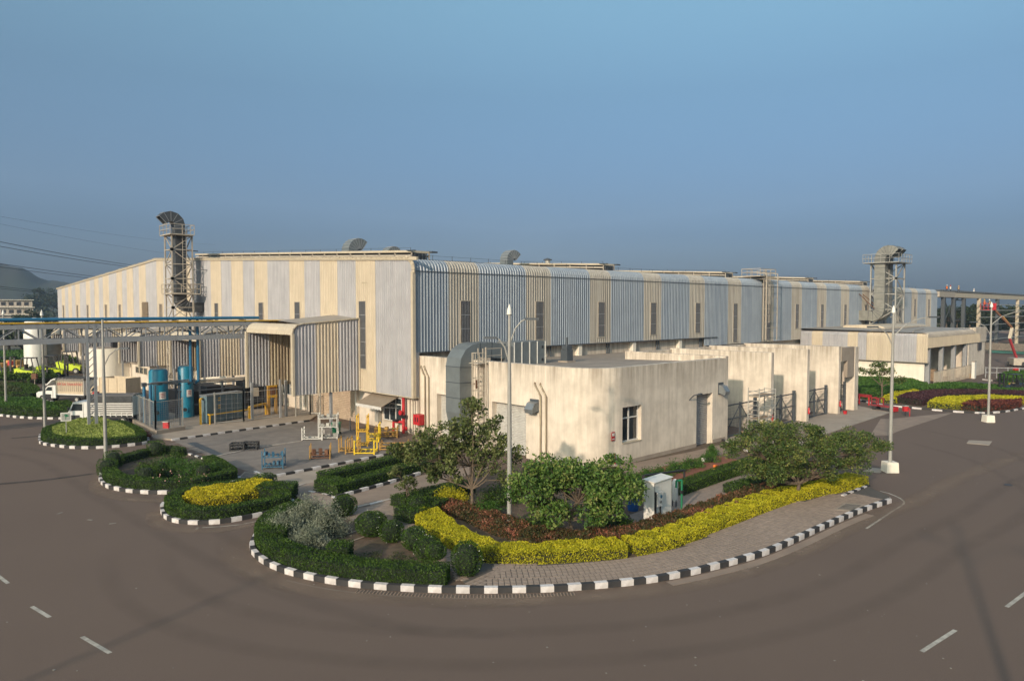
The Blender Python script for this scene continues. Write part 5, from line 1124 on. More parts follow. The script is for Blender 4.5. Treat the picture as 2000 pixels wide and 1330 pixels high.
# ---- tanks and compound
def tank(p, h, r, label):
    t = thing('blue_tank', label, 'tank', (p[0], p[1], .1), group='two upright teal blue receiver tanks')
    MB().lathe(0, 0, [(r, .55), (r, h - .25), (r * .85, h - .08), (r * .4, h)], 24).build('shell', 'teal_paint', t, True); MB().lathe(0, 0, [(r + .02, 0), (r, .55)], 24).build('skirt', 'teal_paint', t, True)
    MB().lathe(0, 0, [(r * .88, h - .1), (r * .45, h + .02), (.1, h + .04)], 20).build('top_cap', 'concrete', t, True); MB().tube((0, 0, h), (0, 0, h + .3), .06).build('nozzle', 'grey_steel', t)
    d = Vector((-math.cos(AZ + R(24)), -math.sin(AZ + R(24)), 0)); q = d * (r + .01); s = Vector((-d.y, d.x, 0)) * .3
    a0 = math.atan2(d.y, d.x); mb = MB(); w_ = [(math.cos(a0 + x) * (r + .02), math.sin(a0 + x) * (r + .02)) for x in (.1, .35, .6, .85)]
    for i in range(3): mb.quad((*w_[i], 1.9), (*w_[i + 1], 1.9), (*w_[i + 1], 2.55), (*w_[i], 2.55))
    mb.build('nameplate', 'white_paint', t)
    w_ = [(math.cos(a0 + x) * (r + .03), math.sin(a0 + x) * (r + .03)) for x in (.25, .48, .7)]; mb = MB()
    for z in (2.1, 2.25, 2.38):
        for i in range(2): mb.quad((*w_[i], z), (*w_[i + 1], z), (*w_[i + 1], z + .05), (*w_[i], z + .05))
    mb.build('plate_text', 'red_paint', t)
    a = a0 - .1; c = Vector((math.cos(a) * r, math.sin(a) * r, .75)); MB().tube(c * .9 + Vector((0, 0, .07)), c + Vector((math.cos(a), math.sin(a), 0)) * .08, .26, n=16).build('manway', 'teal_paint', t, True)
    MB().tube(c, c + Vector((math.cos(a), math.sin(a), 0)) * .1, .17, n=16).build('manway_hole', 'black', t); return t
tank(G(311, 822), 4.6, .78, 'teal blue upright tank on the left, behind the wire fence'); tank(G(364, 816), 4.75, .66, 'teal blue upright tank on the right, with an open round manway')
_c = G(283, 832); t = thing('standing_pipe', 'pair of upright blue pipes joined to grey pipework left of the tanks', 'pipe', (_c.x, _c.y, 0))
for dx in (0, .38): MB().pipe([(dx, -dx, 0), (dx, -dx, 3.5)], .13, 10).build('riser', 'pipe_blue', t, True)
a = Vector((23.3, 66.0, 3.5)); b = Vector((_c.x, _c.y, 3.55)); MB().pipe([a, b], .07).pipe([a + Vector((.5, .3, .15)), b + Vector((.4, -.3, .1))], .07).build('header', 'galvanised', t, world=True)
for k in (0, .33, .66, 1): p = b.lerp(a, k); MB().cbox(p.x, p.y, 3.4, .35, .35, .3).build('valve', 'dark_steel', t, world=True)
for px in (305, 352): p = G(px, 833); MB().bar((p.x, p.y, .1), (p.x, p.y, 3.5), .09).build('support', 'dark_steel', t, world=True)
def mesh_fence(pts, h, label, m='galvanised_pale', nm='wire_fence', cat='fence', step=.18, sp=2.2):
    t = thing(nm, label, cat, (pts[0].x, pts[0].y, 0)); w = MB(); off = pts[0]
    for a, b in zip(pts[:-1], pts[1:]):
        L = (b - a).length; n = max(1, round(L / sp))
        for k in range(n + 1): p = a.lerp(b, k / n); MB().bar((p.x, p.y, 0), (p.x, p.y, h + .15), .1).build('post', m, t, world=True)
        q = int(L / step)
        for k in range(q): p = a.lerp(b, k / q); w.bar((p.x, p.y, .2), (p.x, p.y, h), .012)
        for k in range(int(h / step)): z = .2 + k * step; w.bar((a.x, a.y, z), (b.x, b.y, z), .012)
        MB().bar((a.x, a.y, h), (b.x, b.y, h), .05).bar((a.x, a.y, .25), (b.x, b.y, .25), .05).each('rail', m, t, world=True)
    w.build('mesh', 'grey_steel', t, world=True); return t
mesh_fence(GP([(264, 826), (304, 846), (357, 838)]), 2.5, 'tall wire mesh fence wrapping the corner of the tank compound', sp=1.6)
mesh_fence(GP([(420, 831), (476, 826), (548, 817)]), 2.7, 'thin wire fence in front of the teal-grey cabinet', sp=3.0, step=.4)
mesh_fence(GP([(578, 816), (606, 812), (626, 812)]), 2.0, 'low wire fence below the three-pane window near the yard kerb', sp=1.4)
t = thing('fence_plinth', 'low concrete plinth under the wire fence of the tank compound', 'plinth', (18.3, 64.4, 0)); P = GP([(262, 828), (304, 851), (360, 842)])
for a, b in zip(P[:-1], P[1:]): MB().bar((a.x, a.y, .22), (b.x, b.y, .22), .25, .4).build('wall', 'concrete', t, world=True)
a, b, c = G(393, 828), G(405, 831), G(475, 819)
t = thing('equipment_cabinet', 'big teal-grey equipment cabinet with yellow marks, behind the yellow rail', 'cabinet', (b.x, b.y, .1))
d = (c - b); L = d.length; an = math.atan2(d.y, d.x); t.rotation_euler = (0, 0, an)
MB().box(0, 0, .1, L, .85, 2.4).build('body', 'panel_teal_grey', t); MB().box(-.04, -.04, 2.4, L + .04, .89, 2.5).build('lid', 'galvanised', t); MB().box(.1, .1, 0, L - .1, .8, .1).build('base', 'black', t)
for k in (1, 2, 3): MB().box(L * k / 4 - .015, -.02, .15, L * k / 4 + .015, -.002, 2.35).build('seam', 'duct_blue_grey', t)
mb = MB(); [mb.box(1.15, -.02, z, 1.4, -.003, z + .08) for z in (1.25, 1.45, 1.9, 2.1)]; mb.build('marking', 'yellow_paint', t)
def rail(px, h, label, m='yellow_paint', w=.1, mids=(.0,)):
    P = GP(px); t = thing('safety_rail', label, 'railing', (P[0].x, P[0].y, .1), group=None)
    for p in P: MB().bar((p.x, p.y, .1), (p.x, p.y, h), w).build('post', m, t, world=True)
    for a, b in zip(P[:-1], P[1:]): MB().bar((a.x, a.y, h), (b.x, b.y, h), w).build('rail', m, t, world=True)
    return t
rail([(392, 832), (400, 828)], 2.3, 'tall yellow goal-post rail at the left end of the teal-grey cabinet', w=.14); rail([(400, 828), (410, 832), (487, 820)], .95, 'low yellow safety rail along the front of the teal-grey cabinet')
rail([(487, 820), (520, 812)], 1.15, 'short yellow safety rail under the largest canopy', w=.18)
t = thing('hoist_stand', 'upright yellow and rust machine frame under the largest canopy', 'frame', (27.6, 62.0, .1)); P = G(525, 812)
t.location = (P.x, P.y, .1)
for dx in (0, .7): MB().cbox(dx, 0, 0, .22, .22, 3.2).build('post', 'rust_yellow', t)
MB().cbox(.35, 0, 1.6, .9, .3, .25).cbox(.35, 0, 2.6, .9, .3, .25).build('crossbeam', 'yellow_paint', t); MB().cbox(.35, .1, 1.9, .5, .5, .7).build('hoist', 'rust', t)
t = thing('machine_line', 'dark pipework and machine racks in the shade between the two nearest canopies', 'machinery', (26, 70, 0)); mb = MB()
for k in range(4): mb.box(23.5 + k * 2.2, 68.5, .1, 25.2 + k * 2.2, 72.5, 2.3 + .35 * (k % 2))
mb.build('housing', 'black', t, world=True); mb = MB()
for k in range(5): mb.bar((22.6 + k * 2.1, 67.6, 0), (22.6 + k * 2.1, 67.6, 3.2), .14)
for z in (1.2, 2.5, 3.1): mb.bar((22.6, 67.6, z), (31.4, 67.6, z), .12)
mb.build('frame', 'dark_steel', t, world=True); MB().box(29.3, 66.6, 1.6, 29.9, 66.9, 2.4).build('panel', 'tan_steel', t, world=True); MB().pipe([(22, 68, 3.3), (33, 68, 3.3)], .16).build('duct', 'tan_steel', t, world=True)
for px, lb in ((560, 'slim grey steel post by the yard kerb, left of the largest canopy front'),):
    p = G(548, 818); t = thing('steel_post', lb, 'post', (p.x, p.y, 0)); MB().cbox(0, 0, 0, .16, .16, 3.6).build('shaft', 'grey_steel', t); MB().cbox(0, 0, 0, .35, .35, .05).build('foot', 'grey_steel', t)
def hydrant(p, label, h=.75):
    t = thing('hydrant_box', label, 'hydrant', p, AZ - R(90)); t.scale = (.8, .8, .95); MB().cbox(0, 0, .45, .5, .4, .5).build('cabinet', 'red_paint', t); MB().tube((0, 0, 0), (0, 0, .45), .06).build('stand', 'black', t)
    MB().tube((.35, -.3, 0), (.35, -.3, .75), .05).tube((.35, -.3, .75), (.1, -.35, .75), .05).build('hydrant_pipe', 'red_paint', t); MB().cbox(0, 0, .95, .6, .5, .05).build('top', 'galvanised_pale', t)
hydrant(tuple(G(325, 846)), 'red hydrant cabinet standing by the tank compound fence'); hydrant(tuple(G(1768, 812)), 'red box on a black stand beside a red hydrant by the right planter')
# fire main on the gable corner
t = thing('fire_main', 'thick red fire main with valves rising on the wall beside the awning', 'pipe', (33.3, 47.3, 0)); MB().pipe([(33.25, 47.4, 0), (33.25, 47.4, 3.05)], .13, 10).build('riser', 'red_paint', t, True, world=True)
MB().pipe([(33.25, 47.4, .9), (32.9, 48.3, .9), (32.9, 48.3, 0)], .11, 8).build('branch', 'red_paint', t, True, world=True); MB().cbox(33.2, 47.4, 1.25, .4, .4, .25).cbox(32.9, 48, .95, .3, .5, .15).build('valve', 'black', t, world=True)
MB().tube((33.0, 47.4, 1.7), (32.9, 47.4, 1.7), .2, n=12).tube((33, 46.7, .5), (32.9, 46.7, .5), .18, n=12).build('handwheel', 'red_paint', t, world=True)
for v in (46.9, 46.5, 46.2): MB().pipe([(33.5, v, 0), (33.5, v, 2.6 + .2 * v % .4), (33.5, v + .3, 3)], .035).build('conduit', 'tan_steel', t, world=True)
t = thing('hose_cabinet', 'bright red hose cabinet fixed on the annex wall at the hall corner', 'cabinet', (33.3, 45.2, 0)); MB().box(33.0, 44.95, .95, 33.58, 45.75, 1.75).build('cabinet', 'red_paint', t, world=True); MB().box(32.98, 45.1, 1.2, 33.0, 45.22, 1.55).box(32.98, 45.4, 1.2, 33.0, 45.52, 1.55).build('lettering', 'black', t, world=True)
t = thing('electric_box', 'small grey electric box on the wall left of the three-pane window', 'box', (33.4, 51.2, 0)); MB().box(33.2, 51.0, .5, 33.58, 51.5, 1.7).build('casing', 'galvanised_pale', t, world=True); MB().box(33.18, 51.1, 1.2, 33.2, 51.2, 1.4).build('handle', 'black', t, world=True)
# ================================================================ LAMP POSTS
def lamp_post(x, y, h, label, arms=((0, 1),), base=None, group='tall grey lamp posts along the roads', finial=True, armlen=1.3, armz=0.82):
    t = thing('lamp_post', label, 'lamp post', (x, y, 0), 0, group)
    MB().lathe(0, 0, [(.115, 0), (.11, 1.5), (.10, h * .5), (.065, h - .3)], 12).build('pole', 'pole_grey', t, True)
    if finial: MB().lathe(0, 0, [(.05, h - .32), (.13, h - .25), (.10, h - .02), (.05, h + .12), (.02, h + .2)], 12).build('finial', 'white_paint', t, True)
    for a in arms:
        a, armlen, armz = a if isinstance(a, tuple) else (a, armlen, armz)
        d = Vector((math.cos(R(a)), math.sin(R(a)), 0)); p = [Vector((0, 0, h * armz - 1.1)) , d * (armlen * .35) + Vector((0, 0, h * armz - .35)), d * (armlen * .75) + Vector((0, 0, h * armz)), d * armlen + Vector((0, 0, h * armz + .08))]
        ar = MB().pipe(p, .035, 6).build('arm', 'pole_grey', t, True); e = p[-1]; mb = MB(); mb.cbox(e.x + d.x * .25, e.y + d.y * .25, e.z - .04, .62, .2, .1, a=math.atan2(d.y, d.x)); mb.build('lamp_head', 'dark_steel', ar)
    if base: MB().cbox(0, 0, 0, *base, a=AZ, bev=.03).build('footing', 'white_plaster', t)
    return t
V_R = math.degrees(AZ) - 90; V_L = math.degrees(AZ) + 90
p = G(995, 1030); lamp_post(p.x, p.y, 10.0, 'grey lamp post in the red shrub bed before the annex wall', arms=((V_R, .75, .945), (V_L, .6, .86)))
p = G(1738, 921); lamp_post(p.x, p.y, 10.0, 'tall grey lamp post on a white block beside the yellow hedge end', arms=((V_R, 2.2, .94), (V_L, 1.0, .88)), base=(.75, .75, .62))
p = G(1930, 824); lamp_post(p.x, p.y, 10.4, 'tall grey lamp post on a white block near the right planter', arms=((V_R, 2.6, .93), (V_L, 1.3, .84)), base=(.75, .75, .6))
p = G(207, 908); lamp_post(p.x, p.y, 9.6, 'grey lamp post in the hedge of the rose island', arms=((V_R, 1.1, .77),), finial=False)
p = G(88, 838); lamp_post(p.x, p.y, 9.7, 'grey lamp post left of the green-grass island with the lattice column', arms=(), armz=.8)
p = G(12, 797); lamp_post(p.x, p.y, 9.7, 'far grey lamp post at the left edge of the picture', arms=(), finial=True)
lamp_post(11.4, .6, 10, 'near grey lamp post outside the picture on the right', arms=((100, .9, .9), (-80, 2.0, .9))); lamp_post(-14.2, 16.6, 10, 'near grey lamp post outside the picture on the left', arms=())
# ================================================================ VEHICLES
def wheel(parent, x, y, r, w=.22, hub='galvanised_pale'):
    t = MB().tube((x, y - w / 2, r), (x, y + w / 2, r), r, n=18).build('wheel', 'rubber', parent); MB().tube((x, y - w / 2 - .01, r), (x, y + w / 2 + .01, r), r * .5, n=12).build('rim', hub, t)
def truck(label, loc, rz, L, Wd, paint, cabL, nose, bodyh, top, kind):
    """+x is forward; origin at the rear axle end on the ground"""
    t = thing('truck' if kind != 'pickup' else 'pickup_truck', label, 'truck', loc, rz); w = Wd / 2; cx = L - cabL; bs = lambda u, z, y: (u, y, z)
    if nose: prof = [(cx, .45), (L, .45), (L + .02, .95), (L - .25, 1.08), (L - nose, 1.2), (L - nose - .55, 1.75), (cx + .1, 1.82), (cx, 1.75)]
    else: prof = [(cx, .4), (L, .4), (L + .03, .95), (L - .12, 1.2), (L - .5, 1.95), (cx + .15, 2.02), (cx, 1.95)]
    MB().extrude(prof, -w, w, bs).build('cab', paint, t)
    zt = 1.75 if nose else 1.93; xa = (L - nose) if nose else L - .12; xb = (L - nose - .55) if nose else L - .5; zl = 1.2
    # windscreen and side windows
    n = Vector((zt - zl, 0, xa - xb)).normalized() * .012
    MB().add([(xa + n.x - .02, -w + .1, zl + .05), (xa + n.x - .02, w - .1, zl + .05), (xb + n.x + .02, w - .14, zt - .07), (xb + n.x + .02, -w + .14, zt - .07)], [(0, 1, 2, 3)]).build('windscreen', 'glass', t)
    for s in (-1, 1):
        y = s * (w + .006); d = MB().add([(xa - .2, y, zl + .03), (xb - .02, y, zt - .12), (cx + .45, y, zt - .12), (cx + .45, y, zl + .03)], [(0, 1, 2, 3)] if s < 0 else [(3, 2, 1, 0)]).build('side_window', 'glass', t)
        MB().box(cx + .35, min(y, y + s * .008), .5, cx + .37, max(y, y + s * .008), zt - .1).build('door_seam', 'black', t)
        MB().cbox(L - .02, s * (w - .22), .62, .1, .26, .2).build('headlight', 'galvanised_pale', t); MB().cbox(xa - .1, s * (w + .16), zl + .1, .08, .18, .26).build('mirror', 'black', t)
        MB().box(xa - .95, min(s * w, s * (w + .012)), .4, xa - .2, max(s * w, s * (w + .012)), .85).build('wheel_arch', 'black', t)
    MB().box(L - .02, -w + .35, .55, L + .04, w - .35, .78).build('grille', 'black', t); MB().box(L - .05, -w, .36, L + .1, w, .5).build('bumper', 'tan_steel', t)
    bx = cx - .1; z0 = .82
    MB().box(0, -w + .1, .55, cx + .3, w - .1, .8).build('chassis', 'black', t)
    b = MB().box(0, -w - .04, z0, bx, w + .04, z0 + .1).build('bed', paint, t)
    for s in (-1, 1):
        for k in range(int(bx / .16)): pass
        mb = MB(); y = s * (w + .03); zt2 = z0 + bodyh
        if kind == 'tarp':
            mb.box(0, min(y, y - s * .05), z0 + .1, bx, max(y, y - s * .05), zt2 - .5); 
            for k in range(5): mb.box(0, min(y, y + s * .07), z0 + .22 + k * .19, bx, max(y, y + s * .07), z0 + .30 + k * .19)
            for k in range(9): mb.box(k * bx / 8 - .03, min(y, y + s * .05), z0 - .1, k * bx / 8 + .03, max(y, y + s * .05), z0 + .2)
            mb.build('side_wall', 'truck_white', t); q_ = MB()
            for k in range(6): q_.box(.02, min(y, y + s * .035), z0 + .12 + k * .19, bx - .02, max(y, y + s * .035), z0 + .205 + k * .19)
            q_.build('dark_stripe', 'tarp_grey', t)  # grey boxes between the ribs: shade of the gaps put into the colour
            MB().box(0, min(y, y + s * .08), zt2 - .5, bx, max(y, y + s * .08), zt2).build('tarpaulin_skirt', 'tarp_dark', t)
        elif kind == 'pickup':
            mb.box(0, min(y, y - s * .04), z0 + .1, bx, max(y, y - s * .04), zt2)
            for k in range(int(bx / .13)): mb.box(k * .13 + .02, min(y, y + s * .025), z0 + .35, k * .13 + .07, max(y, y + s * .025), zt2)
            mb.build('side_wall', 'truck_cream', t); q_ = MB()
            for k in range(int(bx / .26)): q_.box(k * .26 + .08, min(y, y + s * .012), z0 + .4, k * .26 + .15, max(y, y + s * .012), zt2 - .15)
            q_.build('dark_stripe', 'tarp_grey', t)  # dark stripes laid on the side wall between the slats
        else:
            mb.box(0, min(y, y - s * .04), z0 + .1, bx, max(y, y - s * .04), zt2)
            for k in range(4): mb.box(k * bx / 3 - .05, min(y, y + s * .04), z0, k * bx / 3 + .05, max(y, y + s * .04), zt2)
            mb.box(0, min(y, y + s * .035), z0 + .65, bx, max(y, y + s * .035), z0 + .72); mb.build('side_wall', paint, t)
    zt2 = z0 + bodyh; MB().box(-.03, -w - .03, z0, .02, w + .03, zt2).build('tailgate', paint, t); MB().box(bx - .04, -w, z0, bx, w, zt2).build('front_board', paint, t)
    if kind == 'tarp': MB().extrude([(-w - .06, zt2), (w + .06, zt2), (w * .6, zt2 + .12), (-w * .6, zt2 + .12)], 0, bx, lambda y, z, x: (x, y, z)).build('tarpaulin', 'tarp_grey', t)
    if kind == 'pickup':
        mb = MB().extrude([(-w - .08, zt2 - .12), (w + .08, zt2 - .12), (w, zt2 + .14), (-w, zt2 + .14)], 0, bx, lambda y, z, x: (x, y, z))
        for k in range(9): mb.cbox(k * bx / 8, 0, zt2 - .05, .16, Wd + .1, .24)
        mb.build('tarpaulin_roll', 'tarp_grey', t)
        pr = [(bx - .02, zt2 + .1), (bx + .55, zt2 - .05), (bx + 1.15, zt2 - .55), (bx + 1.35, 1.86)]; mb = MB()
        for s in (-1, 1):
            for a, c in zip(pr[:-1], pr[1:]): mb.bar((a[0], s * (w - .1), a[1]), (c[0], s * (w - .1), c[1]), .3, .12)
        for a, c in zip(pr[:-1], pr[1:]): mb.add([(a[0], -w, a[1]), (a[0], w, a[1]), (c[0], w, c[1]), (c[0], -w, c[1])], [(0, 1, 2, 3)])
        mb.build('wind_hood', paint, t)
    r = .36
    for x in (L - .75, .9):
        for s in (-1, 1): wheel(t, x, s * (w - .08), r)
    return t
def place_truck(front, rear, **k):
    a, b = G(*front), G(*rear); d = (a - b); return dict(loc=(b.x, b.y, 0), rz=math.atan2(d.y, d.x), L=k.get('L', d.length))
a, b = G(154, 829), G(272, 829); an = math.atan2(a.y - b.y, a.x - b.x)
tr = truck('white light truck with ribbed sides and dark tarpaulin, parked behind the lattice column', (b.x + .2, b.y + .9, 0), an + .02, 5.6, 1.85, 'truck_white', 1.75, 0, 1.65, 0, 'tarp')
a, b = G(74, 784), G(166, 787); an = math.atan2(a.y - b.y, a.x - b.x)
tr2 = truck('white long-nosed pickup with a caged goods body and red lettering', (b.x + .6, b.y + .3, 0), an - .02, 6.1, 1.75, 'truck_white', 2.5, .95, 1.62, 0, 'pickup')
cu = bpy.data.curves.new('lettering', 'FONT'); cu.body = 'OM SAI TRANSPORT'; cu.size = .36; cu.extrude = .004; cu.space_character = 1.0; cu.materials.append(M['red_paint'])
_t = bpy.data.objects.new('lettering', cu); _dg = bpy.context.evaluated_depsgraph_get(); _me = bpy.data.meshes.new_from_object(_t.evaluated_get(_dg) if False else _t); _me.materials.clear(); _me.materials.append(M['red_paint']); o = bpy.data.objects.new('lettering', _me); COL.objects.link(o); bpy.data.objects.remove(_t); o.parent = tr2; o.location = (3.35, .935, 1.85); o.rotation_euler = (R(90), 0, R(180))
a, b = G(150, 788), G(243, 792); an = math.atan2(a.y - b.y, a.x - b.x)
truck('cream box-sided light truck partly hidden behind the lattice column', (b.x + 1.2, b.y + 1.2, 0), an - .06, 5.9, 1.8, 'truck_cream', 2.2, .8, 1.9, 0, 'box')
def forklift(loc, rz, body, label, mast='black', group=None, sc=1.0):
    t = thing('forklift', label, 'forklift', loc, rz, group); t.scale = (sc, sc, sc)
    MB().extrude([(-1.1, .35), (1.0, .35), (1.05, .75), (.45, .85), (.2, .95), (-.35, 1.0), (-1.0, 1.25), (-1.2, 1.0)], -.55, .55, lambda u, z, y: (u, y, z)).build('body', body, t)
    MB().box(-1.25, -.5, .3, -.9, .5, 1.15).build('counterweight', body, t); MB().box(-.45, -.25, 1.0, .0, .25, 1.12).box(-.5, -.25, 1.1, -.4, .25, 1.55).build('seat', 'black', t)
    mb = MB()
    for s in (-1, 1): mb.bar((.5, s * .45, .8), (.25, s * .42, 2.1), .07).bar((-.7, s * .45, 1.1), (-.6, s * .42, 2.1), .07)
    mb.each('roof_post', mast, t); MB().box(-.65, -.48, 2.1, .35, .48, 2.17).build('overhead_guard', mast, t)
    mb = MB()
    for s in (-1, 1): mb.box(1.12, s * .35 - .06, .1, 1.27, s * .35 + .06, 2.2)
    for z in (.4, 1.2, 2.15): mb.box(1.14, -.35, z, 1.24, .35, z + .1)
    mb.build('mast', mast, t)
    for s in (-1, 1): MB().box(1.27, s * .3 - .06, .12, 2.2, s * .3 + .06, .17).build('fork', 'dark_steel', t)
    for x in (.65, -.75):
        for s in (-1, 1): wheel(t, x, s * .5, .3, .22)
    MB().tube((.3, 0, 1.0), (.05, 0, 1.35), .03).tube((.03, 0, 1.33), (.0, 0, 1.38), .17, n=12).build('steering_wheel', 'black', t); return t
for (px, py), an, lb, sc in (((62, 744), -40, 'lime yellow forklift standing second from the left beyond the pickup', 1.5), ((103, 738), -30, 'lime yellow forklift in the middle, beside a dark mast', 1.5), ((140, 730), -38, 'lime yellow forklift at the right, nearest the round pump house', 1.6), ((-2, 744), -35, 'lime yellow forklift cut by the left edge of the picture', 1.5)):
    p = G(px, py); forklift((p.x, p.y, 0), R(an), 'lime', lb, group='lime yellow forklifts parked beyond the trucks', sc=sc)
p = G(1978, 770); forklift((p.x, p.y, 0), R(135), 'black', 'dark forklift with a yellow rear by the right planter', sc=1.1)
p = G(1990, 770); t = thing('counterweight_block', 'yellow and orange bin behind the dark forklift at the right edge', 'bin', (p.x + 1, p.y + .5, 0)); MB().cbox(0, 0, 0, 1.3, 1.1, 1.1).build('body', 'sand_orange', t); MB().cbox(0, 0, 1.1, 1.4, 1.2, .1).build('rim', 'yellow_paint', t)
# small red and orange things on the left
def red_sign(px, label, m='red_paint', h=1.1, s=.55):
    p = G(*px); t = thing('red_box', label, 'box', (p.x, p.y, 0)); MB().cbox(0, 0, h, s, .35, .7, a=AZ + R(90)).build('box', m, t); MB().cbox(0, 0, 0, .08, .08, h).build('stand', 'tan_steel', t)
red_sign((21, 727), 'small red box on a stand among the far left shrubs', s=.7); red_sign((68, 757), 'faded orange-red box on a stand before the lime forklifts', 'rust', s=.6); red_sign((188, 800), 'red box on a stand beside the lattice column and cream truck', s=.5); red_sign((75, 706), 'pale red box beside the white silo', 'flower_pink', s=.9)
red_sign((1877, 765), 'small red box standing amid black pallets behind the planter', s=.6, h=.1); red_sign((1984, 735), 'red box on the far green bed at the right edge', s=.7, h=.6)
for k, (px, py) in enumerate(((28, 716), (4, 722), (34, 722))):
    p = G(px, py); t = thing('orange_skip', ('orange sand-coloured container wall far left, longest', 'orange sand-coloured container at the left edge', 'low orange container in front of the long one')[k], 'container', (p.x, p.y, 0)); w_ = (3.2, 1.6, 2.2)[k]; MB().cbox(0, 0, .2, w_, 1.2, .9 if k < 2 else .5, a=AZ + R(65)).build('body', 'sand_orange', t); MB().cbox(0, 0, 0, w_ * .9, 1.0, .2, a=AZ + R(65)).build('base', 'dark_steel', t)
# sign by the lattice column
p = G(130, 862); t = thing('garden_sign', 'square white-framed sign with a green plant picture, in the grass island', 'sign', (p.x, p.y, 0), AZ - R(90) + R(25)); MB().box(-.03, -.03, 0, .03, .03, 1.8).build('post', 'pole_grey', t)
MB().box(-.34, -.06, 1.55, .34, -.03, 2.2).build('frame', 'white_paint', t); MB().box(-.28, -.066, 1.61, .28, -.061, 2.14).build('board', 'galvanised_pale', t)
mb = MB(); mb.box(-.02, -.07, 1.66, .02, -.067, 1.9)
for a in (20, 60, 90, 120, 160): c = (.16 * math.cos(R(a)), 1.9 + .14 * math.sin(R(a))); mb.add([(c[0] * .1, -.07, 1.86), (c[0] + .05, -.07, c[1] - .04), (c[0] * 1.2, -.07, c[1] + .05), (c[0] - .05, -.07, c[1] + .03)], [(0, 1, 2, 3)])
mb.build('plant_picture', 'bin_green', t)
# ================================================================ YARD: racks, bin
def stillage(nm, label, px, w, d, h, m, rz, levels=(0.15,), rails=(0.95,), group=None, post=.08, fill=None, fm=None, z0=0, m2=None):
    p = G(*px); t = thing(nm, label, 'rack', (p.x, p.y, z0), R(rz), group)
    for x in (0, w):
        for y in (0, d): MB().cbox(x, y, 0, post, post, h).build('post', m, t)
    mb = MB()
    for z in levels:
        for y in (0, d): mb.bar((0, y, z), (w, y, z), post * .9)
        for x in (0, w): mb.bar((x, 0, z), (x, d, z), post * .9)
        for k in range(1, 4): mb.bar((w * k / 4, 0, z), (w * k / 4, d, z), post * .5)
        mb.build('shelf_frame', m2 or m, t); mb = MB()
    mb = MB()
    for z in rails:
        for x in (0, w): mb.bar((x, 0, z * h), (x, d, z * h), post * .7)
    if mb.v: mb.build('end_rail', m, t)
    if fill:
        for z in levels:
            mb = MB()
            for k in range(fill): mb.cbox(w * (k + .5) / fill, d * random.uniform(.3, .7), z + .03, w / fill * .5, d * .35, random.uniform(.1, .3), a=random.uniform(-.5, .5))
            mb.build('load', fm or m, t)
    return t
stillage('steel_rack', 'small blue steel rack of parts by the striped yard kerb', (512, 917), 1.25, .9, 1.15, 'rack_blue', -35, (.15, .75), (), fill=5, fm='rack_blue', post=.06)
stillage('steel_rack', 'low rusty brown stillage with a brown board by the yard kerb', (605, 898), 1.3, .95, .95, 'rust_yellow', -33, (.12, .3), (), fill=3, fm='rust', post=.06, m2='rust')
yg = 'yellow steel stillages heaped in the yard'
stillage('steel_stillage', 'rust-yellow open stillage, leftmost of the yellow heap', (662, 884), .75, 1.0, 1.0, 'rust_yellow', -40, group=yg); stillage('steel_stillage', 'rust-yellow open stillage, second from the left of the yellow heap', (675, 887), .85, 1.0, 1.0, 'rust_yellow', -40, group=yg)
stillage('steel_stillage', 'brightest yellow stillage nearest the striped kerb', (692, 888), 1.35, 1.3, 1.0, 'bright_yellow', -42, (.12,), (.8,), group=yg); stillage('steel_stillage', 'tall double yellow stillage standing upright in the middle of the heap', (697, 872), .75, .8, 2.3, 'yellow_paint', -40, (.12, 1.1), (.45, .92), group=yg)
stillage('steel_stillage', 'yellow stillage behind the bright one, near the tall one', (716, 864), .9, .9, 1.4, 'bright_yellow', -40, (.15, .5), (.9,), group=yg); stillage('steel_stillage', 'wide brown-yellow stillage at the back of the heap before the window', (732, 856), 1.7, 1.2, .85, 'rust_yellow', -38, (.15, .5), (.9,), fill=3, fm='rust_yellow', group=yg)
stillage('steel_stillage', 'long low yellow stillage at the right end of the heap', (742, 880), 1.9, 1.3, .55, 'rust_yellow', -40, (.1, .3), (.9,), group=yg)
stillage('steel_rack', 'low white steel rack at the yard line, left of the tall white one', (590, 860), 1.5, .8, .95, 'rack_white', -40, (.12,), (.8, .4), post=.08); stillage('steel_rack', 'tall white steel rack stacked two high beside the green bin', (622, 858), 1.4, .9, 1.95, 'rack_white', -36, (.12, .95, 1.6), (.9, .4), fill=3, fm='galvanised_pale', post=.07)
for k, (px, lb) in enumerate((((449, 881), 'black plastic crate of parts on the yard line, the left one of two'), ((474, 879), 'black plastic crate of parts on the yard line, the right one of two'))): stillage('black_crate', lb, px, .95, .7, .5, 'black', -38, (.06, .3, .48), (), group='two black crates on the yard line', post=.09)
p = G(657, 849); t = thing('wheelie_bin', 'green wheeled rubbish bin beside the tall white rack', 'bin', (p.x, p.y, 0), AZ - R(90)); MB().add([(-.24, -.24, .08), (.24, -.24, .08), (.24, .24, .08), (-.24, .24, .08), (-.3, -.32, .88), (.3, -.32, .88), (.3, .34, .88), (-.3, .34, .88)], [(0, 3, 2, 1), (0, 1, 5, 4), (1, 2, 6, 5), (2, 3, 7, 6), (3, 0, 4, 7)]).build('body', 'bin_green', t)
MB().extrude([(-.36, .88), (.38, .88), (.36, 1.0), (-.2, 1.02)], -.33, .33, lambda y, z, x: (x, y, z)).build('lid', 'bin_green', t)
for s in (-1, 1): MB().tube((s * .26, .26, .1), (s * .31, .26, .1), .1, n=12).build('wheel', 'rubber', t)
MB().box(-.05, -.33, .55, .05, -.3, .68).build('logo', 'window_white', t)
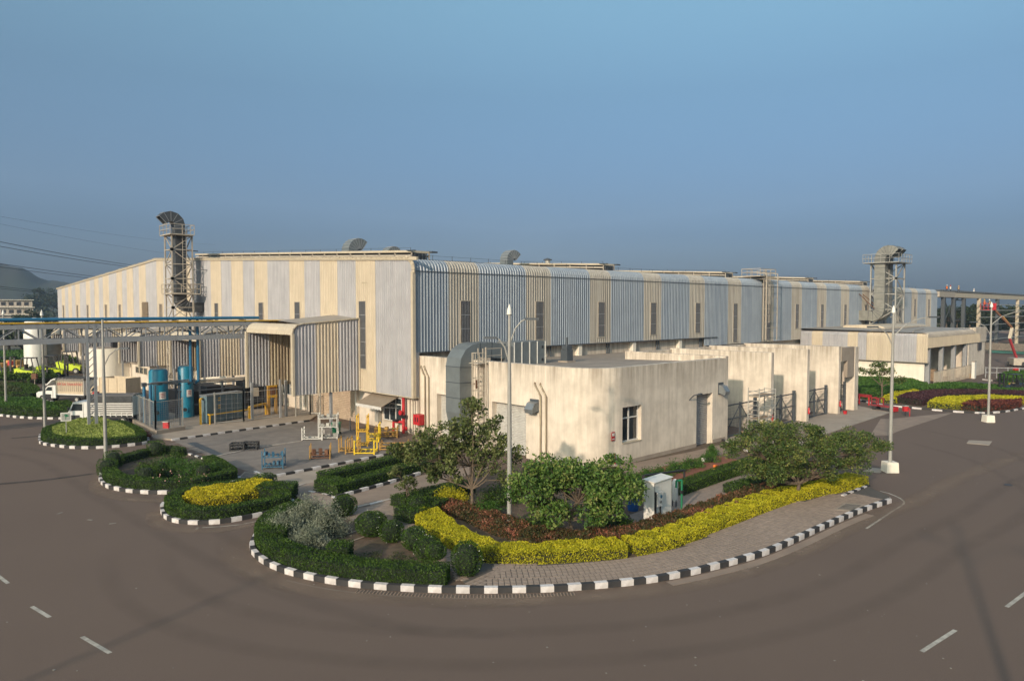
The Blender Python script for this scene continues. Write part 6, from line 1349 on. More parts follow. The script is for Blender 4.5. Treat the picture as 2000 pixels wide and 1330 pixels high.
p = G(684, 840); t = thing('bollard', 'thin dark post standing in the yard before the beige shutter', 'post', (p.x, p.y, 0)); MB().cbox(0, 0, 0, .06, .06, 1.0).build('shaft', 'dark_steel', t); MB().cbox(0, 0, 0, .2, .2, .03).build('foot', 'dark_steel', t)
# ================================================================ GARDEN EQUIPMENT
p = G(1277, 1024, .1); q = G(1311, 1010, .1); an = math.atan2(q.y - p.y, q.x - p.x)
t = thing('control_cabinet', 'tall white steel control cabinet with a small meter box in the garden', 'cabinet', (p.x, p.y, .1), an); L_ = max(1.0, (q - p).length)
MB().box(0, 0, .16, L_, .55, 1.92).build('body', 'white_paint', t); MB().add([(-.05, -.06, 1.92), (L_ + .05, -.06, 1.92), (L_ + .05, .6, 1.99), (-.05, .6, 1.99), (-.05, -.06, 1.95), (L_ + .05, -.06, 1.95), (L_ + .05, .6, 2.02), (-.05, .6, 2.02)], [(4, 5, 6, 7), (0, 1, 5, 4), (1, 2, 6, 5), (2, 3, 7, 6), (3, 0, 4, 7)]).build('roof', 'white_paint', t)
for x in (.04, L_ - .1):
    for y in (.03, .46): MB().box(x, y, 0, x + .06, y + .06, .16).build('leg', 'black', t)
MB().box(.03, -.012, .18, .05, -.002, 1.9).build('door_seam', 'black', t)
mt = MB().box(.12, -.14, .8, .56, -.01, 1.45).build('meter_box', 'window_white', t); MB().tube((.40, -.139, 1.25), (.40, -.152, 1.25), .085, n=16).build('dial', 'pipe_blue', mt); MB().box(.3, -.145, .95, .44, -.141, 1.05).build('label', 'faded_paint', mt); MB().bar((.48, -.05, .8), (.48, -.05, .1), .05).bar((.06, -.05, .1), (.06, -.05, 1.5), .06).build('stand', 'black', t)
p = G(1318, 993); t = thing('white_cylinder', 'white upright filter cylinder beside the control cabinet', 'cylinder', (p.x, p.y, .1)); t.scale = (.9, .9, .82); MB().lathe(0, 0, [(.12, .35), (.17, .5), (.17, 1.5), (.12, 1.65), (.05, 1.7)], 16).build('vessel', 'window_white', t, True)
for a in (0, 120, 240): MB().bar((.13 * math.cos(R(a)), .13 * math.sin(R(a)), .0), (.13 * math.cos(R(a)), .13 * math.sin(R(a)), .5), .04).build('leg', 'black', t)
p = G(1331, 1003); t = thing('green_pipework', 'dark green pipe frame with valve standing right of the white cylinder', 'pipe', (p.x, p.y, .1)); MB().pipe([(0, 0, 0), (0, 0, 1.55), (-.25, .15, 1.55), (-.25, .15, 1.2)], .05, 8).build('pipe', 'bin_green', t, True); MB().cbox(0, 0, .9, .14, .14, .16).build('valve', 'black', t); MB().cbox(0, 0, 0, .2, .2, .1).build('foot', 'tan_steel', t)
p = G(1258, 968); t = thing('overground_pipe', 'black pipe frame bridging over the ground behind the white cabinet', 'frame', (p.x, p.y, .1)); MB().pipe([(0, 0, 0), (0, 0, 1.0), (2.6, -.8, 1.0), (2.6, -.8, 0)], .06, 8).build('pipe', 'black', t, True); MB().pipe([(.2, .25, 0), (.2, .25, .95)], .05).build('stay', 'black', t)
p = G(1236, 1000); t = thing('blue_barrel', 'blue barrel half hidden by the spreading garden tree', 'barrel', (p.x, p.y, .1)); MB().lathe(0, 0, [(.26, 0), (.29, .3), (.29, .35), (.29, .6), (.26, .9)], 18).build('drum', 'blue_barrel', t, True); MB().lathe(0, 0, [(.27, .88), (.27, .93), (.2, .93)], 18).build('lid', 'black', t)
p = G(1427, 965); t = thing('bollard_light', 'short black garden bollard on the brick path', 'bollard', (p.x, p.y, .1)); MB().lathe(0, 0, [(.08, 0), (.08, .36)], 12).build('post', 'black', t, True); MB().lathe(0, 0, [(.09, .36), (.09, .4), (.05, .43)], 12).build('cap', 'tarp_grey', t, True)
p = G(1380, 998); t = thing('open_pit', 'broken concrete pit with a dark opening in the garden paving', 'pit', (p.x, p.y, .12)); 
MB().cbox(0, 0, 0, 1.5, 1.2, .06, a=.4).build('slab', 'concrete', t); MB().cbox(.25, -.05, .062, .5, .35, .01, a=.4).cbox(-.6, .55, .0, 1.2, .15, .02, a=-.2).build('hole', 'black', t)
p = G(1405, 975); t = thing('rusty_bar', 'short rusty bar lying on the garden paving', 'bar', (p.x, p.y, .15)); MB().bar((0, 0, 0), (.6, .25, .03), .06).build('bar', 'rust', t)
for k, (px, py, m, lb) in enumerate(((1374, 906, 'window_white', 'small white box among the plants by the annex wall'), (1397, 920, 'orange', 'small orange marker at the corner of the red soil'))): p = G(px, py); t = thing('garden_marker', lb, 'marker', (p.x, p.y, .12)); MB().cbox(0, 0, 0, .22, .18, .28).build('block', m, t)
p = G(1270, 1012); 
# red trolley by the right planter
a, b = G(1700, 800), G(1745, 806); an = math.atan2(b.y - a.y, b.x - a.x)
t = thing('red_trolley', 'red flat trolley with tall red hand rails near the last pier', 'trolley', (a.x, a.y, 0), an); t.scale = (.8, .8, .8); MB().box(0, 0, .55, 2.9, 1.1, .65).build('deck', 'dull_red', t)
mb = MB()
for x in (.1, 1.0):
    for y in (.05, 1.05): mb.bar((x, y, .6), (x, y, 1.5), .1)
    mb.bar((x, .05, 1.5), (x, 1.05, 1.5), .1)
mb.bar((.1, .05, 1.5), (1.0, .05, 1.5), .1).bar((.1, .05, 1.05), (1.0, .05, 1.05), .08).build('handrail', 'dull_red', t)
for x in (.4, 2.5):
    for y in (.1, 1.0): MB().tube((x, y - .06, .25), (x, y + .06, .25), .25, n=14).build('wheel', 'rubber', t)
MB().cbox(2.95, .5, .1, .15, .9, .5).build('tow_bar', 'red_paint', t)
a = G(1655, 786); t = thing('red_barrier', 'long low red barrier rail behind the last pier', 'barrier', (a.x, a.y, 0)); b = G(1702, 792); d = b - a; MB().bar((0, 0, .95), (d.x, d.y, .95), .12, .3).build('rail', 'dull_red', t)
for k in (.1, .5, .9): MB().bar((d.x * k, d.y * k, 0), (d.x * k, d.y * k, .9), .12).build('post', 'red_paint', t)
# black pallets behind the planter
for r_ in range(2):
    for k in range(7):
        p = G(1842 + k * 13 + r_ * 6, 759 - r_ * 7); t = thing('black_pallet', ('black pallet number one in the front row behind the planter' if 0 else 'black pallet in the ' + ('front' if r_ == 0 else 'back') + ' row behind the planter, ' + ('leftmost', 'second from the left', 'third from the left', 'in the middle', 'third from the right', 'second from the right', 'rightmost')[k]), 'pallet', (p.x, p.y, 0), .4, group='black pallets laid out behind the right planter')
        mb = MB(); [mb.bar((-.6 + .3 * j, -.5, .28), (-.6 + .3 * j, .5, .28), .16, .05) for j in range(5)]; mb.build('deck', 'tarp_dark', t); mb = MB(); [mb.box(-.65, y - .06, 0, .65, y + .06, .25) for y in (-.45, 0, .45)]; mb.each('runner', 'black', t)
p = G(1888, 738); t = thing('stone_heap', 'small heap of brown stones at the end of the loading building', 'heap', (p.x, p.y, 0)); mb = MB(); [mb.cbox(random.uniform(-1, 1), random.uniform(-.6, .6), 0, .7, .5, random.uniform(.3, .7), a=k, bev=.12) for k in range(8)]; mb.each('stones', 'timber', t)
# ================================================================ BOOM LIFT AND PEOPLE
def person(label, loc, rz, pose='stand', top='orange', hat='yellow_paint'):
    """one continuous body grown over a skeleton; about 1.7 m tall"""
    kn = .42 if pose == 'stand' else .30; hip = .88 if pose == 'stand' else .42; fx = .0 if pose == 'stand' else .25
    J = {'pelvis': (0, 0, hip), 'chest': (.04 + fx * .3, 0, hip + .38), 'neck': (.05 + fx * .5, 0, hip + .56), 'head': (.08 + fx * .6, 0, hip + .72)}
    E_ = [('pelvis', 'chest'), ('chest', 'neck'), ('neck', 'head')]; Rr = {'pelvis': .14, 'chest': .15, 'neck': .06, 'head': .10}
    for s, n_ in ((1, 'l'), (-1, 'r')):
        J['hip' + n_] = (0, s * .09, hip - .04); J['knee' + n_] = (fx * 1.2, s * .11, kn + fx * .6); J['ankle' + n_] = (0, s * .11, .08); J['toe' + n_] = (.16, s * .12, .04)
        J['sh' + n_] = (.04 + fx * .4, s * .2, hip + .48); J['el' + n_] = (.12 + fx * .5, s * .26, hip + .22); J['ha' + n_] = (.34 + fx * .6, s * .2, hip + .16)
        E_ += [('pelvis', 'hip' + n_), ('hip' + n_, 'knee' + n_), ('knee' + n_, 'ankle' + n_), ('ankle' + n_, 'toe' + n_), ('chest', 'sh' + n_), ('sh' + n_, 'el' + n_), ('el' + n_, 'ha' + n_)]
        Rr.update({'hip' + n_: .1, 'knee' + n_: .065, 'ankle' + n_: .045, 'toe' + n_: .04, 'sh' + n_: .065, 'el' + n_: .045, 'ha' + n_: .035})
    ks = list(J); me = bpy.data.meshes.new('body'); me.from_pydata([J[k] for k in ks], [(ks.index(a), ks.index(b)) for a, b in E_], []); me.materials.append(M['cloth_dark'])
    t = thing('person', label, 'person', loc, rz); o = link_obj('body', me, t); md = o.modifiers.new('skin', 'SKIN'); md.use_smooth_shade = True
    sk = me.skin_vertices[0].data
    for i, k in enumerate(ks): sk[i].radius = (Rr[k], Rr[k])
    sk[0].use_root = True; o.modifiers.new('sub', 'SUBSURF').levels = 1
    c = J['chest']; MB().lathe(c[0], c[1], [(.17, c[2] - .36), (.185, c[2] - .1), (.2, c[2] + .1), (.1, c[2] + .19)], 12).build('vest', top, t, True)
    h = J['head']; MB().lathe(h[0], h[1], [(.085, h[2] - .13), (.1, h[2] - .03), (.09, h[2] + .05)], 10).build('face', 'skin', t, True); MB().lathe(h[0], h[1], [(.15, h[2] + .03), (.12, h[2] + .06), (.11, h[2] + .13), (.04, h[2] + .18)], 12).build('helmet', hat, t, True); return t
Pb = far(1936, 597, 215); Pb.z = CAM_H + (603 - 603) / 6.5
bl = thing('boom_lift', 'red boom lift raising a basket with two workers by the bare steel frame', 'boom lift', (0, 0, 0))
bk = far(1930, 604, 150); wk = 9.4
bz = bk.z - .05; MB().cbox(bk.x, bk.y, bz - .1, 2.0, 1.1, .1, a=R(-50)).build('basket_floor', 'red_paint', bl); mb = MB()
ca, sa = math.cos(R(-50)), math.sin(R(-50))
def bp(x, y, z): return (bk.x + x * ca - y * sa, bk.y + x * sa + y * ca, bz + z)
for z in (.5, 1.05):
    for a, b in (((-1, -.55), (1, -.55)), ((1, -.55), (1, .55)), ((1, .55), (-1, .55)), ((-1, .55), (-1, -.55))): mb.bar(bp(*a, z), bp(*b, z), .07)
for x in (-1, -.3, .4, 1):
    for y in (-.55, .55): mb.bar(bp(x, y, 0), bp(x, y, 1.05), .07)
mb.build('basket_rail', 'red_paint', bl); MB().add([bp(.3, -.57, 0), bp(1, -.57, 0), bp(1, -.57, 1), bp(.3, -.57, 1)], [(0, 1, 2, 3)]).build('basket_panel', 'red_paint', bl)
e1 = far(1977, 641, 152); e2 = far(1972, 662, 151); MB().bar(bp(1, 0, 0), e1, .3).build('upper_boom', 'rust', bl); MB().bar(bp(2.5, .2, -1.2), e1 + Vector((0, 0, .1)), .2).build('inner_boom', 'rust_yellow', bl); MB().bar(e1, e2, .45).build('knuckle', 'cream_trim', bl)
e3 = Vector((e2.x, e2.y, .9)); MB().bar(e2, e3 + Vector((1.2, -1, 0)), .3).build('lower_boom', 'dull_red', bl); MB().cbox(e3.x + 1, e3.y - 1, .3, 3, 2, 1.2, a=.5).build('chassis', 'tan_steel', bl)
for dx in (-1, 1):
    for dy in (-1, 1): MB().tube((e3.x + 1 + dx * 1.1, e3.y - 1 + dy * 1.0, .45), (e3.x + 1 + dx * 1.1, e3.y - 1 + dy * 1.25, .45), .45, n=14).build('wheel', 'rubber', bl)
p_ = bp(-.5, .1, 0); person('worker in an orange vest and yellow helmet, left in the boom lift basket', p_, R(130)); p_ = bp(.3, .1, 0); person('worker in a tan shirt and pale helmet, right in the boom lift basket', p_, R(60), top='cloth_tan', hat='white_paint')
for px, lb, tp, ht in ((1849, 'worker in a pale orange top crouching on the steel hall roof, leftmost', 'orange', 'white_paint'), (1856, 'worker in white crouching on the steel hall roof, second from the left', 'window_white', 'red_paint'), (1872, 'worker in a tan shirt crouching on the steel hall roof, third from the left', 'cloth_tan', 'yellow_paint'), (1902, 'worker in a white helmet lying low on the steel hall roof, rightmost', 'window_white', 'white_paint')):
    u = onY(px, 571, 46.6)[0]; person(lb, (u, 46.6, 13.75 if px < 1900 else 13.4), R(200), 'crouch', tp, ht)
# ================================================================ POWER LINES
def wire(label, a, b, sag, r=.05):
    A = far(*a); B = far(*b); t = thing('power_line', label, 'power line', A, group='overhead power lines at the left'); n = 18; P = []
    for i in range(n + 1): k = i / n; p = A.lerp(B, k); p.z -= sag * 4 * k * (1 - k); P.append(p - A)
    MB().pipe([tuple(x) for x in P], r, 5).build('wire', 'black', t)
wire('upper of the two thick highest power lines at the left', (-60, 460, 170), (420, 533, 330), 1.5, .06); wire('lower of the two thick highest power lines at the left', (-60, 470, 170), (420, 534, 330), 1.5, .06)
wire('upper wire of the middle pair of power lines', (-60, 506, 170), (420, 558, 330), 1.2); wire('lower wire of the middle pair of power lines', (-60, 513, 170), (420, 560, 330), 1.2)
wire('upper wire of the lowest pair of power lines, crossing the hill', (-60, 553, 170), (420, 590, 330), 1.0); wire('lower wire of the lowest pair of power lines, crossing the hill', (-60, 557, 170), (420, 592, 330), 1.0)
wire('faint thin power line high above the others', (-60, 412, 330), (420, 478, 560), 2, .035); wire('faint thin power line, second highest', (-60, 425, 330), (420, 505, 560), 2, .035)
# ================================================================ PLANTING
def band(name, label, cat, px, a, b, h, step=.5, path=None, **k):
    P = path or smooth_path(GP(px), step); return planting(name, label, cat, strip(P, a, b), h, **k)
# main corner: clipped hedge along the kerb
hp = [(484, 1058), (486, 1070), (492, 1083), (500, 1092), (520, 1106), (560, 1122), (610, 1134), (660, 1143), (720, 1150), (790, 1155), (868, 1158)]
band('hedge', 'long clipped green hedge bordering the main kerb in front of the silver shrubs', 'hedge', hp, .28, 1.15, .62, dens=750, size=.065, bump=.035)
band('hedge', 'curving end of the clipped hedge climbing left of the silver shrubs', 'hedge', [(486, 1066), (488, 1050), (505, 1030), (545, 1010), (575, 1000)], -1.05, -.25, .6, dens=600, size=.065) if True else None
p = G(660, 1108); planting('hedge_block', 'square clipped hedge block rising from the front hedge', 'hedge', [(p.x + dx, p.y + dy) for dx, dy in ((-.5, 0), (.1, -.6), (.7, 0), (.1, .6))], .85, dens=800, size=.065)
p = G(520, 1075); planting('hedge_block', 'clipped hedge block at the left bend of the front hedge', 'hedge', [(p.x + dx, p.y + dy) for dx, dy in ((-.1, .2), (.6, -.5), (1.2, .2), (.5, .9))], .78, dens=800, size=.065)
# topiary balls with white flowers
tg = 'rounded clipped shrubs with white flowers along the brick path'
for (px, py, r, h, lb) in ((912, 1128, .46, 1.15, 'rounded two-tier shrub with white flowers, nearest the kerb'), (836, 1098, .44, .85, 'rounded green shrub behind the hedge end, second from the kerb'), (812, 1078, .46, .85, 'rounded green shrub beside the yellow hedge, third from the kerb'), (765, 1062, .42, .82, 'rounded green shrub right of the largest, by the soil bed'), (726, 1050, .55, .95, 'largest green mound shrub with white flowers behind the soil bed')):
    p = G(px, py); ball('topiary_shrub', lb, 'shrub', (p.x, p.y, .12), r * 1.14, h * 1.06, flowers=('flower_white', 22, .04), group=tg, dens=900, size=.06)
p = G(852, 1116); ball('topiary_shrub', 'small clipped knob at the end of the front hedge', 'shrub', (p.x, p.y, .5), .36, .62, dens=900, size=.06)
p = G(735, 1000); ball('topiary_shrub', 'dark green round shrub behind the silver shrubs', 'shrub', (p.x - 1.6, p.y + .3, .12), .55, .95, dens=600)
# silver shrubs: airy mounds
def airy(label, px, r, h, leaf, n=9000, size=.10, name='silver_shrub', seed=1, sh=.6, cat='shrub', group=None, z0=.1, stems=True):
    p = G(*px); g = np.random.default_rng(seed); t = thing(name, label, cat, (p.x, p.y, z0), 0, group); k = 26; c = g.normal(size=(k, 3)); c /= np.linalg.norm(c, axis=1, keepdims=True); c[:, 2] = abs(c[:, 2])
    c = c * np.array([r * .72, r * .72, h * .62]) * g.uniform(.55, 1.05, (k, 1)); w = g.integers(0, k, n); q = g.normal(size=(n, 3)) * np.array([r * .21, r * .21, h * .18]); P = c[w] + q; P[:, 2] = abs(P[:, 2]) + .05
    o = link_obj('foliage', leaves_mesh('foliage', P, np.tile([0, 0, 1.0], (n, 1)) + q * 2, size, leaf, .3, .6), t)
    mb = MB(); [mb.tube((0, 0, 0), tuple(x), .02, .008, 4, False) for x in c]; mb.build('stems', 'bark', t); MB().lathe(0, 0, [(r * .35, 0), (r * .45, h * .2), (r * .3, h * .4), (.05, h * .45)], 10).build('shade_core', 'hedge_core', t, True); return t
airy('wide silver-grey shrub at the left of the clump behind the front hedge', (560, 1058), 1.0, 1.35, 'leaf_silver', seed=2); airy('silver-grey shrub in front of the clump, lowest', (605, 1078), .85, 1.2, 'leaf_silver', seed=3); airy('silver-grey shrub at the right of the clump, tallest', (640, 1052), .95, 1.7, 'leaf_silver', seed=4, n=6000); airy('silver-grey shrub at the back of the clump', (600, 1035), .9, 1.6, 'leaf_silver', seed=5)
# low weeds on the soil bed
def weeds(poly, n, leaf, size, hh=.15, name='ground_cover', z0=.1):
    P = np.array([(p.x, p.y) for p in poly]); lo, hi = P.min(0), P.max(0); g = np.random.default_rng(n); x = g.uniform(lo[0], hi[0], n); y = g.uniform(lo[1], hi[1], n); k = inpoly(x, y, P); x, y = x[k], y[k]
    k = vnoise(x, y, 2.5, 5) > -.12; x, y = x[k], y[k]; p = np.stack([x, y, z0 + g.uniform(0, hh, len(x))], 1); o = bpy.data.objects.new(name, leaves_mesh(name, p, np.tile([0, 0, 1.0], (len(x), 1)), size, leaf, .35)); COL.objects.link(o); tag(o, kind='stuff'); return o
weeds(GP([(660, 1095), (760, 1080), (850, 1110), (800, 1125), (700, 1120)]), 2600, 'grass_mat', .09); weeds(GP([(540, 1085), (660, 1095), (640, 1070), (560, 1060)]), 1500, 'grass_mat', .1)
weeds(GP([(190, 934), (250, 956), (460, 942), (420, 905), (300, 890), (210, 915)]), 2500, 'grass_mat', .1)
# yellow hedge band: in lumpy stretches
ybp = smooth_path(GP(YB), .4); _gp1 = G(1217, 1099); _ci = min(range(len(ybp)), key=lambda i: (ybp[i].x - _gp1.x) ** 2 + (ybp[i].y - _gp1.y) ** 2); cuts = [0, _ci, len(ybp) - 1]
for k, lb in enumerate(('long bright yellow-green hedge along the brick pavement, left of the small gap', 'bright yellow-green hedge along the brick pavement, right of the small gap')):
    band('yellow_hedge', lb, 'hedge', None, .06, 1.3, .5, path=ybp[cuts[k] + (1 if k else 0):cuts[k + 1] + 1], leaf='leaf_yellow', dens=820, size=.07, bump=.05, bf=4, clump=.24, cf=5.5, core='bed_core')
crp = smooth_path(GP([(845, 1003), (900, 1022), (960, 1050), (1010, 1064), (1080, 1076), (1160, 1078), (1240, 1070), (1300, 1056), (1370, 1032), (1440, 1006), (1500, 985), (1560, 966), (1640, 950)]), .4); cuts = [0, int(len(crp) * .52), len(crp) - 1]
for k, lb in enumerate(('rust-red croton bed behind the yellow hedge, left half under the trees', 'rust-red croton bed behind the yellow hedge, right half beyond the white cabinet')):
    band('croton_bed', lb, 'shrub bed', None, .1, 1.5, .42, path=crp[cuts[k]:cuts[k + 1] + 1], leaf='leaf_croton', dens=480, size=.12, bump=.07, bf=5, clump=.3, cf=6, core='bed_core', aspect=.4)
# green hedges inside the corner garden
band('hedge', 'dark clipped hedge at the path corner left of the first tree', 'hedge', [(765, 1018), (800, 1030), (835, 1022), (880, 1000)], .1, 1.3, .6, dens=420, size=.075)
band('hedge', 'clipped hedge running back from the path towards the annex, left of the first tree', 'hedge', [(790, 1000), (850, 985), (930, 965)], .0, 1.2, .55, dens=420, size=.075)
p = G(815, 1012); ball('topiary_shrub', 'round clipped shrub on the hedge corner left of the first tree', 'shrub', (p.x, p.y, .1), .5, .95, dens=600)
airy('yellow-green leafy shrub behind the first tree trunk', (880, 985), .9, .9, 'leaf_yellow', name='leafy_shrub', seed=21, n=3000, size=.12); airy('green leafy shrub right of the first tree trunk', (950, 1010), .9, .8, 'leaf_green_bed', name='leafy_shrub', seed=22, n=3000, size=.12); airy('dark leafy shrub between the first tree and the lamp post', (975, 985), 1.2, 1.1, 'leaf_hedge', name='leafy_shrub', seed=23, n=3500, size=.12)
airy('dark low shrub under the second tree, left side', (1050, 1040), 1.0, .8, 'leaf_hedge', name='leafy_shrub', seed=24, n=3000, size=.11); airy('dark low shrub under the second tree, right side', (1205, 1038), 1.1, .6, 'leaf_hedge', name='leafy_shrub', seed=25, n=3000, size=.11)
band('hedge', 'straight clipped hedge along the brick path right of the white cabinet', 'hedge', [(1335, 972), (1400, 948), (1470, 922), (1540, 900)], .0, .85, .6, dens=520, size=.07)
band('hedge', 'short clipped hedge block behind the black garden bollard', 'hedge', [(1440, 972), (1475, 962), (1520, 950)], .0, .9, .5, dens=450, size=.08)
for k, (px, py, r, h) in enumerate(((1290, 935, .8, .75), (1322, 925, .8, .8), (1352, 916, .75, .8), (1262, 940, .7, .7), (1385, 905, .7, .75), (1390, 893, .45, .9), (1240, 948, .7, .8))): airy(('leafy green plant', )[0] + ' in the row along the annex wall, ' + ('just right of the pipe frame', 'in the middle of the row', 'right of the middle', 'behind the pipe frame', 'rightmost and lowest', 'behind the white box', 'leftmost, below the window')[k], (px, py), r, h, 'leaf_green_bed', name='leafy_plant', seed=40 + k, n=1500, size=.12, group='row of leafy plants along the annex wall')
# strip between yard and brown lane
sp = smooth_path(GP([(606, 968), (640, 975), (668, 979), (740, 958), (822, 932)]), .5)
planting('hedge', 'long clipped hedge between the two brown lanes, front row', 'hedge', strip(smooth_path(GP([(664, 974), (740, 952), (870, 915)]), .6), .22, 1.15, ), .6, dens=420, size=.08)
planting('hedge', 'end return of the clipped hedge between the two brown lanes', 'hedge', [(p.x, p.y) for p in GP([(613, 963), (660, 972), (690, 962), (640, 948)])], .58, dens=420, size=.08)
planting('hedge', 'taller clipped hedge behind the front row between the brown lanes', 'hedge', strip(smooth_path(GP([(640, 955), (720, 935), (860, 898)]), .6), .1, 1.0), .75, dens=420, size=.08)
# rose island
def ringhedge(P, label, w=.75, h=.55, a=.22, i0=0, i1=None, dens=420, size=.075):
    A = sum(P[i - 1].x * P[i].y - P[i].x * P[i - 1].y for i in range(len(P))); s = 1 if A > 0 else -1
    Q = P[i0:i1] if i1 else P[i0:]; return planting('hedge', label, 'hedge', strip(Q, a * s, (a + w) * s) if s > 0 else strip(Q, -a, -(a + w)), h, dens=dens, size=size)
n = len(P_rose); ringhedge(P_rose, 'clipped hedge rim round the rose island, road side', i0=0, i1=int(n * .62), h=.6, w=.72, dens=560); ringhedge(P_rose, 'clipped hedge rim round the rose island, yard side', i0=int(n * .70), i1=n, h=.5, w=.65, dens=450)
for k, (px, py, lb) in enumerate(((222, 915, 'square clipped knob at the left of the rose island behind the lamp post'), (305, 893, 'square clipped knob at the back of the rose island'), (285, 948, 'square clipped knob in the front hedge of the rose island'), (398, 942, 'dark clipped knob at the right of the rose island'), (210, 932, 'clipped knob at the lamp post foot in the rose island'))): p = G(px, py); ball('topiary_shrub', lb, 'shrub', (p.x, p.y, .1), .5, 1.0, dens=500, sq=5, lump=0)
for k, (px, py) in enumerate(((290, 925), (320, 915), (350, 920), (330, 935), (375, 925), (395, 925), (300, 938), (365, 938), (412, 932), (340, 905))):
    airy('rose bush in the island bed, ' + ('far left', 'left at the back', 'in the centre', 'in front of the centre', 'right of the centre', 'right at the back', 'front left', 'front right', 'far right', 'furthest back')[k], (px, py), .8, .85, 'leaf_green_bed' if k % 3 else 'leaf_hedge', name='rose_bush', seed=60 + k, n=900, size=.12, group='rose bushes in the kerbed island')
for k in range(1): 
    g = np.random.default_rng(4); q = GP([(290 + g.uniform(0, 120), 915 + g.uniform(0, 25)) for _ in range(40)], .9); pts = np.array([tuple(p) for p in q]); o = bpy.data.objects.new('rose_blossom', leaves_mesh('rose_blossom', pts, np.tile([0, 0, 1.0], (40, 1)), .075, 'flower_pink', .9)); COL.objects.link(o); tag(o, kind='stuff')
# gold island
n = len(P_gold); ringhedge(P_gold, 'clipped hedge rim round the golden flower island, road side', i0=0, i1=int(n * .60), h=.55, w=.72, dens=600); ringhedge(P_gold, 'clipped hedge rim round the golden flower island, back side', i0=int(n * .70), i1=n, h=.5, w=.7, dens=400)
planting('gold_bed', 'golden yellow shrub bed inside the small island, left part', 'shrub bed', [(p.x, p.y) for p in GP([(355, 992), (400, 1000), (470, 990), (500, 975), (478, 962), (430, 968), (380, 975)])], .55, leaf='leaf_gold', dens=520, size=.09, clump=.2, cf=5, core='bed_core')
planting('gold_bed', 'golden yellow shrub bed inside the small island, right part', 'shrub bed', [(p.x, p.y) for p in GP([(482, 985), (535, 975), (530, 962), (500, 955), (480, 960), (500, 972)])], .6, leaf='leaf_gold', dens=520, size=.09, clump=.2, cf=5, core='bed_core')
p = G(545, 973); planting('hedge_block', 'large clipped hedge block at the right end of the golden island', 'hedge', [(p.x + dx, p.y + dy) for dx, dy in ((-1.3, .1), (.2, -1.1), (1.0, -.2), (-.3, 1.1))], .7, dens=500)
p = G(518, 955); ball('topiary_shrub', 'small clipped knob at the back of the golden island', 'shrub', (p.x, p.y, .1), .55, .75, dens=500, sq=4)
# grass island and far islands
n = len(P_grass); ringhedge(P_grass, 'clipped hedge rim round the pale grass island, front', i0=0, i1=int(n * .60), h=.55, w=.75, dens=330, size=.09); ringhedge(P_grass, 'clipped hedge rim round the pale grass island, left back', i0=int(n * .85), i1=n, h=.5, w=.8, dens=300, size=.09)
def inner(P, d):
    A = sum(P[i - 1].x * P[i].y - P[i].x * P[i - 1].y for i in range(len(P))); return [(p.x, p.y) for p in offset(P, d if A > 0 else -d, True)]
planting('grass', None, None, inner(P_grass, .95), .55, leaf='leaf_hedge_pale', dens=190, size=.14, kind='stuff', bump=.08, bf=1.5, clump=.1, cf=2, core='bed_core')
n = len(P_far); ringhedge(P_far, 'clipped hedge rim round the far green island behind the sign', i0=0, i1=int(n * .62), h=.7, w=1.2, dens=200, size=.12)
planting('grass', None, None, inner(P_far, 1.6), .6, leaf='leaf_green_bed', dens=120, size=.17, kind='stuff', bump=.12, bf=1.5, clump=.15, cf=2, core='bed_core')
n = len(P_back); ringhedge(P_back, 'clipped hedge rim of the farthest left island', i0=0, i1=int(n * .6), h=.8, w=1.4, dens=150, size=.14); planting('grass', None, None, inner(P_back, 1.9), .6, leaf='grass_mat', dens=70, size=.2, kind='stuff', clump=.1, cf=2, core='bed_core')
p = G(282, 858); airy('small dark red shrub at the right tip of the pale grass island', (282, 858), .6, .6, 'leaf_burgundy', name='red_shrub', seed=90, n=900, size=.11)
# right planter
planting('green_bed', 'big bright green shrub bed in front of the white wall on the right', 'shrub bed', [(p.x, p.y) for p in GP([(1660, 776), (1700, 783), (1745, 776), (1800, 763), (1812, 760), (1770, 752), (1660, 745)])], .8, leaf='leaf_green_bed', dens=110, size=.2, bump=.18, bf=1.2, clump=.12, cf=1.5, core='bed_core')
planting('green_bed', 'long low green hedge behind the purple band in the right planter', 'hedge', [(p.x, p.y) for p in GP([(1760, 775), (1810, 770), (1880, 769), (1990, 776), (2090, 776), (2080, 764), (1960, 764), (1850, 758), (1800, 764)])], .7, leaf='leaf_green_bed', dens=110, size=.18, bump=.08, clump=.1, cf=2)
planting('purple_hedge', 'dark purple hedge arc in the right planter', 'hedge', [(p.x, p.y) for p in GP([(1750, 789), (1800, 795), (1815, 790), (1850, 783), (1920, 780), (2000, 785), (2090, 783), (2090, 776), (2000, 776), (1900, 773), (1820, 774), (1770, 780)])], .7, leaf='leaf_purple', dens=170, size=.14)
planting('yellow_hedge', 'bright yellow hedge crescent in the right planter', 'hedge', [(p.x, p.y) for p in GP([(1812, 798), (1880, 803), (1895, 797), (1960, 794), (2060, 790), (2080, 785), (2000, 786), (1920, 783), (1850, 786), (1825, 790)])], .6, leaf='leaf_yellow', dens=190, size=.13, clump=.15, cf=4)
planting('yellow_hedge', 'short yellow shrub patch at the left end of the right planter', 'hedge', [(p.x, p.y) for p in GP([(1722, 788), (1750, 790), (1765, 782), (1800, 776), (1790, 772), (1745, 777)])], .6, leaf='leaf_yellow', dens=160, size=.15, clump=.2, cf=3)
planting('burgundy_bed', 'burgundy croton bed behind the kerb of the right planter, by the far lamp post', 'shrub bed', [(p.x, p.y) for p in GP([(1878, 803), (1930, 806), (1990, 799), (1995, 793), (1930, 793), (1890, 796)])], .65, leaf='leaf_burgundy', dens=170, size=.15, clump=.15, cf=4)
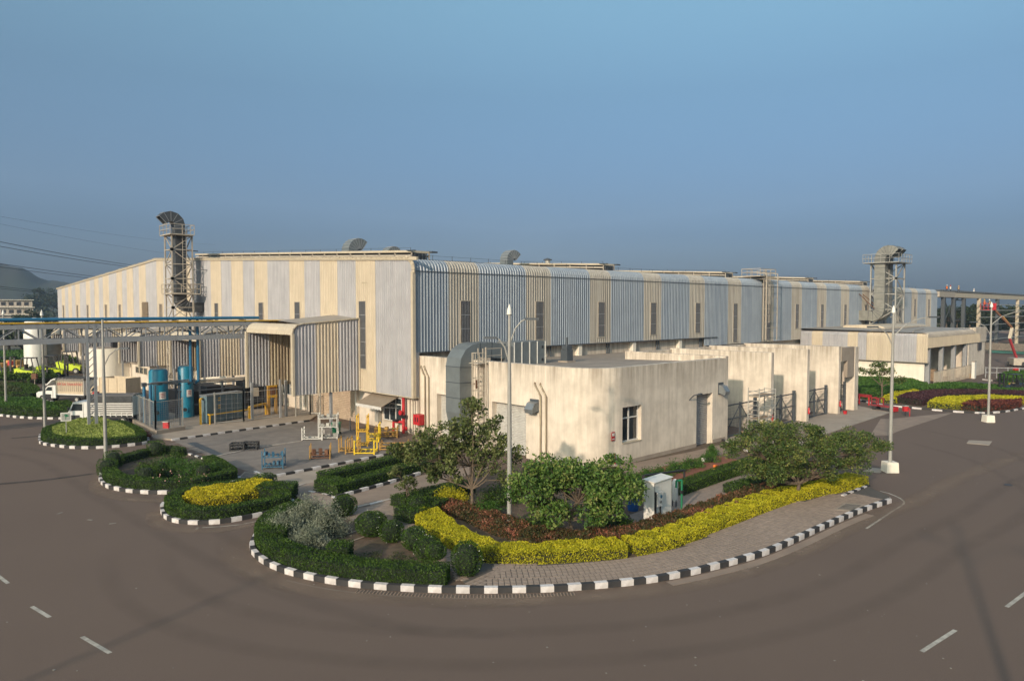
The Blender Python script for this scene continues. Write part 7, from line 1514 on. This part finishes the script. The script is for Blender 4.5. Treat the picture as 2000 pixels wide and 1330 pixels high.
planting('green_bed', 'far green hedge bed at the right edge behind the forklift', 'hedge', [(p.x, p.y) for p in GP([(1950, 745), (1965, 752), (2080, 750), (2060, 738), (1970, 737)])], .9, leaf='leaf_green_bed', dens=60, size=.25)
kerbline([(1918, 742), (1945, 745), (1968, 749)], 1.6, 1, h=.15)
# ================================================================ TREES
tree('tall broad dark green tree with a bare trunk, left of the lamp post', tuple(G(922, 1002)), 5.8, [(0, .2, 2.7, 1.7, 1.7, 1.15), (-1.4, 1.5, 2.8, 1.5, 1.4, 1.1), (1.1, -.9, 2.6, 1.2, 1.2, 1.1), (.3, .2, 4.0, 1.2, 1.2, 1.1), (-.9, 1.1, 3.7, 1.2, 1.2, 1.0), (-2.3, 2.4, 2.5, .9, .9, .9), (1.0, -.6, 3.9, .8, .8, .9), (.0, .0, 5.1, .5, .5, .6), (.7, -.7, 1.8, .9, .9, .5), (-.9, .9, 1.8, .9, .9, .5)], 'leaf_tree_a', nclump=150, per=74, size=.155, trunk_h=1.2, tr=.085, cr=.40, seed=5, aspect=.6, name='garden_tree', wsp=.8, flat=.8)
tree('low spreading bright green tree in the red bed right of the lamp post', tuple(G(1127, 1052)), 3.8, [(0, 0, 2.0, 1.5, 1.5, 1.15), (-1.3, 1.3, 1.9, 1.3, 1.3, 1.1), (1.2, -1.1, 1.9, 1.2, 1.2, 1.0), (-.5, .8, 2.7, 1.2, 1.2, .8), (.9, -.4, 2.6, 1.2, 1.2, .7), (1.5, -1.1, 2.4, .7, .7, .7), (-1.5, 1.7, 2.9, .7, .7, .5), (1.6, -.9, 3.2, .6, .6, .4), (-.9, .6, 1.2, 1.0, 1.0, .6), (.7, -.8, 1.2, 1.0, 1.0, .6)], 'leaf_tree_b', nclump=195, per=85, size=.16, trunk_h=.8, tr=.08, cr=.42, seed=9, lean=(-.25, .25), aspect=.6, name='garden_tree', flat=.8)
tree('wide feathery green tree over the yellow hedge at the right of the garden', tuple(G(1560, 978)), 4.6, [(0, 0, 2.4, 1.9, 1.9, 1.1), (-1.7, 1.7, 2.5, 1.5, 1.5, 1.0), (1.5, -1.3, 2.7, 1.5, 1.5, .95), (.2, .5, 3.4, 1.6, 1.6, .7), (2.5, -1.8, 3.1, 1.0, 1.0, .7), (-1.7, .6, 1.5, 1.2, 1.0, .9), (-.9, 1.6, 3.4, 1.0, 1.0, .6), (2.0, -2.0, 2.0, .9, .9, .7), (3.1, -2.7, 2.8, .6, .6, .6), (.4, -.4, 1.5, 1.2, 1.2, .6), (-2.0, 1.6, 1.6, .9, .9, .7)], 'leaf_tree_c', nclump=250, per=110, size=.125, trunk_h=.9, tr=.10, cr=.44, seed=12, aspect=.45, flat=.6, name='garden_tree')
tree('young tree with thin layered branches before the white wall on the right', tuple(G(1722, 783)), 4.2, [(0, 0, 3.0, 1.3, 1.3, .7), (-1.6, 1.6, 3.3, .9, .9, .35), (1.1, -1.2, 2.2, 1.0, 1.0, .5), (0, .2, 3.8, .9, .9, .4)], 'leaf_tree_c', nclump=38, per=42, size=.22, trunk_h=1.6, tr=.09, cr=.5, seed=15, name='garden_tree')
tree('small sapling with sparse leaves left of the first garden tree', tuple(G(795, 992)), 2.2, [(0, 0, 1.1, .5, .5, .6), (-.3, .4, 1.7, .35, .35, .35)], 'leaf_tree_a', nclump=16, per=45, size=.14, trunk_h=.6, tr=.045, cr=.28, seed=18, name='sapling')
fr_ = 'trees on the far left beneath the hills'
for k, (px, py, dist, r, h, zl) in enumerate(((60, 600, 300, 6, 10, 0), (48, 618, 260, 6, 8, 0), (84, 612, 240, 5, 8, 0), (25, 622, 250, 6, 7.5, 0), (8, 628, 240, 6, 7, 0), (100, 620, 230, 5, 7, 0), (40, 640, 210, 6, 6.5, 0), (15, 650, 200, 6, 6.5, 0), (60, 640, 205, 5, 5.5, 0), (-15, 640, 200, 6, 7, 0), (-40, 630, 210, 7, 7.5, 0))):
    c = far(px, 603, dist); pos = ('tallest, left of the white silo', 'before the pale far building', 'beside the hall corner', 'at the left below the hills', 'at the left edge', 'touching the hall corner', 'behind the pipe bridge, middle', 'behind the pipe bridge, left', 'behind the silo', 'cut by the left edge', 'outside the left edge')[k]
    tree('dark green far tree ' + pos, (c.x, c.y, 0), h, [(0, 0, h * .55, r * .8, r * .8, h * .36), (r * .5, -r * .4, h * .42, r * .6, r * .6, h * .3), (-r * .5, r * .4, h * .45, r * .6, r * .6, h * .3)], 'leaf_far', nclump=40, per=55, size=.75, trunk_h=h * .25, tr=.3, cr=1.5, group=fr_, seed=30 + k, name='far_tree')
for k, (px, dist, r, h) in enumerate(((72, 620, 13, 26), (93, 640, 12, 27), (58, 600, 9, 20), (104, 600, 10, 22))):
    c = far(px, 603, dist); tree('hazy tall tree on the hill foot, ' + ('middle of the group', 'tallest of the group', 'leftmost of the group', 'rightmost beside the hall')[k], (c.x, c.y, 0), h, [(0, 0, h * .6, r * .8, r * .8, h * .33), (r * .5, -r * .4, h * .5, r * .6, r * .6, h * .25)], 'leaf_far', nclump=34, per=45, size=1.5, trunk_h=h * .25, tr=.5, cr=3.2, group='hazy tall trees at the hill foot', seed=50 + k, name='far_tree')
g = np.random.default_rng(77)
for k in range(15):
    px = 1835 + k * 16 + g.uniform(-5, 5); dist = 330 + g.uniform(0, 120); c = far(px, 603, dist); h = g.uniform(9, 14); r = h * .7
    tree('dark far tree behind the bare steel frame, ' + ('first', 'second', 'third', 'fourth', 'fifth', 'sixth', 'seventh', 'eighth', 'ninth', 'tenth', 'eleventh', 'twelfth', 'thirteenth', 'fourteenth', 'fifteenth')[k] + ' from the left of the line', (c.x, c.y, 0), h, [(0, 0, h * .55, r, r, h * .36)], 'leaf_far', nclump=26, per=45, size=1.1, trunk_h=h * .3, tr=.35, cr=2.2, group='tree line behind the bare steel frame', seed=80 + k, name='far_tree')
g = np.random.default_rng(5); cc_ = []
for k in range(2600):
    px = g.uniform(-250, 2300); px = px if (px < 115 or px > 1830) else (px * .2 + 1830); d = g.uniform(380, 900); c = far(px, 603, d); cc_.append((c.x, c.y, g.uniform(0, 7)))
P_ = np.repeat(np.array(cc_), 16, 0); P_ += g.normal(size=P_.shape) * np.array([3.2, 3.2, 2.0]); P_[:, 2] = abs(P_[:, 2])
o = bpy.data.objects.new('far_woodland', leaves_mesh('far_woodland', P_, np.tile([0, 0, 1.0], (len(P_), 1)), 1.8, 'leaf_far', .8)); COL.objects.link(o); tag(o, kind='stuff')
# scrub on the left beyond the forklifts
for k, (poly, lf) in enumerate((([(-60, 735), (80, 732), (110, 745), (60, 752), (-60, 752)], 'leaf_hedge'), ([(40, 712), (120, 705), (150, 712), (80, 722)], 'leaf_hedge'), ([(-80, 700), (60, 694), (60, 706), (-80, 712)], 'leaf_green_bed'))):
    planting('green_bed', 'rough green shrub bed far left, ' + ('behind the lime forklifts', 'beside the white silo', 'beyond the orange containers')[k], 'shrub bed', [(p.x, p.y) for p in GP(poly)], 1.0, leaf=lf, dens=14, size=.5, bump=.3, bf=.6, clump=.2, cf=.8, core='bed_core')
# far buildings on the left
c = far(30, 603, 330); t = thing('far_building', 'pale far building with three stepped floors below the hill, upper left', 'building', (c.x, c.y, 0), AZ + R(38) - R(90))
for k, (w_, z0, z1) in enumerate(((11.5, 0, 7.5), (11.2, 7.7, 10.4), (10.8, 10.6, 13.2))): MB().box(-w_ / 2, 0, z0, w_ / 2, 9, z1).build('wall', 'cream_plaster', t); MB().box(-w_ / 2 - .5, -.7, z1, w_ / 2 + .5, 9.5, z1 + .25).build('slab', 'white_plaster', t)
for k in range(4):
    for z in (8.3, 11.2): MB().box(-4.4 + k * 2.4, -.06, z, -3.0 + k * 2.4, -.01, z + 1.3).build('window', 'louvre', t)
c = far(103, 603, 300); t = thing('far_building', 'low white far building at the hall corner with a dark roof', 'building', (c.x, c.y, 0), AZ + R(38) - R(90)); MB().box(-4, 0, 0, 6, 8, 6.0).build('wall', 'white_plaster', t); MB().box(-4.5, -.5, 6.0, 6.5, 8.5, 7.0).build('roof', 'dark_steel', t)
# ================================================================ HAZE
hz = MB().box(-900, -900, -2.2, 2700, 2700, 420).mesh('haze', [])
m = bpy.data.materials.new('haze'); m.use_nodes = True; n = m.node_tree.nodes; n.remove(n['Principled BSDF']); v = n.new('ShaderNodeVolumePrincipled')
v.inputs['Color'].default_value = (0.55, 0.74, 1.0, 1); v.inputs['Density'].default_value = HAZE_D; v.inputs['Anisotropy'].default_value = 0.0
m.node_tree.links.new(v.outputs[0], n['Material Output'].inputs['Volume'])
o = bpy.data.objects.new('haze', hz); hz.materials.append(m); COL.objects.link(o); tag(o, kind='stuff')
S.cycles.volume_bounces = 0; S.cycles.volume_step_rate = 10.0
